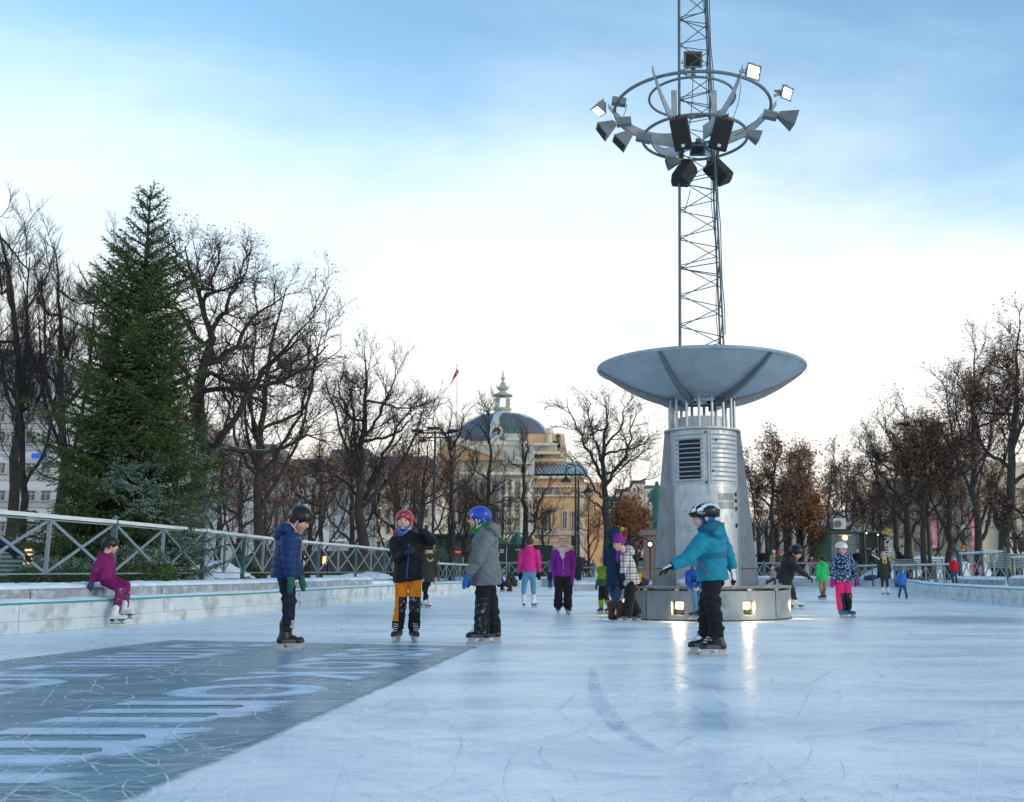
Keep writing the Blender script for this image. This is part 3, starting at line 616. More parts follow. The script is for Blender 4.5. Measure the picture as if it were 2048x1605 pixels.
# ================================================================ LIGHT TOWER
def metal_mat(name, col, rough=.38, metal=.85, streak=True):
    m = mat(name, col, rough, metal, var=.10, vs_=3, bump=.12, bs=25); nt = m.node_tree; N = nt.nodes.new; L = nt.links.new; b = nt.nodes['Principled BSDF']
    tc = N('ShaderNodeTexCoord'); mp = N('ShaderNodeMapping'); mp.inputs['Scale'].default_value = (5, 5, 2.2); L(tc.outputs['Object'], mp.inputs[0])
    n = N('ShaderNodeTexNoise'); n.inputs['Scale'].default_value = 2.2; n.inputs['Detail'].default_value = 8; n.inputs['Roughness'].default_value = .7; L(mp.outputs[0], n.inputs[0] if False else n.inputs['Vector'])
    r = N('ShaderNodeMapRange'); r.inputs[1].default_value = .35; r.inputs[2].default_value = .7; r.inputs[3].default_value = rough - .1; r.inputs[4].default_value = rough + .2; L(n.outputs[0], r.inputs[0]); L(r.outputs[0], b.inputs['Roughness'])
    lk = b.inputs['Base Color'].links[0]; src = lk.from_socket
    r2 = N('ShaderNodeMapRange'); r2.inputs[1].default_value = .52; r2.inputs[2].default_value = .72; r2.inputs[4].default_value = .28; L(n.outputs[0], r2.inputs[0])
    mx = N('ShaderNodeMix'); mx.data_type = 'RGBA'; L(r2.outputs[0], mx.inputs[0]); L(src, mx.inputs[6]); mx.inputs[7].default_value = (*[c * .55 for c in col], 1); L(mx.outputs[2], b.inputs['Base Color'])
    return m
SS = metal_mat('brushed_steel', (.43, .48, .52), .48, .7); SSD = metal_mat('darker_steel', (.22, .25, .28), .5, .75); GALV = metal_mat('galvanised_dish', (.40, .45, .48), .55, .4)
DARK = mat('dark_metal', (.03, .035, .04), .55, .4); BLACK = mat('black_grille', (.012, .013, .015), .8); WOOD = mat('weathered_wood', (.24, .20, .16), .8, var=.3, vs_=8, bump=.4, bs=30, snow=.12)
CONCR = mat('plinth_metal', (.28, .32, .34), .5, .55, var=.22, vs_=2.2, bump=.15, bs=20, col2=(.18, .20, .21), c2s=1.6, c2t=.60)
TY = 16.9; TC = GX(1411, TY, 0.3); TX = TC.x
tw = thing('light_tower', 'tall steel light tower with a wide round dish on a round bench plinth', 'light tower', (TX, TY, 0))
OX = [-.04]
def TL(x, y, z): return (TX + OX[0] + x, TY + y, z)
PR = 1.455; PZ = .46
# plinth: eight curved panels with open joints, each with a lamp niche
N8 = 8
for k in range(N8):
    a0 = -math.pi / 2 + rad(22.5) + k * math.pi / 4 - math.pi / 8; a1 = a0 + math.pi / 4; g = .006; mb = MB(); nh = .105
    am = (a0 + a1) / 2
    def seg(a, b, z0, z1, R=PR, n=4):
        mb.lathe([(R, z0), (R, z1)], TL(0, 0, 0), n, 0, a, b)
    seg(a0 + g, am - nh / PR, 0, PZ, n=4); seg(am + nh / PR, a1 - g, 0, PZ, n=4); seg(am - nh / PR, am + nh / PR, 0, .09, n=2); seg(am - nh / PR, am + nh / PR, .31, PZ, n=2)
    # niche reveals
    for sg in (-1, 1):
        a = am + sg * nh / PR; c, s = math.cos(a), math.sin(a)
        mb.add([TL(PR * c, PR * s, .09), TL(PR * c, PR * s, .31), TL((PR - .13) * c, (PR - .13) * s, .31), TL((PR - .13) * c, (PR - .13) * s, .09)], [(0, 1, 2, 3)])
    c0, s0, c1, s1 = math.cos(am - nh / PR), math.sin(am - nh / PR), math.cos(am + nh / PR), math.sin(am + nh / PR); ri = PR - .13
    for z in (.09, .31): mb.add([TL(PR * c0, PR * s0, z), TL(PR * c1, PR * s1, z), TL(ri * c1, ri * s1, z), TL(ri * c0, ri * s0, z)], [(0, 1, 2, 3)])
    mb.build('plinth_panel', CONCR, tw, True)
    c, s = math.cos(am), math.sin(am); t = (-s, c)
    nb = MB(); nb.add([TL(ri * c0, ri * s0, .09), TL(ri * c1, ri * s1, .09), TL(ri * c1, ri * s1, .31), TL(ri * c0, ri * s0, .31)], [(0, 1, 2, 3)]); nb.build('niche_back', DARK, tw)
    # lamp: glowing bulkhead behind a grille
    if True:
        lit = mat('niche_lamp', (1, .85, .6), .4, emit=(1.0, .72, .36), es=3.2)
        lm = MB(); p = TL((ri + .03) * c, (ri + .03) * s, .235); lm.box(p, (.04, .115, .105), math.atan2(s, c)); lm.build('niche_light', lit, tw)
        la = bpy.data.lights.new('niche_glow', 'AREA'); la.shape = 'RECTANGLE'; la.size = .13; la.size_y = .11; la.energy = 2.6; la.color = (1, .74, .42)
        lo = bpy.data.objects.new('niche_glow', la); COL.objects.link(lo); lo.parent = tw; lo.location = Vector((OX[0] + (ri + .06) * c, (ri + .06) * s, .22)); lo.rotation_euler = Vector((c, s, -.25)).to_track_quat('-Z', 'Z').to_euler()
        gb = MB(); R2 = PR - .02
        for q in range(9):
            u = -nh + 2 * nh * q / 8; gb.beam(TL(R2 * c + t[0] * u, R2 * s + t[1] * u, .09), TL(R2 * c + t[0] * u, R2 * s + t[1] * u, .31), .004, .004)
        for q in range(7):
            z = .105 + .19 * q / 6; gb.beam(TL(R2 * c - t[0] * nh, R2 * s - t[1] * nh, z), TL(R2 * c + t[0] * nh, R2 * s + t[1] * nh, z), .004, .004)
        gb.build('niche_grille', DARK, tw)
for k in range(N8 * 2):
    a = -math.pi / 2 + rad(22.5) - math.pi / 8 + k * math.pi / 8; c, s = math.cos(a), math.sin(a)
    MB().box(TL((PR - .06) * c, (PR - .06) * s, PZ + .018), (.16, .07, .034), a).build('seat_bracket', SS, tw)
# wooden seat: curved boards in segments
for k in range(N8):
    a0 = -math.pi / 2 + rad(22.5) - math.pi / 8 + k * math.pi / 4 + .006; a1 = a0 + math.pi / 4 - .012
    for r0, r1 in ((PR - .40, PR - .30), (PR - .285, PR - .185), (PR - .17, PR - .075), (PR - .06, PR + .025)):
        MB().lathe([(r0, PZ + .035), (r1, PZ + .035), (r1, PZ + .065), (r0, PZ + .065), (r0, PZ + .035)], TL(0, 0, 0), 8, 0, a0, a1).build('seat_board', WOOD, tw)
MB().lathe([(0, PZ + .01), (PR - .41, PZ + .01)], TL(0, 0, 0), 32).build('plinth_top', CONCR, tw)
MB().lathe([(PR - .4, 0), (PR - .012, 0), (PR + .012, 0), (PR + .012, .018), (PR - .2, .018)], TL(0, 0, 0), 48).build('plinth_foot', DARK, tw)
# cylinder body
OX[0] = 0
Zb = .50; Zt = Zat(858, TY - .55); ZJ = Zat(969, TY - .55); RB = .60
Zr = lambda py: Zat(py, TY - .6)
MB().lathe([(RB, Zb), (RB, Zt), (RB + .02, Zt), (RB + .02, Zt + .03), (RB, Zt + .03)], TL(0, 0, 0), 64).build('tower_body', SS, tw, True)
# cladding plates a few mm proud, with joints
A_C = -math.pi / 2 + rad(3)      # the centre post seen a little right of the middle
def plate(a0, a1, z0, z1, R=RB + .006, name='cladding_plate', m=SS, n=8, th=.006):
    MB().lathe([(R - th, z0), (R, z0), (R, z1), (R - th, z1)], TL(0, 0, 0), n, 0, a0, a1).build(name, m, tw, True)
lev = [Zb + .01, Zr(1010), Zr(1001) , Zr(983), ZJ]
for z0, z1 in ((Zb + .01, Zr(1022) - .008), (Zr(1022), Zr(1003) - .008), (Zr(1003), Zr(986) - .008), (Zr(986), Zr(972) - .008)):
    plate(A_C - rad(62), A_C - rad(1.2), z0, z1); plate(A_C + rad(1.2), A_C + rad(60), z0, z1)
    for q in range(3): plate(A_C + rad(62 + q * 78), A_C + rad(62 + q * 78 + 76), z0, z1)
# hinge side door with raised ribs (right) and louvred opening (left)
zv0, zv1 = ZJ + .02, Zr(864)
plate(A_C + rad(3), A_C + rad(58), zv0, zv1, RB + .016, 'ribbed_door', SS)
plate(A_C - rad(60), A_C - rad(4), zv0, zv1, RB + .012, 'louvre_frame', SS)
plate(A_C - rad(50), A_C - rad(13), zv0 + .07, zv1 - .10, RB + .0155, 'vent_mesh', BLACK)
nr = 11
for q in range(nr):
    z = zv0 + .04 + (zv1 - zv0 - .08) * q / (nr - 1)
    for nm, b0, b1 in (('door_rib', A_C + rad(6), A_C + rad(55)), ('louvre_bar', A_C - rad(58), A_C - rad(9))):
        n = 10; MB().tube([TL((RB + .028) * math.cos(b0 + (b1 - b0) * i / n), (RB + .028) * math.sin(b0 + (b1 - b0) * i / n), z) for i in range(n + 1)], .011, 6).build(nm, SS, tw, True)
pc = TL((RB + .02) * math.cos(A_C), (RB + .02) * math.sin(A_C), 0)
MB().beam((pc[0], pc[1], Zr(985)), (pc[0], pc[1], Zt), .03, .03).build('centre_strip', SS, tw)
for py, dx in ((865, -5), (965, -5), (880, 12), (942, 6)):
    a = A_C + rad(dx); MB().sphere(TL((RB + .03) * math.cos(a), (RB + .03) * math.sin(a), Zr(py)), .018, 8, 6).build('bolt', DARK, tw, True)
for py in (987, 1000, 1016, 1050): 
    a = A_C + rad(52); MB().box(TL((RB + .02) * math.cos(a), (RB + .02) * math.sin(a), Zr(py)), (.02, .02, .07), a).build('door_hinge', DARK, tw)
# access hatch
a0, a1 = A_C + rad(14), A_C + rad(46)
for z0, z1 in ((Zr(1018), Zr(1003)), (Zr(1001), Zr(986))): plate(a0, a1, z0 + .004, z1 - .004, RB + .012, 'access_hatch', SSD)
# torn sticker, rust patches
def patch(ang, py, w, h, m, name, seed=1):
    r = random.Random(seed); a = A_C + rad(ang); z = Zr(py); n = 14; R = RB + .0105; vs_ = []; 
    for i in range(n):
        t = 2 * math.pi * i / n; k = r.uniform(.55, 1.1); aa = a + w / 2 * math.cos(t) * k / R; vs_.append(TL(R * math.cos(aa), R * math.sin(aa), z + h / 2 * math.sin(t) * k))
    MB().add(vs_, [tuple(range(n))]).build(name, m, tw)
PAPER = mat('torn_paper', (.62, .66, .70), .8); RUST = mat('rust_stain', (.34, .20, .06), .8, var=.3, vs_=20); GLUE = mat('glue_smear', (.40, .36, .30), .7, .2)
patch(-32, 1026, .19, .045, PAPER, 'torn_sticker', 1); patch(-25, 1024, .10, .03, PAPER, 'torn_sticker', 5); patch(-41, 1024, .03, .06, RUST, 'rust_patch', 2); patch(-8, 1065, .03, .02, PAPER, 'torn_sticker', 3)
patch(-10, 1092, .11, .12, RUST, 'rust_patch', 4); patch(22, 1047, .05, .07, RUST, 'rust_patch', 6); patch(-28, 1098, .28, .13, GLUE, 'glue_patch', 8); patch(42, 1030, .05, .08, GLUE, 'glue_patch', 9)
# tapering side fins
for sx in (-1, 1):
    zt = Zt + .02; mb = MB()
    x0b = .07 + (GX(1508, TY, .6).x - GX(1411, TY, .6).x); x0t = (GX(1479, TY, Zt).x - GX(1405, TY, Zt).x)
    mb.prism([TL(sx * (RB - .16), -.14, Zb), TL(sx * x0b, -.14, Zb), TL(sx * x0t, -.14, zt), TL(sx * (RB - .16), -.14, zt)], (0, .28, 0)); mb.build('side_fin', SSD, tw)
    mb = MB(); mb.prism([TL(sx * (RB - .12), -.15, Zb + .3), TL(sx * (x0b - .02) , -.15, Zb + .3), TL(sx * (x0b - .03), -.15, Zb + .31), TL(sx * (RB - .12), -.15, Zb + .31)], (0, .01, 0)); mb.build('fin_seam', DARK, tw)
    MB().bb(TX + sx * x0b - .16, TX + sx * x0b + .06, TY - .24, TY + .24, Zb - .02, Zb + .02).build('fin_foot', SSD, tw)
MB().lathe([(x0t + .0, Zt + .0), (x0t + .02, Zt + .0), (x0t + .02, Zt + .035), (.3, Zt + .035)], TL(0, 0, 0), 64).build('collar_ring', SS, tw, True)
# drum, column rods
ZD = Zat(800, TY); RR = .56
MB().lathe([(.44, Zt + .03), (.44, Zat(832, TY - .4)), (0, Zat(832, TY - .4))], TL(0, 0, 0), 40).build('inner_drum', SS, tw, True)
for k in range(16):
    a = 2 * math.pi * (k + .5) / 16; rod('column_rod', TL(RR * math.cos(a), RR * math.sin(a), Zt + .03), TL(RR * math.cos(a), RR * math.sin(a), ZD + .12), .026, SS, tw)
MB().lathe([(.085, 0), (.10, .02), (.10, .20), (.07, .24), (0, .24)], TL(0, 0, Zat(806, TY)), 20).build('lamp_housing', SS, tw, True)
MB().lathe([(.0, 0), (.085, 0), (.085, .01)], TL(0, 0, Zat(806, TY)), 20).build('down_light', mat('downlight', (.9, .9, .85), .3), tw)
# dish
RD = 1.80; ZR = Zat(742, TY); prof = []
for i in range(15):
    t = i / 14; r = .30 + (RD - .30) * t; prof.append((r, ZD - .02 + (ZR - ZD + .02) * (t ** 1.75)))
MB().lathe(prof, TL(0, 0, 0), 72).build('dish', GALV, tw, True)
MB().lathe([(r * .995, z + .05) for r, z in prof], TL(0, 0, 0), 72).build('dish_lining', GALV, tw, True)
MB().ring(TL(0, 0, ZR + .02), RD, .032, 80, 8).build('dish_rim', SS, tw, True)
for k in range(6):
    a = -math.pi / 2 + rad(32) + k * math.pi / 3; c, s = math.cos(a), math.sin(a); t = Vector((-s, c, 0)) * .028; vs_ = []
    for r, z in prof[1:]:
        dp = .10 * (1 - (r / RD) ** 3) + .035
        for q in (z - .004, z - dp):
            for sg in (-1, 1): vs_.append(Vector(TL(r * c, r * s, q)) + t * sg)
    fs = []; m_ = len(prof) - 1
    for i in range(m_ - 1): a_ = i * 4; b_ = a_ + 4; fs += [(a_, b_, b_ + 2, a_ + 2), (a_ + 1, a_ + 3, b_ + 3, b_ + 1), (a_ + 2, b_ + 2, b_ + 3, a_ + 3)]
    MB().add(vs_, fs).build('dish_rib', SSD, tw)
    for r_ in (.5, 1.0, 1.45):
        zz = np.interp(r_, [p[0] for p in prof], [p[1] for p in prof]); MB().sphere(TL(r_ * c + t.x * 1.3, r_ * s + t.y * 1.3, zz - .015), .018, 6, 4).build('rib_bolt', SS, tw)
MB().lathe([(.60, ZD - .03), (.62, ZD + .05), (.30, ZD - .02)], TL(0, 0, 0), 40).build('dish_hub', SSD, tw, True)
# mast: triangular lattice
MG = mat('mast_steel', (.10, .13, .15), .5, .5); ZM = 14.0; ZMb = ZD - .05
def mastpt(k, z):
    f = (z - 4.6) / 7.0; xl = -.355; wd = .72 * (1 - .34 * f)
    return Vector(TL(xl + .095 * f, .05, z)) if k == 0 else (Vector(TL(xl + .095 * f + wd, -.34 * (1 - .22 * f), z)) if k == 1 else Vector(TL(xl + .095 * f + wd + .05, .40 * (1 - .22 * f), z)))
for k in range(3): MB().tube([mastpt(k, ZMb), mastpt(k, ZM)], .018 if k else .026, 8).build('mast_leg', MG, tw, True)
z = 4.5; i = 0; st = .27
while z < 12.6:
    for fa, fb in ((0, 1), (0, 2), (1, 2)):
        A, B_ = (fa, fb) if i % 2 == 0 else (fb, fa); zo = .06 * (fb == 2)
        rod('mast_brace', mastpt(A, z + zo), mastpt(B_, z + st + zo), .0085, MG, tw)
    z += st; i += 1
    if i % 6 == 0:
        for fa, fb in ((0, 1), (0, 2), (1, 2)): rod('mast_strut', mastpt(fa, z), mastpt(fb, z), .010, MG, tw)
cab = [mastpt(1, 4.8 + q * .5) + Vector((.03 + .012 * math.sin(q * 2.1), -.04, 0)) for q in range(16)]
MB().tube(cab, .009, 5).build('mast_cable', DARK, tw, True)
MB().tube([mastpt(2, 4.8 + q * .45) + Vector((-.03 - .03 * math.sin(q * 1.3), -.05, 0)) for q in range(17)], .007, 5).build('mast_cable', DARK, tw, True)
# rings and arms
RG = mat('ring_steel', (.16, .19, .21), .45, .5); ARM = mat('arm_steel', (.34, .38, .40), .5, .5)
ZO = Zat(221, TY); ZI = Zat(197, TY); ZL = Zat(277, TY)
MB().ring(TL(-.06, 0, ZO), 1.43, .030, 80, 8).build('lamp_ring', RG, tw, True)
MB().ring(TL(-.06, 0, ZI), .79, .024, 64, 8).build('lamp_ring', RG, tw, True)
MB().ring(TL(-.02, 0, ZL), .96, .028, 64, 8).build('lamp_ring', RG, tw, True)
for k in range(6):
    a = rad(-62 + k * 60); c, s = math.cos(a), math.sin(a); vs_ = []; n = 10; t = Vector((-s, c, 0)) * .012
    for i in range(n + 1):
        u = i / n; r = .34 + (1.55 - .34) * u; zc = (ZO - .58) + .70 * u ** 2.4; hh = .24 * (1 - .72 * u) + .03
        for q in (-hh / 2, hh / 2):
            for sg in (-1, 1): vs_.append(Vector(TL(r * c - .06, r * s, zc + q)) + t * sg)
    fs = []
    for i in range(n): a_ = i * 4; b_ = a_ + 4; fs += [(a_, b_, b_ + 2, a_ + 2), (a_ + 1, a_ + 3, b_ + 3, b_ + 1), (a_ + 2, b_ + 2, b_ + 3, a_ + 3), (a_, a_ + 1, b_ + 1, b_)]
    fs += [(0, 2, 3, 1), (n * 4, n * 4 + 1, n * 4 + 3, n * 4 + 2)]
    MB().add(vs_, fs).build('ring_arm', ARM, tw)
    vs_ = [Vector(TL(.34 * c, .34 * s, ZL + .05)), Vector(TL(1.02 * c, 1.02 * s, ZL + .02))]; MB().beam(vs_[0], vs_[1], .02, .07, up=(0, 0, 1)).build('ring_arm', ARM, tw)
for k, sx in ((0, -.42), (1, .30)): MB().bb(TX + sx - .06, TX + sx + .04, TY - .42, TY - .38, ZL - .1, ZO + .18).build('mount_plate', ARM, tw)

# floodlights and loudspeakers hung on the rings
LIT = mat('floodlight_glass_lit', (.9, .95, 1), .2, emit=(.90, .96, 1.0), es=6); LITW = mat('floodlight_glass_warm', (1, .95, .8), .2, emit=(1, .88, .62), es=.9)
HOU = mat('lamp_housing_grey', (.16, .18, .20), .5, .3); YEL = mat('yellow_cable', (.55, .35, .03), .6)
def orient(o, d, roll=0):
    o.rotation_euler = Vector(d).to_track_quat('Y', 'Z').to_euler()
def flood(px, py, dy, aim, label, lit=None, s=1.0, clamp=True):
    p = U(px, py, TY + dy); t = thing('floodlight', label, 'floodlight', p, group='floodlights on the tower ring')
    b = MB(); hw, hh, d = .15 * s, .13 * s, .12 * s
    vs_ = [(-hw, d * .5, -hh), (hw, d * .5, -hh), (hw, d * .5, hh), (-hw, d * .5, hh), (-hw * .5, -d, -hh * .45), (hw * .5, -d, -hh * .45), (hw * .5, -d, hh * .45), (-hw * .5, -d, hh * .45)]
    b.add(vs_, [(7, 6, 5, 4), (0, 4, 5, 1), (1, 5, 6, 2), (2, 6, 7, 3), (3, 7, 4, 0)]); b.bb(-hw - .012, hw + .012, d * .5, d * .5 + .02, hh, hh + .014); b.bb(-hw - .012, hw + .012, d * .5, d * .5 + .02, -hh - .014, -hh)
    b.bb(-hw - .014, -hw, d * .5, d * .5 + .02, -hh - .014, hh + .014); b.bb(hw, hw + .014, d * .5, d * .5 + .02, -hh - .014, hh + .014); b.bb(-.04, .04, -d * .8, 0, hh * .6, hh + .05)
    b.bb(-hw, hw, d * .5 - .012, d * .5 + .002, -hh, -hh * .8); b.bb(-hw, hw, d * .5 - .012, d * .5 + .002, hh * .8, hh); b.bb(-hw, -hw * .82, d * .5 - .012, d * .5 + .002, -hh * .8, hh * .8); b.bb(hw * .82, hw, d * .5 - .012, d * .5 + .002, -hh * .8, hh * .8)
    b.build('housing', HOU, t, local=True)
    MB().bb(-hw * .82, hw * .82, d * .5 - .004, d * .5 + .006, -hh * .80, hh * .80).build('glass', {'cool': LIT, 'warm': LITW}.get(lit, BLACK), t, local=True)
    MB().beam((-hw - .03, 0, 0), (-hw - .03, -d * 1.3, 0), .012, .04).beam((hw + .03, 0, 0), (hw + .03, -d * 1.3, 0), .012, .04).beam((-hw - .03, -d * 1.3, 0), (hw + .03, -d * 1.3, 0), .04, .012).build('bracket', HOU, t, local=True)
    orient(t, aim); return t
def ballast(px0, py0, px1, py1, dy, label):
    a = U(px0, py0, TY + dy); b = U(px1, py1, TY + dy); t = thing('ballast_box', label, 'ballast box', a, group='ballast boxes on the tower ring')
    MB().beam(a, b, .14, .13).build('box', HOU, t); return t
def cone_lamp(px, py, dy, aim, s, label, lit=None):
    p = U(px, py, TY + dy); t = thing('floodlight', label, 'floodlight', p, group='floodlights on the tower ring'); b = MB(); h = .30 * s; w = .145 * s
    b.add([(-w, h / 2, -w), (w, h / 2, -w), (w, h / 2, w), (-w, h / 2, w), (-.05, -h / 2, -.05), (.05, -h / 2, -.05), (.05, -h / 2, .05), (-.05, -h / 2, .05)], [(7, 6, 5, 4), (0, 4, 5, 1), (1, 5, 6, 2), (2, 6, 7, 3), (3, 7, 4, 0), (0, 1, 2, 3)])
    b.build('housing', HOU, t, local=True); MB().bb(-w * .8, w * .8, h / 2 - .004, h / 2 + .006, -w * .8, w * .8).build('glass', LITW if lit else BLACK, t, local=True)
    MB().tube([(0, -h / 2, 0), (0, -h * .7, .03), (.02, -h * .85, 0)], .012, 6, 0).build('lead', YEL, t, local=True); orient(t, aim); return t
flood(1385, 122, 1.30, (0, -1, -.25), 'dark square floodlight standing on the far side of the ring in front of the mast', None, 1.15)
MB().tube([U(1386, 136, TY + 1.38), U(1387, 152, TY + 1.38)], .05, 8).build('lamp_stem', HOU, tw)
flood(1503, 145, .85, (.55, -1, -.35), 'bright floodlight upper right on the ring, the larger lit one', 'cool', 1.0)
flood(1570, 187, .35, (.75, -1, -.5), 'bright floodlight at the far right of the ring, glass half lit', 'cool', .82)
MB().beam(U(1549, 192, TY + .3), U(1562, 186, TY + .33), .05, .05).build('lamp_stem', ARM, tw)
cone_lamp(1201, 214, .1, (-.5, -.35, -1.2), .80, 'lit warm floodlight at the far left of the ring', True); ballast(1224, 202, 1252, 206, .25, 'grey ballast box by the lit left floodlight')
cone_lamp(1216, 256, -.5, (-1.0, -.1, -.75), 1.0, 'dark wedge shaped floodlight left of the ring, second from the top'); ballast(1233, 246, 1262, 243, -.4, 'grey ballast box second from the top on the left')
cone_lamp(1250, 277, -.9, (-.9, -.1, -.9), 1.0, 'dark wedge shaped floodlight, lowest on the left of the ring'); ballast(1273, 273, 1302, 280, -.8, 'grey ballast box lowest on the left')
cone_lamp(1573, 236, -.3, (1.0, .1, -.35), 1.05, 'dark wedge shaped floodlight at the right of the ring'); ballast(1526, 228, 1554, 234, -.25, 'grey ballast box on the right of the ring')
cone_lamp(1507, 272, -1.15, (.8, .1, -.3), .7, 'small dark floodlight low on the right of the ring'); 
flood(1395, 297, -.9, (0, -.5, -1), 'small hooded floodlight between the two loudspeakers', None, .8); cone_lamp(1345, 325, -.4, (-1, 0, -.3), .7, 'small dark floodlight above the lower left loudspeaker')
SPK = mat('speaker_black', (.012, .014, .018), .55, var=.3, vs_=60, bump=.4, bs=120)
def speaker(px, py, dy, s, rot, label, w=.36, h=.62, hang=None):
    p = U(px, py, TY + dy); t = thing('loudspeaker', label, 'loudspeaker', p, group='loudspeakers on the tower')
    me = MB(); w2, h2, d = w / 2 * s, h / 2 * s, .17 * s
    ply = [(-w2, -d, -h2), (w2, -d, -h2), (w2, -d * .2, -h2), (w2 * .62, d, -h2), (-w2 * .62, d, -h2), (-w2, -d * .2, -h2)]
    me.prism(ply, (0, 0, 2 * h2)); o = me.build('cabinet', SPK, t, local=True); bv = o.modifiers.new('bevel', 'BEVEL'); bv.width = .03 * s; bv.segments = 2
    MB().bb(-w2 + .03, w2 - .03, -d - .012, -d + .001, -h2 + .04, h2 - .03).build('front_grille', BLACK, t, local=True)
    MB().bb(-.028, .028, -d - .018, -d - .011, -h2 + .06, -h2 + .11).build('badge', mat('badge', (.6, .65, .7), .4), t, local=True)
    MB().beam((-.05, 0, h2 + .005), (.05, 0, h2 + .05), .05, .03).build('hanger', DARK, t, local=True)
    t.rotation_euler = rot; return t
speaker(1362, 269, -1.05, .88, (rad(26), rad(-9), rad(-10)), 'black loudspeaker on the left of the pair in front of the mast')
speaker(1440, 269, -1.05, .88, (rad(26), rad(10), rad(10)), 'black loudspeaker on the right of the pair in front of the mast')
speaker(1367, 347, .1, .85, (rad(35), rad(-14), rad(150)), 'black loudspeaker hanging below the rings, left side', .40, .56)
speaker(1438, 343, .1, .85, (rad(30), rad(28), rad(215)), 'black loudspeaker hanging below the rings, right side tilted outward', .38, .56)
MB().tube([U(1364, 318, TY), U(1366, 296, TY)], .03, 6).tube([U(1434, 322, TY), U(1436, 300, TY)], .03, 6).build('speaker_stem', DARK, tw)
for q, (a, b_, c_) in enumerate((((1482, 165), (1478, 200), (1464, 242)), ((1254, 209), (1247, 232), (1256, 240)), ((1386, 155), (1384, 210), (1378, 260)), ((1524, 228), (1500, 250), (1470, 272)), ((1380, 380), (1376, 400), (1368, 425)), ((1302, 282), (1310, 300), (1330, 312)))):
    P3 = [U(*v, TY - .4 * (q in (3, 5)) + .6 * (q == 0)) for v in (a, b_, c_)]; MB().tube([P3[0], (P3[0] + P3[1]) / 2 + Vector((0, 0, -.03)), P3[1], (P3[1] + P3[2]) / 2 + Vector((0, 0, -.03)), P3[2]], .007, 5).build('loose_cable', DARK, tw)
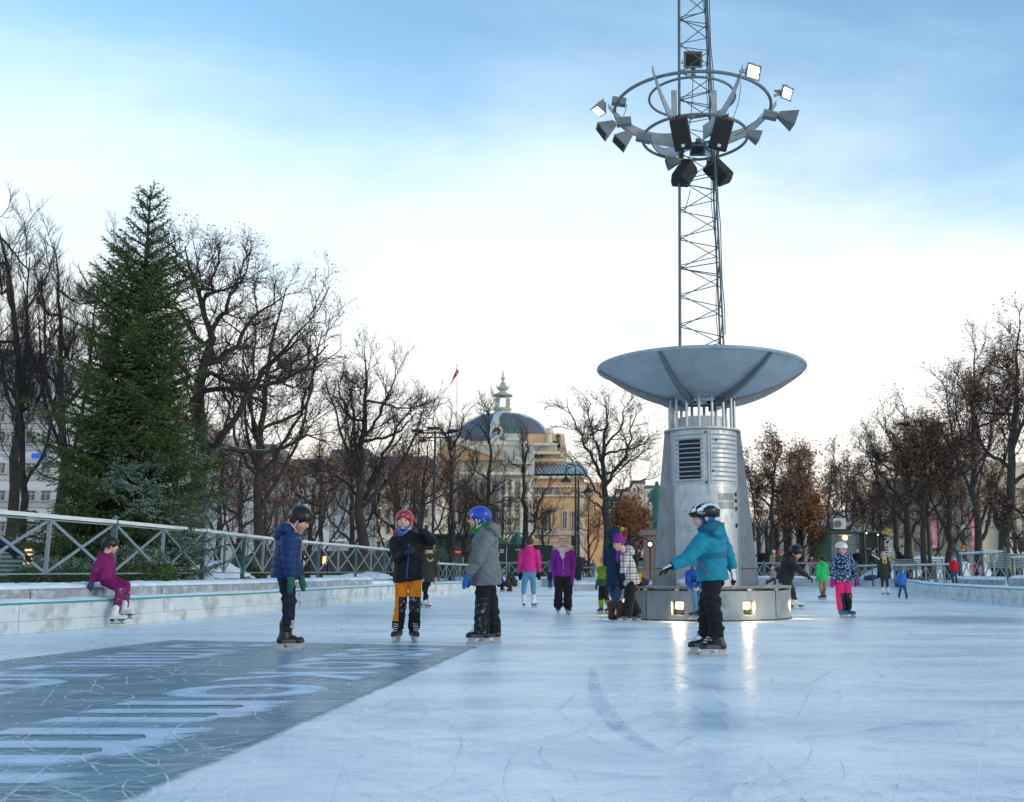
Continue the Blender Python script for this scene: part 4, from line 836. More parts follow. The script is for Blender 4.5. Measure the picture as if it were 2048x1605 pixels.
# ================================================================ SDF MODELLING (bodies, clothes, statues)
def rc(p0, r0, p1, r1, flat=None, k=None, op='u', fn=None): return ('rc', np.array(p0, float), r0, np.array(p1, float), r1, flat, k, op, fn)
def ell(c, r, R=None, k=None, op='u', fn=None): return ('el', np.array(c, float), np.array(r, float), R, None, None, k, op, fn)
def cut(c, n, k=None, bb=None): return ('pl', np.array(c, float), np.array(n, float), bb, None, None, k, 's', None)
def _bbox(p, mar):
    if p[0] == 'rc':
        lo = np.minimum(p[1] - p[2], p[3] - p[4]); hi = np.maximum(p[1] + p[2], p[3] + p[4])
        return lo - mar, hi + mar
    if p[0] == 'el':
        m = p[2].max() if p[3] is not None else p[2]; return p[1] - m - mar, p[1] + m + mar
    return None
def sdf_mesh(prims, res, k=.02, fold=0.0, quilt=None, zfine=None, post=None):
    mar = k + res * 2 + fold * 2; lo = np.array([1e9] * 3); hi = -lo
    for p in prims:
        if p[7] == 'u': a, b = _bbox(p, mar); lo = np.minimum(lo, a); hi = np.maximum(hi, b)
    xs = np.arange(lo[0], hi[0] + res, res); ys = np.arange(lo[1], hi[1] + res, res)
    if zfine: # (z threshold, fine res)
        zs = np.concatenate([np.arange(lo[2], zfine[0], res * 2), np.arange(max(zfine[0], lo[2]), hi[2] + res, res)])
    else: zs = np.arange(lo[2], hi[2] + res, res)
    nx, ny, nz = len(xs), len(ys), len(zs)
    D = np.full((nx, ny, nz), 1.0, np.float32)
    def sub(a, b):
        i0 = [max(0, np.searchsorted(s, q) - 1) for s, q in zip((xs, ys, zs), a)]; i1 = [min(len(s), np.searchsorted(s, q) + 1) for s, q in zip((xs, ys, zs), b)]
        return i0, i1
    for p in prims:
        kk = p[6] if p[6] is not None else k; bb = _bbox(p, max(kk, 0) + res * 2 + fold * 2)
        if bb is None: bb = (lo, hi) if p[3] is None else p[3]
        i0, i1 = sub(*bb)
        if any(b <= a for a, b in zip(i0, i1)): continue
        X = xs[i0[0]:i1[0], None, None].astype(np.float32); Y = ys[None, i0[1]:i1[1], None].astype(np.float32); Z = zs[None, None, i0[2]:i1[2]].astype(np.float32)
        if p[0] == 'rc':
            a, r0, b, r1, flat = p[1:6]; ax, ay, az = X - a[0], Y - a[1], Z - a[2]; d = b - a; dd = max(d @ d, 1e-9)
            t = np.clip((ax * d[0] + ay * d[1] + az * d[2]) / dd, 0, 1); qx, qy, qz = ax - t * d[0], ay - t * d[1], az - t * d[2]
            if flat is not None:
                n, f = flat; n = np.array(n, float); n /= np.linalg.norm(n); s = (qx * n[0] + qy * n[1] + qz * n[2]) * (1 / f - 1); qx, qy, qz = qx + s * n[0], qy + s * n[1], qz + s * n[2]
            d = np.sqrt(qx * qx + qy * qy + qz * qz) - (r0 + (r1 - r0) * t)
        elif p[0] == 'el':
            c, r, R = p[1:4]; qx, qy, qz = X - c[0], Y - c[1], Z - c[2]
            if R is not None: qx, qy, qz = (qx * R[0][0] + qy * R[0][1] + qz * R[0][2], qx * R[1][0] + qy * R[1][1] + qz * R[1][2], qx * R[2][0] + qy * R[2][1] + qz * R[2][2])
            qq = np.sqrt((qx / r[0]) ** 2 + (qy / r[1]) ** 2 + (qz / r[2]) ** 2); g = np.sqrt((qx / r[0] ** 2) ** 2 + (qy / r[1] ** 2) ** 2 + (qz / r[2] ** 2) ** 2) + 1e-6
            d = qq * (qq - 1) / g
        else:
            c, n = p[1], p[2]; d = -((X - c[0]) * n[0] + (Y - c[1]) * n[1] + (Z - c[2]) * n[2])   # region on the side n points to is removed
        if p[8] is not None: d = d + p[8](X, Y, Z)
        sl = (slice(i0[0], i1[0]), slice(i0[1], i1[1]), slice(i0[2], i1[2])); A = D[sl]
        if p[7] == 'u':
            if kk > 1e-5: h = np.clip(.5 + .5 * (d - A) / kk, 0, 1); D[sl] = d * (1 - h) + A * h - kk * h * (1 - h)
            else: D[sl] = np.minimum(A, d)
        else:
            d = -d
            if kk > 1e-5: h = np.clip(.5 - .5 * (d - A) / kk, 0, 1); D[sl] = d * (1 - h) + A * h + kk * h * (1 - h)
            else: D[sl] = np.maximum(A, d)
    X = xs[:, None, None]; Y = ys[None, :, None]; Z = zs[None, None, :]
    if fold:
        D += (fold * (.5 * np.sin(X * 31 + np.sin(Z * 17 + Y * 9) * 2.1) * np.sin(Z * 38 + X * 13 + Y * 11) + .5 * np.sin(Y * 27 + Z * 15 + 2.0 * np.sin(X * 14 + Z * 11)) * np.sin(Z * 55 + Y * 23 + 1.3 * np.sin(X * 25)) + .35 * np.sin(Z * 90 + 2 * np.sin(X * 33) + 2 * np.sin(Y * 29)))).astype(np.float32)
    if quilt: D += (quilt[1] * (1 - np.sqrt(np.abs(np.sin(math.pi * (Z + .15 * X) / quilt[0])) + .02)) ).astype(np.float32) 
    if post: D = post(D, X, Y, Z)
    # surface nets
    S = D < 0; c = np.zeros((nx - 1, ny - 1, nz - 1), np.int8)
    for i in (0, 1):
        for j in (0, 1):
            for l in (0, 1): c += S[i:nx - 1 + i, j:ny - 1 + j, l:nz - 1 + l]
    act = (c > 0) & (c < 8); I = np.argwhere(act); idx = np.full(act.shape, -1, np.int32); idx[act] = np.arange(len(I))
    acc = np.zeros((len(I), 3)); cnt = np.zeros(len(I)); G3 = [xs, ys, zs]
    cor = [(0, 0, 0), (1, 0, 0), (0, 1, 0), (1, 1, 0), (0, 0, 1), (1, 0, 1), (0, 1, 1), (1, 1, 1)]
    for a in range(8):
        for ax in range(3):
            if cor[a][ax] == 0:
                b = list(cor[a]); b[ax] = 1; ia = I + cor[a]; ib = I + b; da = D[ia[:, 0], ia[:, 1], ia[:, 2]]; db = D[ib[:, 0], ib[:, 1], ib[:, 2]]
                m = (da < 0) != (db < 0); t = np.where(m, da / np.where(m, da - db, 1), 0)
                for q in range(3):
                    pa = G3[q][ia[:, q]]; pb = G3[q][ib[:, q]]; acc[:, q] += np.where(m, pa + (pb - pa) * t, 0)
                cnt += m
    V = acc / np.maximum(cnt, 1)[:, None]; Fs = []
    for ax in range(3):
        o1, o2 = (ax + 1) % 3, (ax + 2) % 3
        sa = [slice(None)] * 3; sb = [slice(None)] * 3; sa[ax] = slice(0, -1); sb[ax] = slice(1, None)
        A = S[tuple(sa)]; B = S[tuple(sb)]; E = np.argwhere(A != B); 
        ok = (E[:, o1] > 0) & (E[:, o2] > 0) & (E[:, o1] < D.shape[o1] - 1) & (E[:, o2] < D.shape[o2] - 1); E = E[ok]
        if len(E) == 0: continue
        def g(d1, d2):
            e = E.copy(); e[:, o1] -= d1; e[:, o2] -= d2; return idx[e[:, 0], e[:, 1], e[:, 2]]
        q = np.stack([g(1, 1), g(0, 1), g(0, 0), g(1, 0)], 1); fl = A[E[:, 0], E[:, 1], E[:, 2]]
        q[~fl] = q[~fl][:, ::-1]; Fs.append(q)
    F = np.concatenate(Fs) if Fs else np.zeros((0, 4), np.int32)
    F = F[(F >= 0).all(1)]
    return V, F
# ================================================================ BUILDINGS
GLASS = mat('window_glass', (.035, .045, .055), .12, spec=.8, var=.3, vs_=.8); GLASSW = mat('window_lit', (.3, .2, .1), .3, emit=(1, .52, .18), es=.9)
STONE = mat('pale_stone', (.66, .58, .47), .85, var=.14, vs_=.5, bump=.2, bs=4); STONEG = mat('grey_stone', (.44, .44, .41), .85, var=.14, vs_=.6, bump=.3, bs=4, col2=(.45, .44, .40), c2s=.8, c2t=.56)
OCHRE = mat('ochre_brick', (.62, .41, .24), .85, var=.12, vs_=.6, bump=.3, bs=9); SLATE = mat('slate_roof', (.10, .115, .135), .6, var=.18, vs_=2, bump=.4, bs=8); ZINC = mat('zinc_roof', (.50, .60, .66), .5, .1, var=.15)
VERD = mat('verdigris', (.050, .17, .13), .6, .2, var=.25, vs_=5, col2=(.05, .14, .12), c2s=5, c2t=.56); WHITE = mat('white_render', (.60, .60, .60), .8, var=.06); CREAM = mat('cream_render', (.66, .56, .42), .85, var=.07, vs_=.5)
GREYR = mat('grey_render', (.38, .40, .42), .85, var=.1, vs_=.5); BRN = mat('dark_shopfront', (.035, .035, .04), .6); FRAME = mat('window_frame', (.45, .45, .45), .6)
def px3(px, py, Y): return U(px, py, Y)
class Bld:
    def __init__(s, name, label, Y, x0, x1, cat='building', y=1150):
        s.Y = Y; a = U((x0 + x1) / 2, HOR, Y); s.t = thing(name, label, cat, (a.x, Y, .3)); s.wm = {}
    def block(s, name, x0, y0, x1, y1, m, dy=0, depth=8, base=False, label=None):
        a = U(x0, y0, s.Y + dy); b = U(x1, y1, s.Y + dy); z1 = max(a.z, b.z); z0 = .2 if base else min(a.z, b.z)
        xa, xb = GX(x0, s.Y + dy, z0).x, GX(x1, s.Y + dy, z0).x
        o = MB().bb(min(xa, xb), max(xa, xb), s.Y + dy, s.Y + dy + depth, z0, z1).build(name, m, s.t)
        if label: o['label'] = label
        return o
    def win(s, x0, y0, x1, y1, dy=0, m=None, arch=False, surround=None, mull=True):
        a = U(x0, y1, s.Y + dy); b = U(x1, y0, s.Y + dy); w, h = b.x - a.x, b.z - a.z; key = (round(w, 2), round(h, 2), m.name if m else '', arch, surround.name if surround else '')
        if key not in s.wm:
            t = w * .10; f = MB(); d = .10
            f.bb(-w / 2, -w / 2 + t, -d, .05, 0, h); f.bb(w / 2 - t, w / 2, -d, .05, 0, h); f.bb(-w / 2 + t, w / 2 - t, -d, .05, h - t, h); f.bb(-w / 2 - t * .5, w / 2 + t * .5, -d * 2, .05, -t, 0)
            if mull: f.bb(-t * .25, t * .25, -.04, .05, 0, h - t); f.bb(-w / 2 + t, -t * .25, -.04, .05, h * .62, h * .62 + t * .4); f.bb(t * .25, w / 2 - t, -.04, .05, h * .62, h * .62 + t * .4)
            g = MB().bb(-w / 2 + t * .5, w / 2 - t * .5, -.02, .03, .01, h - t * .5)
            s.wm[key] = (f.mesh('window', surround or FRAME), g.mesh('pane', m or GLASS))
        f, g = s.wm[key]; o = link('window', f, s.t, Vector(((a.x + b.x) / 2, a.y, a.z)) - wloc(s.t)); link('pane', g, o); return o

# ---- the domed theatre
T = Bld('theatre', 'ochre and stone theatre with a big grey dome, lantern spire and green statues', 170, 870, 1170)
T.block('front_wing', 862, 955, 1040, 1142, STONEG, -2, 26, True); T.block('front_wall', 875, 892, 1038, 955, STONE, 0, 22)
T.block('tower_block', 1009, 892, 1062, 1142, STONEG, -6, 8, True)
T.block('main_block', 1052, 868, 1128, 960, OCHRE, 8, 26); T.block('side_wing', 1058, 948, 1168, 1142, OCHRE, 2, 22, True)
T.block('far_wing', 1162, 965, 1212, 1142, OCHRE, 14, 20, True)
T.block('attic', 905, 886, 1112, 902, STONE, 3, 26)
for y0, y1, x0, x1, dy, m in ((887, 891, 900, 1115, 1.2, STONE), (903, 908, 900, 1120, 1.0, STONE), (918, 923, 1050, 1132, 5.5, STONE), (924, 928, 1005, 1066, -7.0, STONE), (944, 950, 862, 1066, -7.2, STONE),
                          (952, 957, 1056, 1172, .8, STONE), (972, 975, 1056, 1170, 1.4, STONE), (990, 993, 1056, 1170, 1.4, STONE), (1062, 1070, 1056, 1170, 1.2, STONEG), (990, 994, 1005, 1066, -6.6, STONE), (1030, 1036, 1005, 1066, -6.6, STONE), (1070, 1078, 860, 1066, -7, STONE)):
    T.block('cornice', x0, y0, x1, y1, m, dy, 1.2)
for y in range(962, 1140, 9): T.block('stone_course', 1007, y, 1064, y + 3.2, STONE, -6.25, .3)
for y in range(1080, 1140, 11): T.block('stone_course', 1056, y, 1169, y + 4, STONEG, 1.6, .5)
T.block('quoin', 1160, 975, 1168, 1142, STONE, 1.5, .6, True); T.block('quoin', 1121, 868, 1127, 916, STONE, 7.5, .6)
for x in (1009, 1022, 1040, 1054): T.block('pilaster', x, 958, x + 6, 1066, STONE, -6.9, .8)
for x in (868, 884, 906, 928, 952, 975, 996): T.block('pilaster', x, 960, x + 7, 1066, STONE, -3, 1.2)
for y in range(1082, 1140, 12): T.block('stone_course', 862, y, 1006, y + 5, STONE, -2.5, .5)
for x in (1068, 1082, 1096, 1110): T.win(x, 974, x + 9, 989, 1.9)
for x in (1086,): T.win(x, 1017, x + 18, 1062, 1.9, surround=STONE)
for x in (1063, 1124, 1142): T.win(x, 1022, x + 11, 1058, 1.9, surround=STONE)
for x in (1067, 1079): T.win(x, 907, x + 8, 916, 7.9, surround=STONE)
for x in (1064, 1078, 1092, 1106): T.win(x, 926, x + 5, 932, 7.9)
for x in (890, 912, 935, 959, 981): T.win(x, 968, x + 12, 992, -2.1, surround=STONE); T.win(x, 1008, x + 12, 1050, -2.1, surround=STONE); T.win(x, 1085, x + 10, 1112, -2.1)
for x in (1028,): T.win(x, 1000, x + 11, 1024, -6.1, surround=STONE); T.win(x, 1085, x + 11, 1115, -6.1)
# zinc lean-to roof of the wing with standing seams
a, b_, c_, d_ = U(1062, 948, 172), U(1176, 948, 172), U(1158, 924, 180), U(1050, 924, 180)
MB().add([a, b_, c_, d_, a + Vector((0, 0, -.4)), b_ + Vector((0, 0, -.4)), c_ + Vector((0, 0, -.4)), d_ + Vector((0, 0, -.4))], [(0, 1, 2, 3), (7, 6, 5, 4), (0, 4, 5, 1), (1, 5, 6, 2), (2, 6, 7, 3), (3, 7, 4, 0)]).build('wing_roof', ZINC, T.t)
for q in range(17):
    u = q / 16; MB().beam(a + (b_ - a) * u + Vector((0, -.05, .1)), d_ + (c_ - d_) * u + Vector((0, 0, .1)), .12, .2).build('roof_seam', ZINC, T.t)
# pediment
def ppoly(name, pts, Y, depth, m): MB().prism([U(x, y, Y) for x, y in pts], (0, depth, 0)).build(name, m, T.t)
ppoly('pediment', [(872, 921), (1015, 921), (905, 877), (880, 880)], 168.5, 3, OCHRE)
for p, q in (((905, 877), (1018, 918)), ((905, 877), (872, 892))): MB().beam(U(*p, 168), U(*q, 168), 1.2, .5, up=(0, 1, 0)).build('pediment_cornice', STONE, T.t)
ppoly('gable_top', [(895, 882), (905, 870), (918, 874), (918, 884)], 167.5, 1, STONE)
# dome
DY = 186; dc = U(1007, 896, DY); Rx = (U(1105, 893, DY).x - U(908, 893, DY).x) / 2; dh = U(1007, 829, DY).z - dc.z
dcx = (U(1105, 893, DY).x + U(908, 893, DY).x) / 2; pr = [(math.cos(t) ** .92 * 1.0, math.sin(t)) for t in [math.pi / 2 * i / 14 for i in range(15)]]
T_d = MB().lathe([(Rx * r, dh * z) for r, z in pr], (dcx, DY, dc.z), 56); T_d.build('dome', SLATE, T.t, True)
MB().lathe([(Rx * 1.03, -1.0), (Rx * 1.03, .0), (Rx * 1.0, .15)], (dcx, DY, dc.z), 56).build('dome_base', STONE, T.t, True)
for ang, wd in ((-97, .8), (-20, .7), (200, .7), (60, .6), (120, .6)):
    a = rad(ang); c, s = math.cos(a), math.sin(a); t = Vector((-s, c, 0)) * wd; vs_ = []; fs = []
    for r, z in pr[:-1]:
        for q in (1.0, 1.035):
            for sg in (-1, 1): vs_.append(Vector((dcx + Rx * r * c * q, DY + Rx * r * s * q, dc.z + dh * z * (q + .01))) + t * sg * (1 - z * .35))
    for i in range(len(pr) - 2): a_ = i * 4; b4 = a_ + 4; fs += [(a_ + 2, a_ + 3, b4 + 3, b4 + 2), (a_, a_ + 2, b4 + 2, b4), (a_ + 1, b4 + 1, b4 + 3, a_ + 3)]
    MB().add(vs_, fs).build('dome_rib', ZINC, T.t)
# dormer with round window in the dome
oc = U(994, 864, DY - Rx * .93); MB().lathe([(0, 0), (1.15, 0), (1.15, .6), (.8, .6), (.8, .35), (0, .35)], (0, 0, 0), 20)
dm = MB(); dm.tube([(oc.x, oc.y - .6, oc.z), (oc.x, oc.y + 3, oc.z)], 1.15, 20); dm.build('dome_dormer', STONE, T.t)
MB().tube([(oc.x, oc.y - .66, oc.z), (oc.x, oc.y - .5, oc.z)], .75, 16).build('round_window', GLASS, T.t); MB().sphere((oc.x, oc.y, oc.z + 1.6), (.5, .5, .7)).build('dormer_finial', STONE, T.t)
oc2 = U(993, 881, DY - Rx * 1.0); MB().tube([(oc2.x, oc2.y - .3, oc2.z), (oc2.x, oc2.y + 2, oc2.z)], .6, 16).build('round_window', STONE, T.t)
# lantern
lc = U(1005, 829, DY); sc = 186 / 1960.0 * .985
def LZ(py): return U(1005, py, DY).z
MB().lathe([(0, LZ(829)), (1.9, LZ(829)), (1.9, LZ(826)), (1.5, LZ(825)), (1.5, LZ(822)), (1.75, LZ(821)), (1.75, LZ(817)), (0, LZ(817))], (lc.x, DY, 0), 8).build('lantern_base', STONEG, T.t)
for sx in (-1, 1):
    for sy in (-1, 1): MB().bb(lc.x + sx * 1.0 - .33, lc.x + sx * 1.0 + .33, DY + sy * 1.0 - .33, DY + sy * 1.0 + .33, LZ(817), LZ(796)).build('lantern_pier', STONEG, T.t)
arch = [(-.68, 0)] + [(-.68 * math.cos(rad(q * 18)), .8 * math.sin(rad(q * 18))) for q in range(1, 10)] + [(.68, 0), (.68, 1.4), (-.68, 1.4)]
for sy in (-1.3, 1.0): MB().prism([(lc.x + x, DY + sy, LZ(800) + z) for x, z in arch], (0, .3, 0)).build('lantern_arch', STONEG, T.t)
MB().lathe([(0, LZ(796) + .6), (1.9, LZ(796) + .3), (1.95, LZ(790)), (1.3, LZ(788)), (.7, LZ(785)), (.55, LZ(783)), (1.0, LZ(780)), (1.15, LZ(777)), (.95, LZ(774)), (.35, LZ(771)), (.5, LZ(768)), (.3, LZ(765)), (.22, LZ(760)), (.42, LZ(758)), (.42, LZ(756)), (.18, LZ(754)), (.12, LZ(745)), (.0, LZ(739))], (lc.x, DY, 0), 12).build('lantern_cap', STONEG, T.t, True)
for k in range(6): a = k * math.pi / 3; MB().tube([(lc.x + 1.1 * math.cos(a), DY + 1.1 * math.sin(a), LZ(777)), (lc.x + 1.25 * math.cos(a), DY + 1.25 * math.sin(a), LZ(769))], [.14, .05], 5).build('pinnacle', STONEG, T.t)
# chimney, corner statue
p = U(1099, 890, 178); MB().lathe([(.55, 0), (.5, 2.0), (.8, 2.1), (.8, 2.5), (.6, 2.55), (.6, 3.0)], p, 10).build('chimney', STONE, T.t)
ppoly('corner_roof', [(1104, 896), (1122, 896), (1118, 884), (1106, 882)], 178, 8, ZINC)
def figure(name, p, h, m, parent, seed=0, cloak=True):
    """draped standing bronze figure built as one mesh"""
    pr = [((0, 0, h * .12), .10 * h, (0, 0, h * .55), .085 * h), ((0, 0, h * .55), .085 * h, (0, 0, h * .78), .10 * h), ((0, 0, h * .84), .035 * h, (0, 0, h * .90), .035 * h), ((-.11 * h, 0, h * .77), .045 * h, (-.15 * h, -.03 * h, h * .60), .035 * h), ((.11 * h, 0, h * .77), .045 * h, (.17 * h, -.06 * h, h * .62), .035 * h), ((-.15 * h, -.03 * h, h * .6), .033 * h, (-.10 * h, -.12 * h, h * .52), .025 * h),
          ((-.05 * h, 0, .02 * h), .035 * h, (-.05 * h, 0, h * .45), .05 * h), ((.06 * h, -.02 * h, .02 * h), .035 * h, (.05 * h, 0, h * .45), .05 * h)]
    if cloak: pr.append(((.03 * h, .06 * h, h * .16), .11 * h, (0, .05 * h, h * .74), .08 * h))
    P = [rc(*q) for q in pr] + [ell((0, -.01 * h, h * .945), (.045 * h, .052 * h, .062 * h)), ell((0, 0, .01 * h), (.14 * h, .13 * h, .02 * h))]
    V, F = sdf_mesh(P, h / 42, .03 * h, fold=.006 * h)
    return link(name, fastmesh(name, V + np.array(p) - np.array(wloc(parent)), F, [m], None, True), parent)
figure('bronze_group', U(1018, 878, 165) , 2.6, VERD, T.t); figure('bronze_group', U(1031, 878, 165), 2.5, VERD, T.t, 1)
MB().box(tuple(U(1025, 874, 165) - Vector((0, 0, 0.0)) ), (2.6, 1.4, .9)).build('statue_plinth', STONEG, T.t)
T.block('statue_pier', 1014, 880, 1036, 891.5, STONEG, -6.2, 3); T.block('pier_cap', 1011, 876, 1039, 881, STONE, -6.4, 3.6)
figure('bronze_figure', U(1116, 890, 176), 2.2, mat('dark_bronze', (.04, .06, .06), .6), T.t)

# ---- left modern block
B = Bld('office_building', 'pale modern block with rows of windows behind the trees at the far left', 62, -90, 135)
B.block('facade', -140, 742, 118, 1142, WHITE, 0, 16, True); B.block('attic_storey', -140, 700, 60, 742, GREYR, 2, 12); B.block('roof_edge', -140, 738, 121, 745, FRAME, -.4, 17)
B.block('right_facade', 118, 830, 330, 1142, GREYR, 1, 16, True)
for j, (y0, y1) in enumerate(((762, 800), (815, 845), (862, 888), (925, 947), (980, 1002), (1042, 1064))):
    if j < 5:
        B.block('spandrel', -140, y1 + 4, 118, y1 + 13, FRAME if j % 2 else GREYR, -.12, .12)
    for x in range(-130, 110, 30): B.win(x, y0, x + 25, y1, -.02, GLASSW if (j == 3 and x in (20,)) or (j == 4 and x == -40) else None)
for j, (y0, y1) in enumerate(((860, 890), (925, 950), (985, 1010), (1040, 1062))):
    for x in range(128, 320, 24): B.win(x, y0, x + 15, y1, .98, None)
B.block('shopfront', -140, 1085, 330, 1142, BRN, -.6, .6, True); B.block('canopy', -140, 1078, 330, 1086, GREYR, -1.6, 1.5)
for x in range(-120, 320, 40): B.win(x, 1096, x + 30, 1140, -.7, GLASSW if x in (40, 80, -40, 160) else None, mull=False)
SIGNB = mat('blue_sign', (.01, .12, .55), .5, emit=(.01, .12, .6), es=.08); MB().box(U(78, 912, 61.6), (.9, .1, .3)).build('blue_sign', SIGNB, B.t)
# ---- street row behind the trees, left centre
B2 = Bld('street_row', 'grey and white town houses with slate roofs behind the left-centre trees', 120, 330, 900)
for x0, x1, yt, m in ((330, 470, 935, WHITE), (471, 560, 915, GREYR), (561, 655, 945, WHITE), (656, 745, 925, GREYR), (746, 868, 940, STONE)):
    B2.block('house_wall', x0, yt, x1, 1142, m, 0, 14, True)
    ppts = [U(x0 - 2, yt, 119.4), U(x1 + 2, yt, 119.4), U(x1 - 8, yt - 26, 124), U(x0 + 8, yt - 26, 124)]
    MB().add([*ppts, *[p + Vector((0, 5, -.2)) for p in ppts]], [(0, 1, 2, 3), (3, 2, 6, 7), (0, 3, 7, 4), (1, 5, 6, 2)]).build('roof', SLATE, B2.t)
    B2.block('cornice', x0, yt, x1, yt + 4, STONE, -.5, .5)
    y = yt + 14; k = 0
    while y < 1090:
        x = x0 + 7
        while x < x1 - 12: B2.win(x, y, x + 9, y + 18, -.02); x += 19
        y += 32; k += 1
    B2.block('shopfront', x0 + 2, 1102, x1 - 2, 1142, BRN, -.5, .5, True)
for x in (352, 398, 440, 520, 607, 640, 700): B2.win(x, 1112, x + 14, 1128, -.6, GLASSW, mull=False)
SG = mat('white_sign', (.6, .62, .62), .5); 
for x, y, w in ((500, 1076, 26), (662, 1078, 30), (775, 1082, 18)): B2.block('shop_sign', x, y, x + w, y + 5, SG, -.8, .2)
# ---- right cream university building
B3 = Bld('cream_building', 'cream classical building with tall pilasters behind the trees at the right edge', 95, 1800, 2100)
B3.block('main_wall', 1790, 985, 1990, 1142, CREAM, 4, 14, True); B3.block('portico_wall', 1962, 925, 2160, 1142, CREAM, -2, 14, True)
B3.block('cornice', 1955, 968, 2165, 976, STONE, -2.8, .8); B3.block('cornice', 1786, 982, 1962, 989, STONE, 3.4, .6); B3.block('attic_roof', 1790, 955, 1962, 984, ZINC, 8, 8); B3.block('base_course', 1955, 1100, 2165, 1142, STONE, -2.6, .6, True)
for x in (2002, 2020, 2038, 2056, 2074): B3.block('pilaster', x, 1010, x + 9, 1100, STONE, -2.5, .5, False)
for x in (1826, 1862, 1905, 1940): B3.win(x, 1035, x + 14, 1052, 3.95, surround=STONE); B3.win(x, 1074, x + 16, 1104, 3.95, surround=STONE)
B3.win(1828, 1116, 1842, 1126, 3.95)
# ---- low colonnaded building behind kiosk, distant roofs
B4 = Bld('colonnade_building', 'low dark building with pale pillars behind the brown trees right of the tower', 88, 1490, 1640)
B4.block('rear_wall', 1480, 1050, 1700, 1142, BRN, 3, 6, True); B4.block('roof_slab', 1478, 1044, 1702, 1052, GREYR, -.5, 9)
for x in (1492, 1508, 1525, 1540, 1562, 1588, 1612, 1640): B4.block('pillar', x, 1052, x + 7, 1142, STONEG, 0, .5, True)
B5 = Bld('distant_houses', 'hazy pale houses at the end of the street left of the statue', 230, 1215, 1320)
for x0, x1, y0, m in ((1200, 1232, 1000, GREYR), (1233, 1262, 985, WHITE), (1263, 1290, 968, CREAM), (1291, 1345, 978, STONE)):
    B5.block('house_wall', x0, y0, x1, 1142, m, 0, 10, True); 
    for y in range(y0 + 8, 1120, 16):
        for x in range(x0 + 4, x1 - 6, 9): B5.win(x, y, x + 4, y + 9, -.05, mull=False)
    B5.block('roof', x0 - 1, y0 - 7, x1 + 1, y0, SLATE, 1, 8)
B6 = Bld('distant_block', 'grey building seen through the trees between the tower and the kiosk', 140, 1640, 1800)
B6.block('facade', 1600, 1035, 1830, 1142, GREYR, 0, 10, True); B6.block('snowy_roof', 1598, 1020, 1832, 1036, mat('snowy_roof', (.65, .7, .74), .8), 0, 10)
for y in (1046, 1072, 1098):
    for x in range(1610, 1820, 20): B6.win(x, y, x + 9, y + 15, -.05)

# ================================================================ KIOSKS, HOARDING
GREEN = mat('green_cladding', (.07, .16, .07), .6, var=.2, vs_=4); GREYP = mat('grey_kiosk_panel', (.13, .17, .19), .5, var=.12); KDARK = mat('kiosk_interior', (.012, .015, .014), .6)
K = Bld('green_kiosk', 'green and grey kiosk with open serving hatch behind the right-hand skaters', 60, 1630, 1790, 'kiosk')
p0 = GX(1661, 60, .4); p1 = GX(1780, 60, .4); zt_ = Zat(1064, 60); pl = GX(1630, 62.4, .4)
MB().bb(p0.x, p1.x, 60.15, 63, .3, zt_ - .06).build('body', GREYP, K.t); 
n = 11
for q in range(n):
    a = Vector((p0.x, 60, .3)).lerp(Vector((pl.x, 62.4, .3)), (q + .04) / n); b = Vector((p0.x, 60, .3)).lerp(Vector((pl.x, 62.4, .3)), (q + .96) / n)
    MB().prism([a, b, b + Vector((0, .06, 0)), a + Vector((0, .06, 0))], (0, 0, zt_ - .3 - .28 * (q / n) * 0 - .22 * q / n)).build('cladding_board', GREEN, K.t)
MB().bb(p0.x - .1, p1.x + .15, 59.8, 63.2, zt_ - .05, zt_ + .03).build('roof', mat('kiosk_roof', (.06, .10, .08), .5), K.t)
for x0, x1, y0, y1 in ((1663, 1688, 1067, 1090), (1663, 1688, 1091, 1115), (1663, 1688, 1116, 1139), (1690, 1717, 1067, 1090), (1690, 1717, 1091, 1115), (1690, 1717, 1116, 1139)): K.block('wall_panel', x0, y1, x1 - .6, y0, GREYP, .06, .1)
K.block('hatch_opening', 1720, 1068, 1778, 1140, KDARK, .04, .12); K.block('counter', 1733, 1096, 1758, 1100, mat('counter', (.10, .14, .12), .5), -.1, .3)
for x in (1719, 1732, 1758, 1778): K.block('hatch_post', x, 1066, x + 1.6, 1140, GREYP, -.02, .08)
K.block('chalk_board', 1761, 1070, 1773, 1118, KDARK, -.06, .04)
tm = textmesh('Kaffe', .62); tm.materials.clear(); tm.materials.append(SG); o = link('lettering', tm, K.t, U(1769.5, 1094, 59.9) - wloc(K.t)); o.rotation_euler = (rad(90), rad(90), 0)
LAMP = mat('warm_bulb', (1, .8, .5), .4, emit=(1, .66, .26), es=1.2)
for x, y, r in ((1690, 1076, .16), (1733, 1067, .05), (1756, 1070, .05)): MB().sphere(U(x, y, 59.8), r, 10, 8).build('wall_lamp', LAMP, K.t, True)
K.block('lamp_bracket', 1678, 1070, 1703, 1071.5, SG, -.1, .06)
for x, y in ((1776, 1062), (1770, 1066), (1781, 1070)): MB().sphere(U(x, y, 59.75), (.25, .12, .15), 8, 6).build('garland', mat('dry_garland', (.35, .24, .12), .9, var=.4, vs_=9, bump=.8, bs=20), K.t)
ac = thing('air_conditioner', 'white air conditioning unit with a round fan on the kiosk roof', 'air conditioner', U(1680, 1060, 60.6))
MB().bb(U(1667, 1050, 60.3).x, U(1692, 1050, 60.3).x, 60.3, 61, Zat(1059, 60.5), Zat(1037, 60.5)).build('casing', mat('ac_white', (.62, .62, .58), .5), ac)
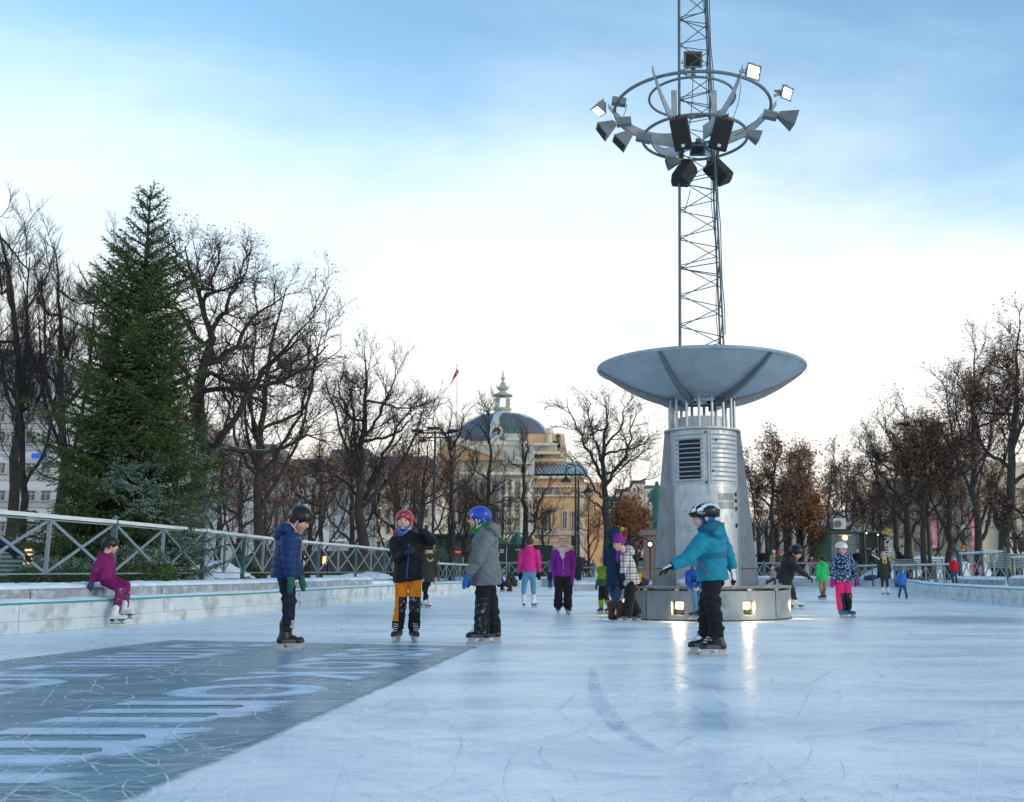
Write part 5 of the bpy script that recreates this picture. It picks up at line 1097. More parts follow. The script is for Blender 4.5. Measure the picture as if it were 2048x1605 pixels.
c = U(1676.5, 1048, 60.24); MB().tube([(c.x, 60.31, c.z), (c.x, 60.26, c.z)], .22, 20).build('fan_opening', mat('fan_dark', (.08, .09, .09), .6), ac)
for q in range(4): MB().ring((0, 0, 0), .05 + .05 * q, .006, 20, 4)
for q in (0, 1, 2, 3):
    vs_ = [(c.x + (.06 + .05 * q) * math.cos(2 * math.pi * i / 20), 60.25, c.z + (.06 + .05 * q) * math.sin(2 * math.pi * i / 20)) for i in range(20)]; MB().tube(vs_, .007, 4, closed=True).build('fan_guard', SG, ac)
for x in (1670, 1689): MB().beam(U(x, 1060, 60.6), U(x, 1064, 60.6), .06, .4).build('foot', DARK, ac)
# dark glass pavilion
P_ = Bld('glass_pavilion', 'dark glass pavilion with a red strip light behind the boy in grey', 72, 868, 950, 'kiosk')
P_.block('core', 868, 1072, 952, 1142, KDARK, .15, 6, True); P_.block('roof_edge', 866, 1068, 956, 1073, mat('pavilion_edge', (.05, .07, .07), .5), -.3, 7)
for x in range(870, 950, 16):
    P_.block('glass_panel', x + 1, 1074, x + 14.6, 1141, mat('pavilion_glass', (.02, .05, .05), .1, spec=.9), .05, .06, True); P_.block('mullion', x - .8, 1073, x + .8, 1141, mat('mullion', (.10, .14, .15), .5), 0, .1, True)
P_.block('red_strip_light', 901, 1103, 921, 1105.5, mat('red_strip', (.6, .02, .02), .5, emit=(.8, .02, .04), es=.9), -.05, .05); P_.block('poster', 924, 1114, 934, 1130, mat('poster', (.25, .35, .36), .5), -.06, .04)
H = Bld('hoarding', 'dark green site hoarding with a small white sign behind the girl in the pink jacket', 62, 990, 1105, 'hoarding'); HG = mat('hoarding_green', (.012, .03, .026), .6, var=.15)
for x0, x1 in ((989, 1012), (1013, 1036), (1037, 1060), (1061, 1084), (1085, 1106)): H.block('hoarding_panel', x0, 1088 + (x0 - 989) * .03, x1 - .6, 1142, HG, 0, .12, True)
H.block('white_sign', 999.5, 1099, 1007, 1106, SG, -.05, .05); H.block('sign_print', 1001, 1101.5, 1005.5, 1103.5, mat('sign_blue', (.02, .1, .3), .5), -.07, .02)
for x0, x1 in ((1031, 1035), (1036, 1041), (1042, 1046)): H.block('white_mark', x0, 1099, x1, 1100.6, SG, -.03, .03)
MB().prism([U(988, 1088, 63), U(1021, 1088, 63), U(1000, 1075, 63), U(988, 1074, 63)], (0, 3, 0)).build('sloping_cover', GREEN, H.t)

# ================================================================ STATUES
GRN = mat('red_granite', (.22, .15, .13), .6, var=.2, vs_=8)
st = thing('bronze_statue', 'green bronze man in a long coat on a granite pedestal left of the steel tower', 'statue', GX(1316, 46, .35))
sx = GX(1316, 46, .35).x
for z0, z1, w in ((.3, .8, 1.9), (.8, Zat(1072, 46), 1.25), (Zat(1072, 46), Zat(1062, 46), 1.6)): MB().bb(sx - w / 2, sx + w / 2, 46 - w / 2, 46 + w / 2, z0 + .002, z1).build('pedestal', GRN, st)
MB().bb(sx - .5, sx + .5, 45.5, 46.5, Zat(1062, 46), Zat(1057, 46)).build('bronze_base', VERD, st)
figure('figure', (sx, 46, Zat(1057, 46)), Zat(963, 46) - Zat(1057, 46), VERD, st)
st2 = thing('bronze_bust', 'small green bronze figure showing above the hoarding left of the pink jacket', 'statue', GX(1034, 66, .4))
P3 = U(1034, 1088, 66); MB().bb(P3.x - .6, P3.x + .6, 65.5, 66.5, .3, P3.z).build('pedestal', GRN, st2)
V, F = sdf_mesh([rc((0, 0, 0), .42, (0, 0, .3), .32), rc((-.25, 0, .35), .1, (-.4, -.1, .05), .09), rc((.25, 0, .35), .1, (.4, -.1, .05), .09), ell((0, 0, .62), (.12, .13, .16))], .05, .1, fold=.01)
link('figure', fastmesh('figure', V + np.array(P3) - np.array(wloc(st2)), F, [VERD], None, True), st2)

# ================================================================ POSTS, LAMPS, FLAGS
POST = mat('black_post', (.015, .02, .025), .5, .3); LGL = mat('lamp_glass', (.55, .6, .6), .3, alpha=None)
def lamp_column(px, Y, py_top, zg, label, arms=((0, 0),), r=.06, kind='hook', side=-1):
    b = GX(px, Y, zg); zt = Zat(py_top, Y); t = thing('street_lamp', label, 'street lamp', b)
    MB().lathe([(r * 2, 0), (r * 2, .5), (r * 1.3, .6), (r, .9), (r * .75, zt - zg)], b, 12).build('column', POST, t, True)
    if kind == 'hook':
        w = .28; c = Vector((b.x + side * w, Y, zt)); pts = [c + Vector((w * math.cos(q), 0, w * math.sin(q) * 1.2)) for q in [math.pi * i / 10 for i in range(11)]]
        if side > 0: pts = [c + Vector((-w * math.cos(q), 0, w * math.sin(q) * 1.2)) for q in [math.pi * i / 10 for i in range(11)]]
        pts = [Vector((b.x, Y, zt - .3))] + pts + [pts[-1] + Vector((0, 0, -.25))]
        MB().tube(pts, .03, 6).build('arm', POST, t, True); e = pts[-1]
        MB().lathe([(.03, .0), (.06, -.12), (.10, -.2), (.30, -.38), (.32, -.46), (0, -.42)], e, 14).build('lamp_shade', POST, t, True); MB().sphere((e.x, e.y, e.z - .44), (.13, .13, .09), 10, 6).build('bulb', LGL, t, True)
    elif kind == 'lantern':
        MB().lathe([(.06, 0), (.20, .30), (.20, .36), (.0, .36)], (b.x, Y, zt), 8).build('lantern', LGL, t); MB().lathe([(.24, .36), (.12, .52), (.03, .62), (0, .70)], (b.x, Y, zt), 10).build('lantern_cap', POST, t)
    elif kind == 'mast':
        w = .85; 
        for q, (dx, dz) in enumerate(((-w, 0), (w, 0), (-.1, .12))):
            MB().box((b.x + dx, Y, zt + dz), (.55, .35, .10)).build('lamp_head', POST, t)
        MB().bb(b.x - w, b.x + w, Y - .04, Y + .04, zt - .14, zt - .07).build('cross_arm', POST, t)
        MB().bb(b.x - w * .9, b.x + w * .9, Y + .1, Y + .16, zt - .34, zt - .28).build('cross_arm', POST, t)
        for dx in (-w * .7, w * .75): MB().box((b.x + dx, Y + .1, zt - .45), (.3, .3, .12)).build('lamp_head', POST, t)
    return t
lamp_column(863, 46, 862, .4, 'tall black lighting mast with a cross arm behind the boy in orange trousers', r=.07, kind='mast')
lamp_column(1862, 46, 848, .4, 'tall dark lighting mast with a cross arm among the right-hand trees', r=.09, kind='mast')
lamp_column(1151, 56, 940, .4, 'hooked black lamp post, left one of the close pair before the theatre', side=-1, r=.07)
lamp_column(1156.5, 58, 962, .4, 'black lamp post, the right one of the close pair in front of the theatre', side=1, r=.07)
lamp_column(1690, 66, 948, .4, 'thin lamp post with a small shade above the green kiosk', side=-1, r=.05)
lamp_column(618, 58, 968, .5, 'thin black lantern post behind the boy in the blue puffer jacket', kind='lantern', r=.05)
lamp_column(1932, 60, 1062, .4, 'old fashioned black lantern post behind the orange beanie', kind='lantern', r=.06)
t = thing('notice_box', 'black utility box fixed beside the lamp post pair', 'utility box', GX(1147, 55, .4)); a = U(1147, 1082, 55.3); MB().box(a, (.26, .2, .55)).build('box', POST, t); MB().beam(GX(1147, 55.3, .4), a, .05, .05).build('post', POST, t)
ck = thing('street_clock', 'round white clock face on a dark post at the foot of the statue pedestal', 'clock', GX(1300, 44, .4)); c = U(1300, 1089, 44)
MB().tube([(c.x, 44, .4), (c.x, 44, c.z - .1)], .035, 8).build('post', POST, ck); MB().tube([(c.x, 44.06, c.z), (c.x, 43.98, c.z)], .17, 20).build('clock_case', POST, ck); MB().tube([(c.x, 43.985, c.z), (c.x, 43.965, c.z)], .10, 20).build('clock_face', mat('clock_white', (.8, .82, .8), .4, emit=(.8, .85, .9), es=.4), ck)
MB().tube([(c.x - .35 + .35 * math.cos(q) , 44, c.z + .28 * math.sin(q)) for q in [math.pi * i / 8 for i in range(9)]], .03, 6).build('bracket', POST, ck)
# flag pole with hanging flag
fp = thing('flagpole', 'thin white flagpole with a limp red flag left of the dome', 'flagpole', GX(914, 165, 6)); tp = U(914, 731, 165)
MB().tube([GX(914, 165, 6), tp], [.12, .06], 8).sphere(tp, .15, 8, 6).build('pole', STONE, fp)
RED = mat('flag_red', (.40, .02, .04), .7); vs_ = []; n = 10
for i in range(n + 1):
    u = i / n; x = tp.x - .15 - 1.15 * u ** 1.1; z = U(914, 735, 165).z - u * 3.2
    for k in range(4): vs_.append((x + .12 + k * (.09 if u > .5 else .13) * (1 - u * .75), 165 + .12 * math.sin(k * 2 + i), z - k * .25 * (1 - u)))
MB().add(vs_, [(i * 4 + k, i * 4 + 4 + k, i * 4 + 5 + k, i * 4 + 1 + k) for i in range(n) for k in range(3)]).build('flag', RED, fp, True)
# pink banners
PK = mat('pink_banner', (.62, .16, .24), .7, col2=(.75, .55, .62), c2s=2.0, c2t=.55, var=.1)
for px, y0, y1, Y, lb in ((1869, 1042, 1096, 58, 'pink and white banner hanging between two trunks, the left of the two'), (1949, 1024, 1106, 50, 'tall pink banner beside the thick trunk, the right of the two')):
    t = thing('banner', lb, 'banner', GX(px, Y, .4)); a = U(px - 3.5, y1, Y); b = U(px + 3.5, y0, Y); n = 8; vs_ = []
    for i in range(n + 1):
        for k in range(3): vs_.append((a.x + (b.x - a.x) * k / 2, Y + .05 * math.sin(i * 1.1 + k), a.z + (b.z - a.z) * i / n))
    MB().add(vs_, [(i * 3 + k, i * 3 + k + 1, i * 3 + k + 4, i * 3 + k + 3) for i in range(n) for k in range(2)]).build('cloth', PK, t, True)
    MB().tube([(b.x + .08, Y, .4), (b.x + .08, Y, b.z + .3)], .035, 6).build('pole', POST, t); MB().tube([(b.x + .08, Y, b.z), (a.x, Y, b.z)], .02, 5).build('arm', POST, t)
tl = thing('traffic_light', 'dark traffic light on a post at the right edge', 'traffic light', GX(2040, 56, .4)); a = U(2040, 1089, 56)
MB().tube([(a.x, 56, .4), (a.x, 56, a.z + .6)], .05, 8).build('post', POST, tl); MB().box((a.x, 55.85, a.z), (.30, .2, .85)).build('signal_head', POST, tl); MB().box((a.x - .35, 56, a.z + .35), (.6, .06, .14)).build('arm', POST, tl)
for q in range(3): MB().sphere((a.x, 55.74, a.z + .27 - .27 * q), (.09, .03, .09), 8, 6).build('lens', BLACK, tl)
# benches
SLAT = mat('bench_slat', (.16, .24, .22), .6, var=.2, vs_=8, snow=.2)
def bench(c, L, rz, label, cat='bench'):
    t = thing('park_bench', label, cat, c, rz)
    for k in range(6):
        q = k / 5; m = MB().box((0, .24 + .10 * q + .05 * math.sin(q * 2.5), .44 + .42 * q), (L, .035, .055)); m.build('slat', SLAT, t, local=True)
    for k in range(5): MB().box((0, -.22 + .10 * k, .42), (L, .075, .03)).build('slat', SLAT, t, local=True)
    for s in (-1, 1):
        MB().beam((s * L * .42, -.25, .40), (s * L * .42, .28, .40), .05, .05).beam((s * L * .42, -.2, 0), (s * L * .42, -.2, .4), .05, .06).beam((s * L * .42, .28, 0), (s * L * .42, .40, .9), .05, .05).build('leg', POST, t, local=True)
    return t
bench(GX(44, 19.5, .26) , 1.7, rad(180 + 14), 'green slatted bench seen from behind through the left railing')
bench(GX(1345 - 50, 56, .42), 2.2, 0, 'slatted bench behind the railing left of the tower')
bench(GX(2040, 33, .45), 1.8, rad(5), 'slatted bench behind the railing at the right edge')
bench(GX(1845, 46, .42), 2.6, 0, 'snow-dusted bench behind the railing in front of the right trunks')
bn = thing('litter_bin', 'black litter bin beside the purple jacket girl', 'litter bin', GX(1156, 50, .3)); p = GX(1156, 50, .3)
MB().lathe([(.0, 0), (.16, 0), (.20, .3), (.30, .75), (.34, 1.0), (.36, 1.0), (.30, .98), (0, .9)], p, 18).build('bin_body', POST, bn, True); MB().lathe([(.36, 1.0), (.36, 1.06), (.2, 1.16), (0, 1.2)], p, 18).build('lid', POST, bn, True)
# bright small stall under the clock
sl = Bld('lit_stall', 'small stall glowing orange between the plaid jacket and the pedestal', 120, 1275, 1300, 'stall')
sl.block('body', 1276, 1118, 1301, 1135, BRN, 0, 3, True); sl.block('awning', 1274, 1110, 1302, 1117, mat('blue_awning', (.03, .08, .16), .6), -1, 3); sl.block('lit_opening', 1280, 1118, 1292, 1127, GLASSW, -.1, .1)
# dog-eared clutter: bags on the snow
BAG = mat('bag_dark', (.03, .03, .05), .8, bump=.4); BAGP = mat('bag_purple', (.07, .04, .30), .8, bump=.4)
def bag(p, s, m, label, seed=0):
    V, F = sdf_mesh([ell((0, 0, .10 * s), (.26 * s, .16 * s, .13 * s)), rc((-.12 * s, .02, .12 * s), .09 * s, (.16 * s, -.02, .16 * s), .07 * s), rc((.05 * s, 0, .2 * s), .02 * s, (.12 * s, 0, .30 * s), .015 * s)], .02 * s, .04 * s, fold=.012)
    return tag(link('bag', fastmesh('bag', V, F, [m], None, True), None, p), label, 'bag')
bag(GX(1738, 44.0, .36), .9, BAG, 'dark bag heaped on the snow at the foot of the right railing'); bag(GX(1746, 44.4, .40), .8, BAGP, 'purple bag on the pile by the right railing')
bag(GX(1836, 41.5, .36), .7, BAG, 'small dark bag lying on the ledge left of the child in red'); bag(Vector((TC.x - 1.12, TY - .72, .53)), .5, BAG, 'black bag on the bench plinth beside the plaid jacket')
# ================================================================ TREES
def resample(P, n):
    P = np.asarray(P, float); d = np.concatenate([[0], np.cumsum(np.linalg.norm(np.diff(P, axis=0), axis=1))]); s = np.linspace(0, d[-1], n)
    return np.stack([np.interp(s, d, P[:, k]) for k in range(3)], 1)
def tubes(P, R, sides):
    """P (n,k,3), R (n,k) -> verts, quads, all branches at once"""
    n, k, _ = P.shape; T = np.empty_like(P); T[:, 1:-1] = P[:, 2:] - P[:, :-2]; T[:, 0] = P[:, 1] - P[:, 0]; T[:, -1] = P[:, -1] - P[:, -2]
    T /= np.linalg.norm(T, axis=2, keepdims=True) + 1e-9
    ref = np.zeros((n, 1, 3)); mean = T.mean(1); ax = np.argmin(np.abs(mean), axis=1); ref[np.arange(n), 0, ax] = 1
    A = np.cross(T, ref); A /= np.linalg.norm(A, axis=2, keepdims=True) + 1e-9; B = np.cross(T, A)
    ang = 2 * np.pi * np.arange(sides) / sides; V = P[:, :, None, :] + R[:, :, None, None] * (A[:, :, None, :] * np.cos(ang)[None, None, :, None] + B[:, :, None, :] * np.sin(ang)[None, None, :, None])
    V = V.reshape(-1, 3); b = (np.arange(n) * k * sides)[:, None, None]; i = (np.arange(k - 1) * sides)[None, :, None]; s = np.arange(sides)[None, None, :]; s2 = (s + 1) % sides
    F = np.stack([b + i + s, b + i + s2, b + i + sides + s2, b + i + sides + s], -1).reshape(-1, 4)
    return V, F
def children(P, R, per, lratio, r_out, k, rs, t0=.25, ang=(35, 65), wob=.25, up=.15, minlen=.15, shape=.6, absl=None, outw=None):
    n, kp, _ = P.shape; m = n * per; pi = np.repeat(np.arange(n), per)
    t = t0 + (1 - t0) * (np.tile((np.arange(per) + .5) / per, n) + rs.uniform(-.4, .4, m) / per); t = np.clip(t, .02, .995)
    f = t * (kp - 1); i0 = np.minimum(f.astype(int), kp - 2); fr = (f - i0)[:, None]; base = P[pi, i0] * (1 - fr) + P[pi, i0 + 1] * fr; tan = P[pi, i0 + 1] - P[pi, i0]; tan /= np.linalg.norm(tan, axis=1, keepdims=True) + 1e-9
    rp = R[pi, i0] * (1 - fr[:, 0]) + R[pi, i0 + 1] * fr[:, 0]
    L = np.linalg.norm(np.diff(P, axis=1), axis=2).sum(1)[pi]
    ln = (L * lratio if absl is None else np.full(m, absl)) * (1 - shape * t) * rs.uniform(.65, 1.25, m); ln = np.maximum(ln, minlen)
    rv = rs.normal(size=(m, 3)); rv -= (rv * tan).sum(1, keepdims=True) * tan; rv /= np.linalg.norm(rv, axis=1, keepdims=True) + 1e-9
    a = np.radians(rs.uniform(ang[0], ang[1], m))[:, None]; d = tan * np.cos(a) + rv * np.sin(a)
    C = np.empty((m, k, 3)); C[:, 0] = base; step = (ln / (k - 1))[:, None]; drift = rs.normal(size=(m, 3)) * .5
    for j in range(1, k):
        d = d + rs.normal(size=(m, 3)) * wob + drift * wob * .4; d[:, 2] += up; 
        d /= np.linalg.norm(d, axis=1, keepdims=True); C[:, j] = C[:, j - 1] + d * step
    r0 = np.minimum(rp * .72, r_out[0] * (.5 + ln / ln.mean() * .5)); tt = np.linspace(0, 1, k)[None]; RR = r0[:, None] * (1 - tt) + np.minimum(r_out[1], r0 * .6)[:, None] * tt
    return C, RR
BARK = mat('bark', (.032, .027, .023), .9, var=.3, vs_=5, bump=.9, bs=16, col2=(.055, .052, .043), c2s=4, c2t=.58, snow=.16)
TWIG = mat('twigs', (.030, .023, .020), .9, var=.3, vs_=3); TWIGR = mat('reddish_twigs', (.075, .045, .035), .9, var=.3, vs_=3)
LEAFB = mat('brown_leaves', (.27, .145, .095), .8, var=.45, vs_=2.5, spec=.2); LEAFD = mat('dry_leaves', (.20, .11, .078), .8, var=.45, vs_=2.5, spec=.2); LEAFO = mat('russet_leaves', (.30, .135, .065), .8, var=.45, vs_=2.5, spec=.2)
def leafquads(C, n, size, rs, jit=.18):
    pts = C.reshape(-1, 3); p = pts[rs.randint(0, len(pts), n)] + rs.normal(size=(n, 3)) * jit
    a = rs.normal(size=(n, 3)); a /= np.linalg.norm(a, axis=1, keepdims=True); b = rs.normal(size=(n, 3)); b -= (b * a).sum(1, keepdims=True) * a; b /= np.linalg.norm(b, axis=1, keepdims=True)
    s = (size * rs.uniform(.5, 1.25, n))[:, None]; V = np.stack([p - a * s, p - b * s * .5, p + a * s, p + b * s * .55], 1).reshape(-1, 3)
    return V, np.arange(n * 4).reshape(-1, 4)
def tree(label, px, Y, limbs=None, trunk=None, zg=.42, r0=.3, crown=None, nl=8, seed=1, dens=1.0, leaves=0, leafm=None, lsize=.06, twigm=None, lv=4, name='bare_tree', split=.25, up=.12, wob=.2, twr=.011, group=None, jitleaf=.18, limbr=.5, spread=1.0, cat='tree'):
    """crown=(x0,x1,ytop,ybot) in photo columns/rows at depth Y; limbs: hand-drawn main limbs [(px,py,dy),...]"""
    rs = np.random.RandomState(seed); base = np.array(GX(px, Y, zg)); mpp = (Y) / FPX
    T = np.array([base + [0, 0, -.5]] + [np.array(U(x, y, Y + d)) for x, y, d in trunk]) if trunk else None
    x0, x1, yt, yb = crown; cx_ = (x0 + x1) / 2; top = np.array(U(cx_, yt, Y)); bot = np.array(U(cx_, yb, Y)); cc = (top + bot) / 2; rx = (U(x1, (yt + yb) / 2, Y).x - U(x0, (yt + yb) / 2, Y).x) / 2; rz = (top[2] - bot[2]) / 2
    if T is None:
        lean = rs.normal(size=2) * .1; T = np.array([base + [0, 0, -.5], base + [lean[0] * .4, lean[1], (cc[2] - base[2]) * split], base + [(top[0] - base[0]) * .35 + lean[0], lean[1], (top[2] - base[2]) * .6], top * [1, 1, 1] - [0, 0, rz * .15]])
    T = catmull(T, 6); T = resample(T, 16); T[1:-1] += rs.normal(size=(14, 3)) * r0 * .22
    H = T[-1, 2] - T[0, 2]; tr = r0 * (1 - np.linspace(0, 1, 16)) ** .95 + .015; tr[0] *= 1.35; tr[1] *= 1.08
    V, F = tubes(T[None], tr[None], 12); VV = [V]; FF = [F]; n = len(V); LP = []; LR = []
    if limbs:
        for lb in limbs:
            lp = [np.array(U(x, y, Y + d)) for x, y, d in lb[1:]]; nd = np.linalg.norm(T - lp[0], axis=1); lp = ([T[nd.argmin()]] if nd.min() < .8 and nd.min() > .02 else []) + lp; pts = resample(catmull(lp, 5), 14); pts[1:] += rs.normal(size=(13, 3)) * .05; LP.append(pts); LR.append(lb[0] * .60 * (1 - np.linspace(0, 1, 14)) ** .85 + .010)
    ng = nl
    for q in range(ng):
        t = split + (.92 - split) * (q + .5) / ng; i = t * 15; i0 = int(i); b = T[i0] * (1 - (i - i0)) + T[min(i0 + 1, 15)] * (i - i0)
        az = q * 2.399 + rs.uniform(-.4, .4); el_ = rs.uniform(-.15, .85) * (.3 + .7 * t); e = np.array([math.cos(az) * math.cos(el_), math.sin(az) * math.cos(el_), math.sin(el_) + .15])
        tgt = cc + e * np.array([rx, rx * .9, rz]) * rs.uniform(.78, 1.0); tgt[2] = max(tgt[2], b[2] + .2 - .1 * rz); 
        mid = b * .5 + tgt * .5 + np.array([e[0] * rx * .18 * spread, e[1] * rx * .18, -rz * .12 + abs(rs.normal()) * .1])
        pts = resample(catmull([b, b * .8 + mid * .2 + [0, 0, .05], mid, tgt], 5), 14); pts[1:] += np.cumsum(rs.normal(size=(13, 3)) * .045 * (rx / 3), axis=0); LP.append(pts); LR.append(min(tr[i0] * .45, r0 * limbr * .62) * (1 - np.linspace(0, 1, 14)) ** .8 + .016)
    LP.append(T[5:]) if False else None
    P1 = np.array(LP); R1 = np.array(LR); V, F = tubes(P1, R1, 8); VV.append(V); FF.append(F + n); n += len(V)
    rr = max(rx, rz)
    root = thing(name, label, cat, tuple(base), group=group); o = np.array(base)
    link('trunk', fastmesh('trunk', np.concatenate(VV) - o, np.concatenate(FF), [BARK], None, True), root)
    P2, R2 = children(P1, R1, max(4, int(10 * dens)), .44, (r0 * .085, .009), 8, rs, .10, (25, 58), wob * .75, up, .5, .45)
    TP = resample(T[6:], 14)[None]; Pt, Rt = children(TP, np.interp(np.linspace(6, 15, 14), np.arange(16), tr)[None], 12, .36, (r0 * .09, .009), 8, rs, .1, (30, 60), wob * .8, up, .6, .5); P2 = np.concatenate([P2, Pt]); R2 = np.concatenate([R2, Rt])
    P3, R3 = children(P2, R2, max(4, int(8 * dens)), .50, (.0145, twr * .7), 6, rs, .12, (22, 55), wob * .8, up, .4, .4)
    ex = int(len(P3)); P4, R4 = children(P3, R3, max(3, int(7 * dens)), .55, (twr * .75, twr * .4), 4, rs, .12, (20, 50), wob * .8, up * 1.1, .28, .35)
    VV, FF, n = [], [], 0
    for P_, R_, s_ in ((P2, R2, 6), (P3, R3, 4), (P4, R4, 3)):
        V, F = tubes(P_, R_, s_); VV.append(V); FF.append(F + n); n += len(V)
    last = P4
    if lv > 4:
        P5, R5 = children(P4, R4, 3, .60, (twr * .55, twr * .35), 3, rs, .2, (20, 50), wob, up, .12, .3); V, F = tubes(P5, R5, 3); VV.append(V); FF.append(F + n); last = P5
    if seed in (3, 5, 8, 47, 53, 55, 45): root.scale = (.98, .98, .925)
    c = link('crown', fastmesh('crown', np.concatenate(VV) - o, np.concatenate(FF), [twigm or TWIG], None, True), root)
    if leaves:
        V, F = leafquads(last[:, 1:], leaves, lsize, rs, jitleaf); l = link('leaves', fastmesh('leaves', V - o, F, [leafm or LEAFB], None, False), root); l['kind'] = 'stuff'
    return root
# hero tree behind the spruce, limbs drawn from the photograph
tree('big old tree with heavy twisting limbs just right of the spruce', 396, 27, r0=.29, zg=.26, seed=3, dens=.85, lv=5, nl=3, split=.5, crown=(310, 660, 430, 960), leaves=5200, leafm=LEAFD, lsize=.036, jitleaf=.12, twr=.0095, up=.06, wob=.20,
     trunk=[(394, 1040, 0), (392, 930, 0), (402, 840, .1), (398, 780, .2), (412, 700, .2), (422, 620, .1), (405, 540, 0), (380, 480, .1), (372, 440, 0)],
     limbs=[(.17, (395, 800, 0), (380, 730, -.3), (350, 690, -.6), (318, 665, -.9), (300, 640, -1.1)), (.20, (400, 890, 0), (440, 860, -.4), (480, 800, -.9), (500, 745, -1.1), (545, 690, -1.2), (590, 640, -1.4), (640, 590, -1.2)),
            (.15, (408, 700, 0), (450, 680, .5), (480, 655, .8), (500, 610, 1.0), (540, 570, 1.2), (590, 540, 1.3)), (.13, (415, 720, 0), (470, 735, .7), (520, 728, 1.3), (560, 725, 1.9), (600, 705, 2.2)), (.19, (395, 900, 0), (415, 870, .4), (470, 875, 1.0), (520, 885, 1.4), (580, 870, 1.8), (620, 850, 2.0), (660, 870, 2.2)),
            (.12, (425, 620, 0), (460, 560, -.2), (470, 520, -.3), (495, 490, -.3), (500, 465, -.2)), (.10, (410, 560, 0), (430, 520, .4), (440, 470, .6), (438, 440, .8)), (.10, (395, 520, 0), (360, 490, -.5), (345, 455, -.8), (328, 450, -1)), (.13, (400, 640, 0), (365, 590, .8), (335, 560, 1.3), (318, 520, 1.6)), (.10, (395, 830, 0), (360, 800, -1), (330, 780, -1.6))])
tree('tall bare tree behind the big twisted one, its upright stems fanning out', 522, 33, r0=.19, zg=.26, seed=5, dens=.82, lv=5, nl=8, split=.22, crown=(425, 655, 515, 980), leaves=5600, leafm=LEAFB, lsize=.036, twr=.0095,
     trunk=[(520, 1050, 0), (516, 960, 0), (522, 880, 0), (530, 760, 0), (545, 650, .2), (560, 580, .1), (575, 530, 0)], limbs=[(.13, (520, 930, 0), (560, 880, .4), (600, 800, .8), (630, 700, 1), (640, 620, 1.1)), (.12, (518, 940, 0), (480, 880, -.5), (460, 800, -.8), (440, 700, -1)), (.11, (524, 880, 0), (500, 780, .7), (490, 680, 1), (495, 580, 1.2))])
tree('tall bare tree with a rounded crown left of the boy in orange trousers', 722, 37, r0=.25, zg=.26, seed=8, dens=.85, lv=5, nl=7, split=.3, crown=(630, 865, 658, 1000), leaves=2600, leafm=LEAFD, lsize=.036, twr=.010,
     trunk=[(722, 1090, 0), (720, 1040, 0), (722, 980, 0), (724, 880, 0), (728, 790, 0), (735, 720, 0), (730, 665, 0)], limbs=[(.17, (724, 990, 0), (745, 950, .3), (770, 890, .6), (800, 830, .9), (840, 770, 1.2)), (.13, (722, 960, 0), (700, 900, -.6), (675, 820, -1), (655, 740, -1.2)), (.11, (726, 860, 0), (760, 800, -1), (790, 730, -1.3), (800, 690, -1.4)), (.12, (722, 1000, 0), (690, 950, .7), (650, 925, 1.4), (620, 905, 2))])
# left edge group
tree('tall narrow bare tree at the far left edge', 8, 30, r0=.17, zg=.26, seed=11, dens=.85, lv=5, nl=9, split=.3, crown=(-95, 75, 345, 960), up=.2, wob=.16, twr=.0095)
tree('slender bare tree left of the spruce, dark trunk', 108, 27, r0=.16, zg=.26, seed=13, dens=.85, lv=5, nl=9, split=.28, crown=(45, 185, 470, 960), up=.2, wob=.16, twr=.0095)
tree('leaning thin bare tree with a bent foot close to the left edge', 30, 22, r0=.10, zg=.26, seed=15, dens=.9, nl=6, split=.4, crown=(-40, 110, 640, 1000), up=.15, twr=.009)
tree('bare tree mostly hidden behind the spruce', 290, 34, r0=.22, zg=.26, seed=17, dens=.95, lv=5, nl=8, split=.3, crown=(160, 345, 480, 980), up=.16, twr=.0105)
# middle row in front of the theatre
tree('pruned tree with a long bare trunk in front of the dome', 976, 58, r0=.21, zg=.4, seed=21, dens=.7, nl=0, split=.5, crown=(900, 1030, 800, 1080), twr=.014, trunk=[(976, 1090, 0), (978, 1020, 0), (980, 930, 0), (979, 860, 0), (977, 830, 0), (975, 806, 0)],
     limbs=[(.16, (979, 885, 0), (970, 868, .3), (958, 852, .6), (957, 840, .7)), (.08, (978, 830, 0), (968, 815, .2), (963, 803, .2)), (.07, (978, 825, 0), (982, 812, .2), (985, 798, .2)), (.09, (978, 960, 0), (950, 940, 1), (925, 945, 2)), (.09, (979, 990, 0), (1010, 960, -1), (1035, 965, -2)), (.09, (978, 1020, 0), (945, 985, -1), (915, 985, -2)), (.09, (978, 1010, 0), (1005, 1000, 1), (1025, 985, 2))])
tree('pruned twin-stemmed tree beside the pair of lamp posts', 1049, 58, r0=.22, zg=.4, seed=22, dens=.7, nl=0, split=.5, crown=(1010, 1110, 850, 1080), twr=.014, trunk=[(1050, 1090, 0), (1049, 1030, 0), (1046, 950, 0), (1046, 900, 0), (1045, 872, 0), (1044, 855, 0)],
     limbs=[(.16, (1047, 945, 0), (1052, 905, .3), (1055, 880, .4), (1056, 862, .4)), (.13, (1060, 1085, 0), (1072, 1040, -.4), (1080, 1000, -.6), (1095, 970, -.8), (1110, 940, -.9)), (.08, (1072, 1040, -.4), (1095, 1025, -1), (1125, 1015, -1.4)), (.07, (1046, 940, 0), (1020, 925, 1), (1005, 930, 1.5)), (.08, (1072, 1040, -.4), (1065, 1000, 0), (1068, 960, .2))])
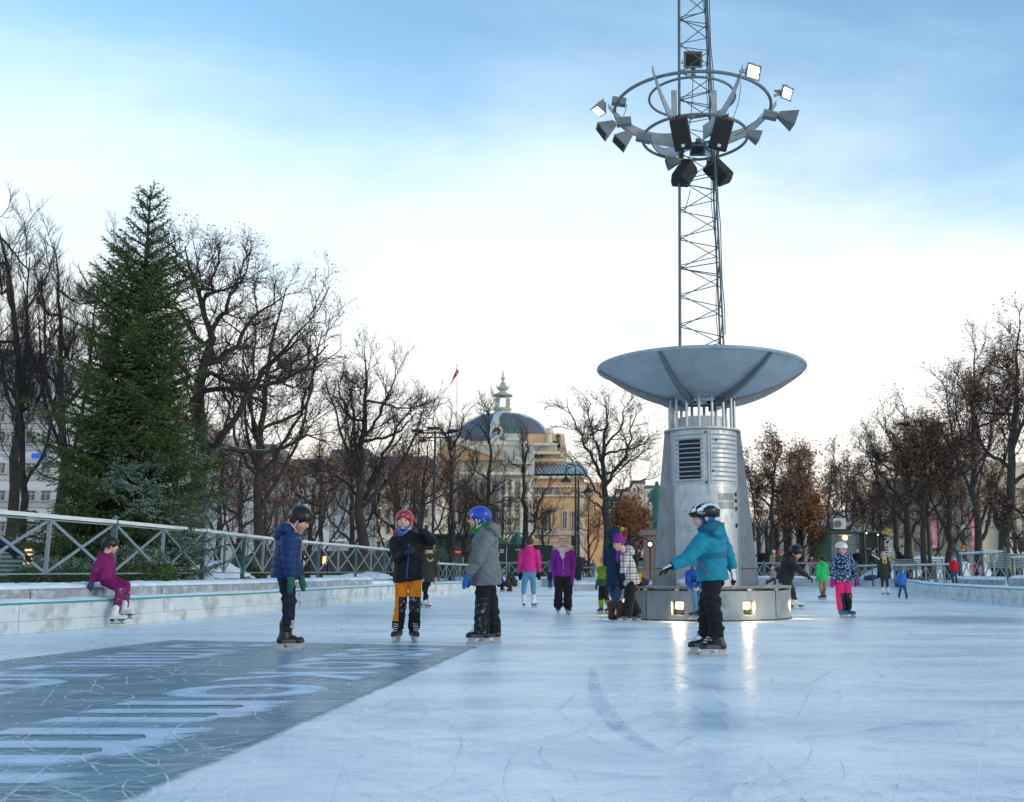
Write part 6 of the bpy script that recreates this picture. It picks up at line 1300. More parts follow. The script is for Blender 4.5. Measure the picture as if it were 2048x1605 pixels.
tree('bare tree with two bare stems crossing the left of the dome', 902, 54, r0=.17, zg=.4, seed=24, dens=.8, nl=3, split=.45, crown=(845, 965, 800, 1060), twr=.014, trunk=[(905, 1080, 0), (903, 980, 0), (902, 910, 0), (896, 870, 0), (898, 850, 0), (905, 828, 0)],
     limbs=[(.13, (902, 890, 0), (885, 865, .4), (868, 845, .6), (850, 828, .8)), (.13, (903, 905, 0), (915, 870, -.3), (925, 845, -.5), (925, 815, -.5)), (.09, (903, 930, 0), (925, 905, .5), (945, 880, .8))])
tree('elm with a wide fan crown against the bright sky left of the dish', 1213, 40, r0=.21, zg=.4, seed=26, dens=.85, lv=4, nl=2, split=.62, crown=(1125, 1315, 788, 1010), leaves=1500, leafm=LEAFD, lsize=.04, twr=.012, twigm=mat('olive_bark', (.05, .05, .036), .9, var=.3, vs_=4), up=.05,
     trunk=[(1214, 1095, 0), (1213, 1050, 0), (1212, 1010, 0), (1207, 975, 0), (1204, 930, 0), (1208, 880, 0), (1214, 830, 0), (1212, 798, 0)], limbs=[(.12, (1208, 965, 0), (1190, 925, .3), (1172, 890, .6), (1155, 860, .8), (1140, 830, .9), (1135, 800, 1)), (.13, (1207, 975, 0), (1230, 945, -.3), (1255, 900, -.6), (1262, 860, -.8), (1275, 820, -.8)), (.11, (1212, 1020, 0), (1240, 990, .6), (1270, 965, 1), (1305, 950, 1.2)), (.09, (1210, 1000, 0), (1185, 970, -.8), (1160, 930, -1), (1135, 905, -1.2)), (.09, (1206, 930, 0), (1190, 880, -.5), (1180, 840, -.7), (1180, 800, -.7)), (.09, (1208, 900, 0), (1235, 860, .5), (1250, 820, .6), (1240, 795, .6)), (.08, (1235, 940, -.3), (1270, 915, -.2), (1295, 900, -.1)), (.08, (1212, 1030, 0), (1190, 1005, .8), (1165, 985, 1), (1140, 985, 1.2))])
# smaller reddish trees, shared meshes
gname = 'small reddish trees behind the left railing'
small = tree('reddish young tree behind the railing, beside the boy in orange trousers', 640, 50, r0=.16, zg=.26, seed=31, dens=.85, lv=4, nl=9, split=.14, crown=(560, 720, 860, 1100), leaves=2300, leafm=LEAFB, lsize=.055, twigm=TWIGR, twr=.013, jitleaf=.16, name='small_tree', group=gname)
small2 = tree('low spreading tree with russet leaves behind the spruce foot', 480, 42, r0=.15, zg=.26, seed=33, dens=.85, lv=4, nl=9, split=.12, crown=(395, 565, 880, 1110), leaves=2300, leafm=LEAFB, lsize=.052, twigm=TWIGR, twr=.012, jitleaf=.16, name='small_tree', group=gname)
small3 = tree('leafless twiggy young tree before the left part of the theatre', 930, 62, r0=.14, zg=.26, seed=37, dens=.8, lv=4, nl=8, split=.16, crown=(885, 975, 915, 1110), leaves=500, leafm=LEAFD, lsize=.06, twigm=TWIGR, twr=.013, name='small_tree', group=gname)
def clone(src, px, Y, zg, sc, rz, label, group=gname):
    c = copy_tree(src, GX(px, Y, zg), rz, label, sc); c['group'] = group; return c
for src, px, Y, sc, rz, lb in ((small, 700, 56, 1.15, 1.2, 'reddish tree behind the rounded-crown tree, left-centre'), (small2, 780, 60, 1.25, 2.4, 'bushy reddish tree directly behind the red helmet'), (small, 836, 54, 1.05, 3.4, 'reddish tree left of the black lighting mast'), (small3, 898, 68, 1.1, .7, 'reddish tree in front of the theatre pediment'),
                               (small3, 950, 66, .9, 5.1, 'thin reddish tree left of the pruned trunk before the dome'), (small, 430, 55, 1.2, 2.0, 'reddish tree right behind the spruce'), (small3, 1085, 70, .8, 5.5, 'small twiggy tree in front of the theatre wing'),
                               (small3, 1178, 64, .7, .5, 'small twiggy tree right of the pair of lamp posts'), (small3, 1005, 68, .8, 1.5, 'twiggy tree between the two pruned trunks'), (small, 345, 50, 1.3, .9, 'reddish tree showing between the spruce and the big twisted tree'), (small2, 610, 64, 1.35, 3.0, 'tall reddish tree left of the lantern post')):
    clone(src, px, Y, .45, sc, rz, lb)
# right side
R1 = tree('oak full of brown leaves directly right of the tower', 1545, 58, r0=.20, zg=.4, seed=41, dens=1.0, lv=4, nl=9, split=.16, crown=(1478, 1640, 862, 1090), leaves=6500, leafm=LEAFB, lsize=.085, twr=.014, jitleaf=.2, name='leafy_tree')
tree('russet hornbeam behind the dark skater, leaves down to the ground', 1600, 62, r0=.13, zg=.4, seed=42, dens=.9, nl=10, split=.06, crown=(1560, 1650, 950, 1135), leaves=9000, leafm=LEAFO, lsize=.085, twr=.012, jitleaf=.22, name='leafy_tree')
tree('tree with sparse brown leaves between the oak and the kiosk', 1655, 72, r0=.17, zg=.4, seed=43, dens=.95, nl=9, split=.2, crown=(1600, 1735, 888, 1090), leaves=4200, leafm=LEAFD, lsize=.085, twr=.015, name='leafy_tree')
tree('russet columnar tree behind the woman in the navy parka', 1262, 74, r0=.2, zg=.4, seed=44, dens=.8, nl=10, split=.06, crown=(1222, 1300, 988, 1140), leaves=11000, leafm=LEAFO, lsize=.09, twr=.012, jitleaf=.25, name='leafy_tree')
tree('dark dense twiggy tree above the kiosk', 1745, 66, r0=.17, zg=.4, seed=45, dens=1.1, nl=9, split=.2, crown=(1690, 1830, 945, 1075), leaves=2500, leafm=LEAFD, lsize=.07, twr=.016, up=-.02, twigm=TWIG)
tree('bare tree with tall straight stems right of the kiosk', 1818, 48, r0=.22, zg=.4, seed=47, dens=.85, lv=5, nl=8, split=.2, crown=(1700, 1905, 778, 1050), leaves=2600, leafm=LEAFD, lsize=.06, twr=.012, up=.1, trunk=[(1818, 1100, 0), (1815, 1050, 0), (1812, 990, 0), (1812, 900, 0), (1808, 820, 0), (1806, 785, 0)],
     limbs=[(.15, (1814, 1010, 0), (1780, 960, .5), (1745, 905, .8), (1715, 865, 1)), (.14, (1813, 960, 0), (1790, 890, -.4), (1770, 830, -.6), (1762, 795, -.7)), (.14, (1813, 960, 0), (1840, 880, .4), (1850, 820, .5))])
tree('second straight trunk right of the kiosk, close beside the first', 1797, 52, r0=.18, zg=.4, seed=48, dens=.8, nl=6, split=.45, crown=(1740, 1850, 850, 1040), leaves=1500, leafm=LEAFD, lsize=.07, twr=.013)
tree('tree with clinging brown leaves behind the tall lighting mast', 1852, 42, r0=.15, zg=.4, seed=49, dens=1.0, nl=8, split=.35, crown=(1795, 1935, 830, 1060), leaves=4500, leafm=LEAFB, lsize=.06, twr=.012, name='leafy_tree')
tree('brown-leaved oak over the orange beanie', 1898, 45, r0=.19, zg=.42, seed=51, dens=.9, nl=9, split=.18, crown=(1830, 1985, 800, 1065), leaves=6000, leafm=LEAFB, lsize=.066, twr=.012, jitleaf=.2, name='leafy_tree', trunk=[(1898, 1100, 0), (1898, 1060, 0), (1900, 1000, 0), (1905, 920, 0), (1905, 840, 0)])
tree('forked oak with brown leaves behind the right railing, second trunk from the photo edge', 1958, 40, r0=.17, zg=.42, seed=53, dens=.9, nl=9, split=.2, crown=(1890, 2045, 630, 1020), leaves=5000, leafm=LEAFD, lsize=.05, twr=.011, name='leafy_tree', up=.1,
     trunk=[(1958, 1100, 0), (1957, 1050, 0), (1950, 990, 0), (1945, 900, 0), (1942, 800, 0), (1945, 700, 0), (1950, 650, 0)], limbs=[(.14, (1962, 1075, 0), (1978, 1030, .4), (1990, 980, .8), (2010, 900, 1)), (.12, (1945, 800, 0), (1915, 740, .5), (1905, 715, .6)), (.12, (1944, 760, 0), (1975, 700, -.5), (2010, 660, -.7))])
tree('thick dark trunk and high leafy crown at the right edge of the photo', 2006, 34, r0=.21, zg=.44, seed=55, dens=.9, lv=4, nl=9, split=.35, crown=(1920, 2130, 590, 1000), leaves=5500, leafm=LEAFB, lsize=.050, twr=.010, name='leafy_tree', trunk=[(2008, 1090, 0), (2010, 1040, 0), (2015, 980, 0), (2022, 900, 0), (2030, 780, 0), (2035, 660, 0), (2040, 600, 0)],
     limbs=[(.16, (2006, 1065, 0), (1992, 1030, .3), (1982, 985, .6), (1970, 940, 1)), (.15, (2012, 980, 0), (2045, 1020, -.4), (2070, 1060, -.6))])
# far belt of trees that reads as one mass
belt_src = [small, small2]
k = 0
for px, Y, sc in ((160, 70, 1.5), (520, 90, 1.9), (820, 98, 1.9), (1700, 95, 1.6), (1770, 90, 1.5), (1860, 88, 1.5), (1930, 84, 1.3), (1505, 80, 1.0), (1590, 95, 1.45), (2040, 80, 1.3)):
    lb = ['twiggy tree far behind the slender left trunk', 'far twiggy tree between the twisted tree and the tall fanning one', 'far twiggy tree right of the rounded crown', 'far tree behind the kiosk roof unit', 'far tree behind the serving hatch', 'far tree behind the straight trunks', 'far tree behind the orange beanie oak', 'far small tree touching the tower edge', 'far tree between the oak and the hornbeam', 'far tree behind the traffic light'][k]
    clone(belt_src[k % 2], px, Y, .42, sc, k * 1.3, lb, 'distant twiggy trees'); k += 1

# ---------------------------------------------------------------- spruce
def spruce(label, px, Y, zg, py_top, halfw_px, seed):
    rs = np.random.RandomState(seed); b = GX(px, Y, zg); H = Zat(py_top, Y) - zg; t = thing('spruce', label, 'spruce', b)
    MB().tube([(0, 0, -.1), (0, 0, H * .5), (.02, 0, H * .8), (0, 0, H)], [.16, .10, .04, .012], 10).build('trunk', BARK, t, True, local=True)
    Rmax = halfw_px * Y / FPX; SP = []; SD = []; BP = []
    z = .25
    while z < H - .12:
        f = z / H; rad_ = Rmax * ((1 - f) ** .74) * (1.06 if f > .12 else .95) * rs.uniform(.80, 1.12); nb = int(9 + 6 * (1 - f)) if f < .8 else 5; a0 = rs.uniform(0, 6.3)
        for q in range(nb):
            L = rad_ * rs.choice([.68, .85, 1.0, 1.15, 1.3], p=[.26, .26, .24, .16, .08]) * rs.uniform(.92, 1.08) + .12; az = a0 + 2 * math.pi * q / nb + rs.uniform(-.25, .25); el_ = (-.30 + 1.25 * f ** 1.3) + rs.uniform(-.1, .1); c, s = math.cos(az), math.sin(az)
            pts = []; n = 7
            for i in range(n):
                u = i / (n - 1); r = L * u; zz = z + L * (math.sin(el_) * u - .22 * (1 - f) * u + .36 * (1 - f) * u * u * u); pts.append((c * r * math.cos(el_ * .6), s * r * math.cos(el_ * .6), zz))
            BP.append(pts)
        z += (.115 + .12 * f) * (H / 9) * (1.0 if f < .8 else 1.25)
    BP = np.array(BP); n = len(BP); L = np.linalg.norm(np.diff(BP, axis=1), axis=2).sum(1)
    RR = (.010 + .012 * L / L.max())[:, None] * (1 - np.linspace(0, 1, 7))[None] + .004; V, F = tubes(BP, RR, 4)
    l = link('branches', fastmesh('branches', V, F, [BARK], None, True), t); l['kind'] = 'stuff'
    # side sprays in the plane of the branch, hanging a little
    P2l, R2l = [], []
    side = []
    for i in range(n):
        m = max(4, int(L[i] / .085)); u = np.linspace(.18, .99, m); f = u * 6; i0 = np.minimum(f.astype(int), 5); fr = (f - i0)[:, None]; p = BP[i, i0] * (1 - fr) + BP[i, i0 + 1] * fr; tn = BP[i, i0 + 1] - BP[i, i0]; tn /= np.linalg.norm(tn, axis=1, keepdims=True)
        lat = np.cross(tn, [0, 0, 1]); lat /= np.linalg.norm(lat, axis=1, keepdims=True); ln = (L[i] * .40 * (1.12 - u) + .08) * rs.uniform(.7, 1.2, m)
        for sg in (-1, 1):
            d = tn * .75 + lat * sg * .75 + rs.normal(size=(m, 3)) * .14; d[:, 2] -= .10; d /= np.linalg.norm(d, axis=1, keepdims=True)
            side.append(np.stack([p, p + d * ln[:, None] * .5 + [0, 0, .01], p + d * ln[:, None] + np.array([0, 0, -1.]) * ln[:, None] * .16], 1))
        side.append(np.stack([p, p + (tn * .5 + rs.normal(size=(m, 3)) * .3) * .06, p + (tn * .7 + rs.normal(size=(m, 3)) * .35) * .12], 1))
        side.append(BP[i][[3, 4, 5]][None]); side.append(BP[i][[4, 5, 6]][None])
    S = np.concatenate(side); LS = np.linalg.norm(S[:, 2] - S[:, 0], axis=1)
    # needles as narrow blades combed forward along each spray
    cnt = np.clip((LS / .0066).astype(int), 10, 60); idx = np.repeat(np.arange(len(S)), cnt); m = len(idx); u = rs.uniform(0, 1, m); a = S[idx, 0]; bb = S[idx, 1]; c_ = S[idx, 2]
    uu = u[:, None]; p = np.where(uu < .5, a + (bb - a) * uu * 2, bb + (c_ - bb) * (uu - .5) * 2); tn = c_ - a; tn /= np.linalg.norm(tn, axis=1, keepdims=True) + 1e-9
    rv = rs.normal(size=(m, 3)); rv[:, 2] *= .75; rv[:, 2] += .12; rv -= (rv * tn).sum(1, keepdims=True) * tn * .9; rv /= np.linalg.norm(rv, axis=1, keepdims=True); d = tn * .75 + rv * .75; d /= np.linalg.norm(d, axis=1, keepdims=True)
    w = np.cross(d, rs.normal(size=(m, 3))); w /= np.linalg.norm(w, axis=1, keepdims=True); ln = rs.uniform(.026, .046, m)[:, None]; wd = .0075
    V = np.stack([p - w * wd, p + w * wd, p + d * ln], 1).reshape(-1, 3); F = np.arange(m * 3).reshape(-1, 3)
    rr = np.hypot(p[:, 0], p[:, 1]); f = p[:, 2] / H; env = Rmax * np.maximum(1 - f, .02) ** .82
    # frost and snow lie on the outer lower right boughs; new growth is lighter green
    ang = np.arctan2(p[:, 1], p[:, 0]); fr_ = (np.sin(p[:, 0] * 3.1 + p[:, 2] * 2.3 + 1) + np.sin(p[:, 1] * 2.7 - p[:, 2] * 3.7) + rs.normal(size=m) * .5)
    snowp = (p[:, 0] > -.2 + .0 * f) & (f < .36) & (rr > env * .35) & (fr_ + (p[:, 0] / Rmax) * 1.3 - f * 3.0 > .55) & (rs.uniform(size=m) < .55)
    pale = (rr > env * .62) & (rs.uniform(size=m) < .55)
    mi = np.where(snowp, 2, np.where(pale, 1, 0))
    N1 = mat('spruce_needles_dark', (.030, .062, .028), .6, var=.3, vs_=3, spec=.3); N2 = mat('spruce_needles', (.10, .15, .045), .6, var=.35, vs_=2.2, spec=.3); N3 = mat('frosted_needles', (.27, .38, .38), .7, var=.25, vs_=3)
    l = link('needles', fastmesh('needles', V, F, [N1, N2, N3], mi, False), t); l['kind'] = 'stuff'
    return t
spruce('tall dark green spruce with frosted lower boughs behind the left railing', 237, 19.8, .30, 372, 172, 4)
for lb, px, Y, w, h, sd in (('low round green shrub under the spruce behind the railing', 262, 18.2, .75, .55, 2), ('green shrub at the left foot of the spruce', 130, 17.8, .9, .35, 3), ('small dark shrub behind the railing right of the snow heap', 485, 27, .6, .5, 5), ('dark conifer shrub beside the glass pavilion', 873, 55, .8, 1.5, 7)):
    rs = np.random.RandomState(sd); b = GX(px, Y, .60 if Y < 30 else .4); m = 9000; th = rs.uniform(0, 6.3, m); ph = np.arccos(rs.uniform(0, 1, m)); r = rs.uniform(.75, 1.05, m) ** .5
    p = np.stack([np.cos(th) * np.sin(ph) * w * r, np.sin(th) * np.sin(ph) * w * r, np.cos(ph) * h * r * (1 + .15 * np.sin(th * 5))], 1); d = p / np.linalg.norm(p, axis=1, keepdims=True) + rs.normal(size=(m, 3)) * .6; d /= np.linalg.norm(d, axis=1, keepdims=True)
    ww = np.cross(d, rs.normal(size=(m, 3))); ww /= np.linalg.norm(ww, axis=1, keepdims=True); ln = rs.uniform(.04, .09, m)[:, None] * (1 if Y < 40 else 2.5); V = np.stack([p - ww * .007, p + ww * .007, p + d * ln], 1).reshape(-1, 3)
    t = thing('shrub', lb, 'shrub', b); l = link('foliage', fastmesh('foliage', V, np.arange(m * 3).reshape(-1, 3), [MATS['spruce_needles_dark'], MATS['spruce_needles'], MATS['frosted_needles']], np.where((rs.uniform(size=m) < .35) & (p[:, 2] > h * .5), 2, rs.randint(0, 2, m)), False), t); l['kind'] = 'stuff'
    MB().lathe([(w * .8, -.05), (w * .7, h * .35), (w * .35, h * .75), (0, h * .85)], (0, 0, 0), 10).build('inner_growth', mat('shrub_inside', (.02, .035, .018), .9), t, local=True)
# ================================================================ PEOPLE
def skinmat(name, c):
    m = mat(name, c, .5, var=.06, vs_=20, spec=.35); b = m.node_tree.nodes['Principled BSDF']; b.inputs['Subsurface Weight'].default_value = .12; b.inputs['Subsurface Radius'].default_value = (.01, .004, .002); return m
SKIN = skinmat('skin', (.62, .36, .27)); LIPS = mat('lips', (.42, .14, .12), .5); EYEW = mat('eye_white', (.62, .62, .60), .3); EYED = mat('eye_dark', (.03, .03, .035), .2); BROW = mat('eyebrow_hair', (.12, .07, .04), .8)
def cloth(name, c, rough=.75, var=.14, bump=.35, bs=45, **k): return mat('cloth_' + name, c, rough, var=var, vs_=9, bump=bump, bs=bs, spec=.16, **k)
C_BLK = cloth('black', (.014, .015, .019)); C_NAVY = cloth('navy', (.012, .024, .055)); C_DK = cloth('charcoal', (.035, .035, .042))
LEATH = mat('skate_black', (.008, .008, .011), .4, var=.2, vs_=20); LEATHW = mat('skate_white', (.66, .66, .68), .45, var=.1, vs_=20); HOLD = mat('blade_holder', (.42, .46, .50), .4, var=.08); BLADE = mat('blade_steel', (.35, .38, .40), .3, .8); LACE = mat('laces', (.66, .66, .68), .7); SKG = mat('skate_grey', (.10, .10, .105), .6, var=.2, vs_=25)
def unit(v): v = np.array(v, float); return v / (np.linalg.norm(v) + 1e-9)
class Fr:
    """frame of yaw/pitch/roll: r (person's right), f (forward), u (up)"""
    def __init__(s, yaw, pitch=0, roll=0):
        y = rad(yaw); p = rad(pitch); F = np.array([math.sin(y), -math.cos(y), 0]); R = np.array([F[1], -F[0], 0]); Uq = np.array([0, 0, 1.])
        s.f = F * math.cos(p) - Uq * math.sin(p); u = Uq * math.cos(p) + F * math.sin(p); ro = rad(roll); s.r = R * math.cos(ro) + u * math.sin(ro); s.u = u * math.cos(ro) - R * math.sin(ro); s.R = np.array([s.r, s.f, s.u])
    def p(s, o, r, f, u): return np.array(o, float) + s.r * r + s.f * f + s.u * u
def smesh(name, prims, res, parent, mats, k=.02, fn=None, **kw):
    V, F = sdf_mesh(prims, res, k, **kw)
    if len(F) == 0: return None
    mi = None
    if not isinstance(mats, (list, tuple)): mats = [mats]
    if fn is not None: c = V[F].mean(1); mi = fn(c)
    return link(name, fastmesh(name, V - np.array(wloc(parent)), F, mats, mi, True), parent)
def ballmesh(name, c, r, R, m, parent, n=10):
    mb = MB().sphere((0, 0, 0), r, n, 8); v = np.array(mb.v) @ np.array(R); mb.v = [tuple(q + c) for q in v]; return mb.build(name, m, parent, True)
def skate(t, an, yaw, s, kind, res, zg, near, lift=0.0, pitch=0.0, m2=None):
    fr = Fr(yaw, pitch); A = np.array(an); up = fr.u; f = fr.f; r = fr.r
    def P(a, b, c): return fr.p(A, a * s, b * s, c * s)
    if kind == 'boot':
        k = [rc(P(0, -.005, .12), .062 * s, P(0, -.005, -.03), .052 * s), rc(P(0, -.02, -.07), .048 * s, P(0, .09, -.078), .042 * s), cut(P(0, 0, -.112), -up, k=.004)]
        smesh('winter_boot', k, res, t, m2 or cloth('brown_boot', (.07, .042, .03)), .02 * s, fold=.003 * s); return
    if s < 0: return
    mm = {'hockey': LEATH, 'figure': LEATHW, 'blue': cloth('skate_blue', (.05, .13, .30), .5)}[kind]; hb = -.085
    k = [rc(P(0, -.008, .085 if kind != 'figure' else .06), .050 * s * (1 if kind != 'figure' else .88), P(0, -.012, -.02), .041 * s, (r, .88)), rc(P(0, -.035, -.05), .041 * s, P(0, -.012, -.01), .040 * s), rc(P(0, .0, -.045), .040 * s, P(0, .115, -.058), .031 * s, (r, .95)), cut(P(0, 0, hb + .012), -up, k=.004)]
    def fn(c):
        q = (c - A) @ f / s; w = (c - A) @ up / s; return np.where((w < -.045) & (q > -.02) & (q < .09) & ((c - A) @ up / s > -.072), 1, 0)
    b = smesh('skate', k, res, t, [mm, SKG if kind == 'hockey' else mm], .016 * s, fn=fn)
    if kind == 'hockey':
        # tongue, toe cap, laces
        if near:
            for q in range(6):
                u = q / 5; c = P(0, .045 + .055 * (1 - u) * 1.0 - .012 * u, -.022 + .095 * u - .0 * u); w = .024 * s
                MB().tube([c - r * w - f * .01 * s, c + f * .012 * s, c + r * w - f * .01 * s + up * .006], .0035 * s, 5).build('lace', LACE, b, True)
            smesh('tongue', [rc(P(0, .035, .06), .022 * s, P(0, .045, .10), .022 * s, (f, .4))], res, b, mat('tongue_felt', (.35, .36, .38), .8), .01)
    mb = MB()
    def quadprism(pts, w, mi=0): mb.prism([P(-w / 2, y, z) for y, z in pts], r * w * s, mi)
    if kind == 'figure':
        quadprism([(-.065, -.075), (-.02, -.075), (-.025, -.10), (-.06, -.10)], .045, 1); quadprism([(.04, -.075), (.135, -.072), (.13, -.085), (.045, -.09)], .05, 1)
        quadprism([(-.055, -.10), (-.03, -.10), (-.03, -.125), (-.05, -.125)], .010); quadprism([(.06, -.088), (.11, -.085), (.10, -.125), (.07, -.125)], .010); quadprism([(-.085, -.122), (.135, -.118), (.140, -.128), (.12, -.134), (-.08, -.134)], .006)
        mb.build('blade', [BLADE, LEATH], b)
    else:
        hm = HOLD
        h = MB(); mb = h
        quadprism([(-.072, -.076), (.13, -.072), (.13, -.082), (-.072, -.084)], .046); quadprism([(-.07, -.084), (-.005, -.084), (-.015, -.108), (-.065, -.108)], .024); quadprism([(.055, -.082), (.125, -.082), (.13, -.108), (.065, -.108)], .024); quadprism([(-.080, -.108), (.140, -.106), (.146, -.117), (-.078, -.119)], .014)
        h.build('blade_holder', hm, b)
        mb = MB(); quadprism([(-.082, -.119), (.148, -.117), (.146, -.128), (.13, -.134), (-.07, -.134), (-.084, -.128)], .005); mb.build('blade', BLADE, b)
def hand(t, W, E, s, kind, res, m, side, palm=None, curl=.5, m2=None, spread=0):
    """W wrist, E elbow; side +1 person's right"""
    W = np.array(W); d = unit(W - np.array(E)); pn = unit(palm if palm is not None else np.array([0, 0, -1]) + 1e-3); pn = unit(pn - d * (pn @ d)); th = np.cross(d, pn) * side
    P = lambda a, b, c: W + d * a * s + th * b * s + pn * c * s
    if kind == 'mitten':
        k = [rc(P(-.03, 0, 0), .036 * s, P(.01, 0, 0), .030 * s), rc(P(.03, 0, 0), .038 * s, P(.075, 0, .006), .037 * s, (pn, .68)), rc(P(.075, 0, .006), .037 * s, P(.115, -.002, .022), .030 * s, (pn, .66)), rc(P(.03, .028, .004), .018 * s, P(.075, .046, .014), .015 * s)]
        return smesh('mitten', k, res, t, [m, m2 or m], .016 * s, fn=(lambda c: ((c - W) @ d < .012 * s).astype(int)) if m2 else None, fold=.0015)
    k = [rc(P(-.035, 0, 0), .035 * s, P(.0, 0, 0), .030 * s), rc(P(.012, 0, 0), .028 * s, P(.062, 0, .002), .034 * s, (pn, .55))]
    for q in range(4):
        b = .026 - .0175 * q; L = (.034, .038, .036, .029)[q]; a0 = P(.070, b, .0); c1 = curl * .8; c2 = curl * 1.7
        dir1 = d * math.cos(c1) + pn * math.sin(c1) + th * (spread * (.3 - .2 * q)); a1 = a0 + dir1 * L * s; dir2 = d * math.cos(c2) + pn * math.sin(c2); a2 = a1 + dir2 * L * .85 * s
        k.append(rc(a0, .0098 * s, a1, .0092 * s, None, .004)); k.append(rc(a1, .0092 * s, a2, .0080 * s, None, .004))
    k += [rc(P(.018, .024, .006), .013 * s, P(.045, .048, .016), .0105 * s, None, .01), rc(P(.045, .048, .016), .0105 * s, P(.066, .052, .026 + .01 * curl), .009 * s, None, .004)]
    fn = (lambda c: ((c - W) @ pn > .002).astype(int)) if m2 else None
    return smesh('glove', k, min(res, .0065), t, [m, m2 or m], .010, fn=fn)
def head_prims(hc, h, s):
    P = lambda r, f, u: h.p(hc, r * s, f * s, u * s)
    k = [ell(P(0, -.012, .022), np.array((.074, .090, .082)) * s, h.R), rc(P(0, .022, -.025), .058 * s, P(0, .050, -.078), .026 * s, None, .03 * s), ell(P(0, .035, -.02), np.array((.060, .052, .068)) * s, h.R, .02 * s)]
    for q in (-1, 1):
        k += [ell(P(q * .033, .062, -.030), np.array((.022, .020, .022)) * s, h.R, .015 * s), ell(P(q * .076, -.008, -.010), np.array((.009, .018, .028)) * s, h.R, .008 * s)]
    k += [rc(P(0, .078, .014), .008 * s, P(0, .099, -.016), .0105 * s, None, .010 * s), ell(P(0, .094, -.018), np.array((.0165, .012, .010)) * s, h.R, .006 * s), rc(P(-.022, .076, .026), .009 * s, P(.022, .076, .026), .009 * s, None, .014 * s)]
    for q in (-1, 1): k.append(ell(P(q * .030, .092, .006), np.array((.014, .014, .009)) * s, h.R, .008 * s, 's'))
    k += [ell(P(0, .083, -.046), np.array((.019, .010, .010)) * s, h.R, .010 * s), rc(P(0, -.02, -.05), .047 * s, P(0, -.03, -.12), .046 * s, None, .02 * s)]
    return k
def person(label, px, fy, ty, yaw, jacket, legs, feet='hockey', hat=None, hair=None, hands=('mitten', C_BLK), Y=None, zg=0.0, ov={}, hy=None, hp=5, hr=0, group=None, scarf=None, s=None, extra=None, feetyaw=(None, None), lift=(0, 0), fpitch=(0, 0), cat='person', palms=(None, None), curl=(.5, .5), H=None, fat=1.0, air=False):
    if Y is None: g = G(px, fy, zg); Y = g.y
    g = GX(px, Y, zg); z1 = U(px, ty, Y).z
    if s is None: s = (z1 - zg) / 1.40
    t = thing('person', label, cat, tuple(g), group=group); b = Fr(yaw); o = np.array(g); res = max(.0062, .58 * Y / 980); near = Y < 12
    if ov.get('_origin'): pass
    J = {}
    def put(n, r, f, u): J[n] = b.p(o, r * s, f * s, u * s)
    put('hd', 0, .02, 1.255); put('nk', 0, 0, 1.115); put('ch', 0, .0, 1.0); put('hp', 0, 0, .735)
    for sd, n in ((1, 'R'), (-1, 'L')):
        put('sh' + n, sd * .145, 0, 1.065); put('el' + n, sd * .185, -.015, .855); put('wr' + n, sd * .185, .05, .675); put('th' + n, sd * .064, 0, .655); put('kn' + n, sd * .078, .02, .41); put('an' + n, sd * .085, -.015, .134 if feet != 'boot' else .112)
    for kx, v in ov.items():
        if kx in J: J[kx] = np.array(U(v[0], v[1], Y + (v[2] if len(v) > 2 else 0)))
    fs_ = 1.12 if feet != 'boot' else 1.0
    for i, n in enumerate('LR'):
        tz = zg + (.134 if feet != 'boot' else .112) * s * fs_ + lift[i]
        if not air and abs(J['an' + n][2] - tz) < .16: J['an' + n][2] = tz
    h = Fr(yaw if hy is None else hy, hp, hr); hc = J['hd']
    # ---- body, one continuous skin
    P = head_prims(hc, h, s) + [rc(h.p(hc, 0, -.02 * s, -.07 * s), .045 * s, J['nk'], .050 * s), rc(J['ch'], .095 * s, J['hp'], .085 * s, (b.f, .7)), rc(J['nk'], .06 * s, J['ch'], .10 * s, (b.f, .7))]
    for n in 'LR':
        P += [rc(J['sh' + n], .038 * s, J['el' + n], .030 * s), rc(J['el' + n], .030 * s, J['wr' + n], .022 * s), rc(J['th' + n], .052 * s, J['kn' + n], .036 * s), rc(J['kn' + n], .034 * s, J['an' + n] + b.u * .03 * s, .024 * s), rc((J['ch'] + J['nk']) / 2, .05 * s, J['sh' + n], .042 * s)]
        if hands[0] == 'bare':
            d = unit(J['wr' + n] - J['el' + n]); P += [rc(J['wr' + n], .024 * s, J['wr' + n] + d * .05 * s, .03 * s), rc(J['wr' + n] + d * .05 * s, .028 * s, J['wr' + n] + d * .10 * s, .016 * s)]
    hres = max(.0052, res * .8) if near else res * .85
    smesh('body', P, hres if not near else .0056, t, SKIN, .016 * s, zfine=(hc[2] - .14 * s, 0))
    HP = lambda r, f, u: h.p(hc, r * s, f * s, u * s)
    if Y < 24:
        for q in (-1, 1):
            ballmesh('eye', HP(q * .030, .0795, .005), (.0125 * s, .009 * s, .0068 * s), h.R, EYEW, t); ballmesh('iris', HP(q * .030, .086, .005), (.0062 * s, .0045 * s, .0062 * s), h.R, EYED, t)
            MB().tube([HP(q * .016, .088, .026), HP(q * .030, .089, .031), HP(q * .045, .078, .025)], .0032 * s, 5).build('eyebrow', BROW, t, True)
            MB().tube([HP(q * .019, .085, .010), HP(q * .030, .0895, .0135), HP(q * .043, .081, .010)], .0018 * s, 5).build('eyelash', EYED, t, True)
        MB().tube([HP(-.019, .084, -.0475), HP(-.007, .0935, -.0445), HP(0, .094, -.046), HP(.007, .0935, -.0445), HP(.019, .084, -.0475)], [.001 * s, .0042 * s, .0046 * s, .0042 * s, .001 * s], 6).build('mouth', LIPS, t, True)
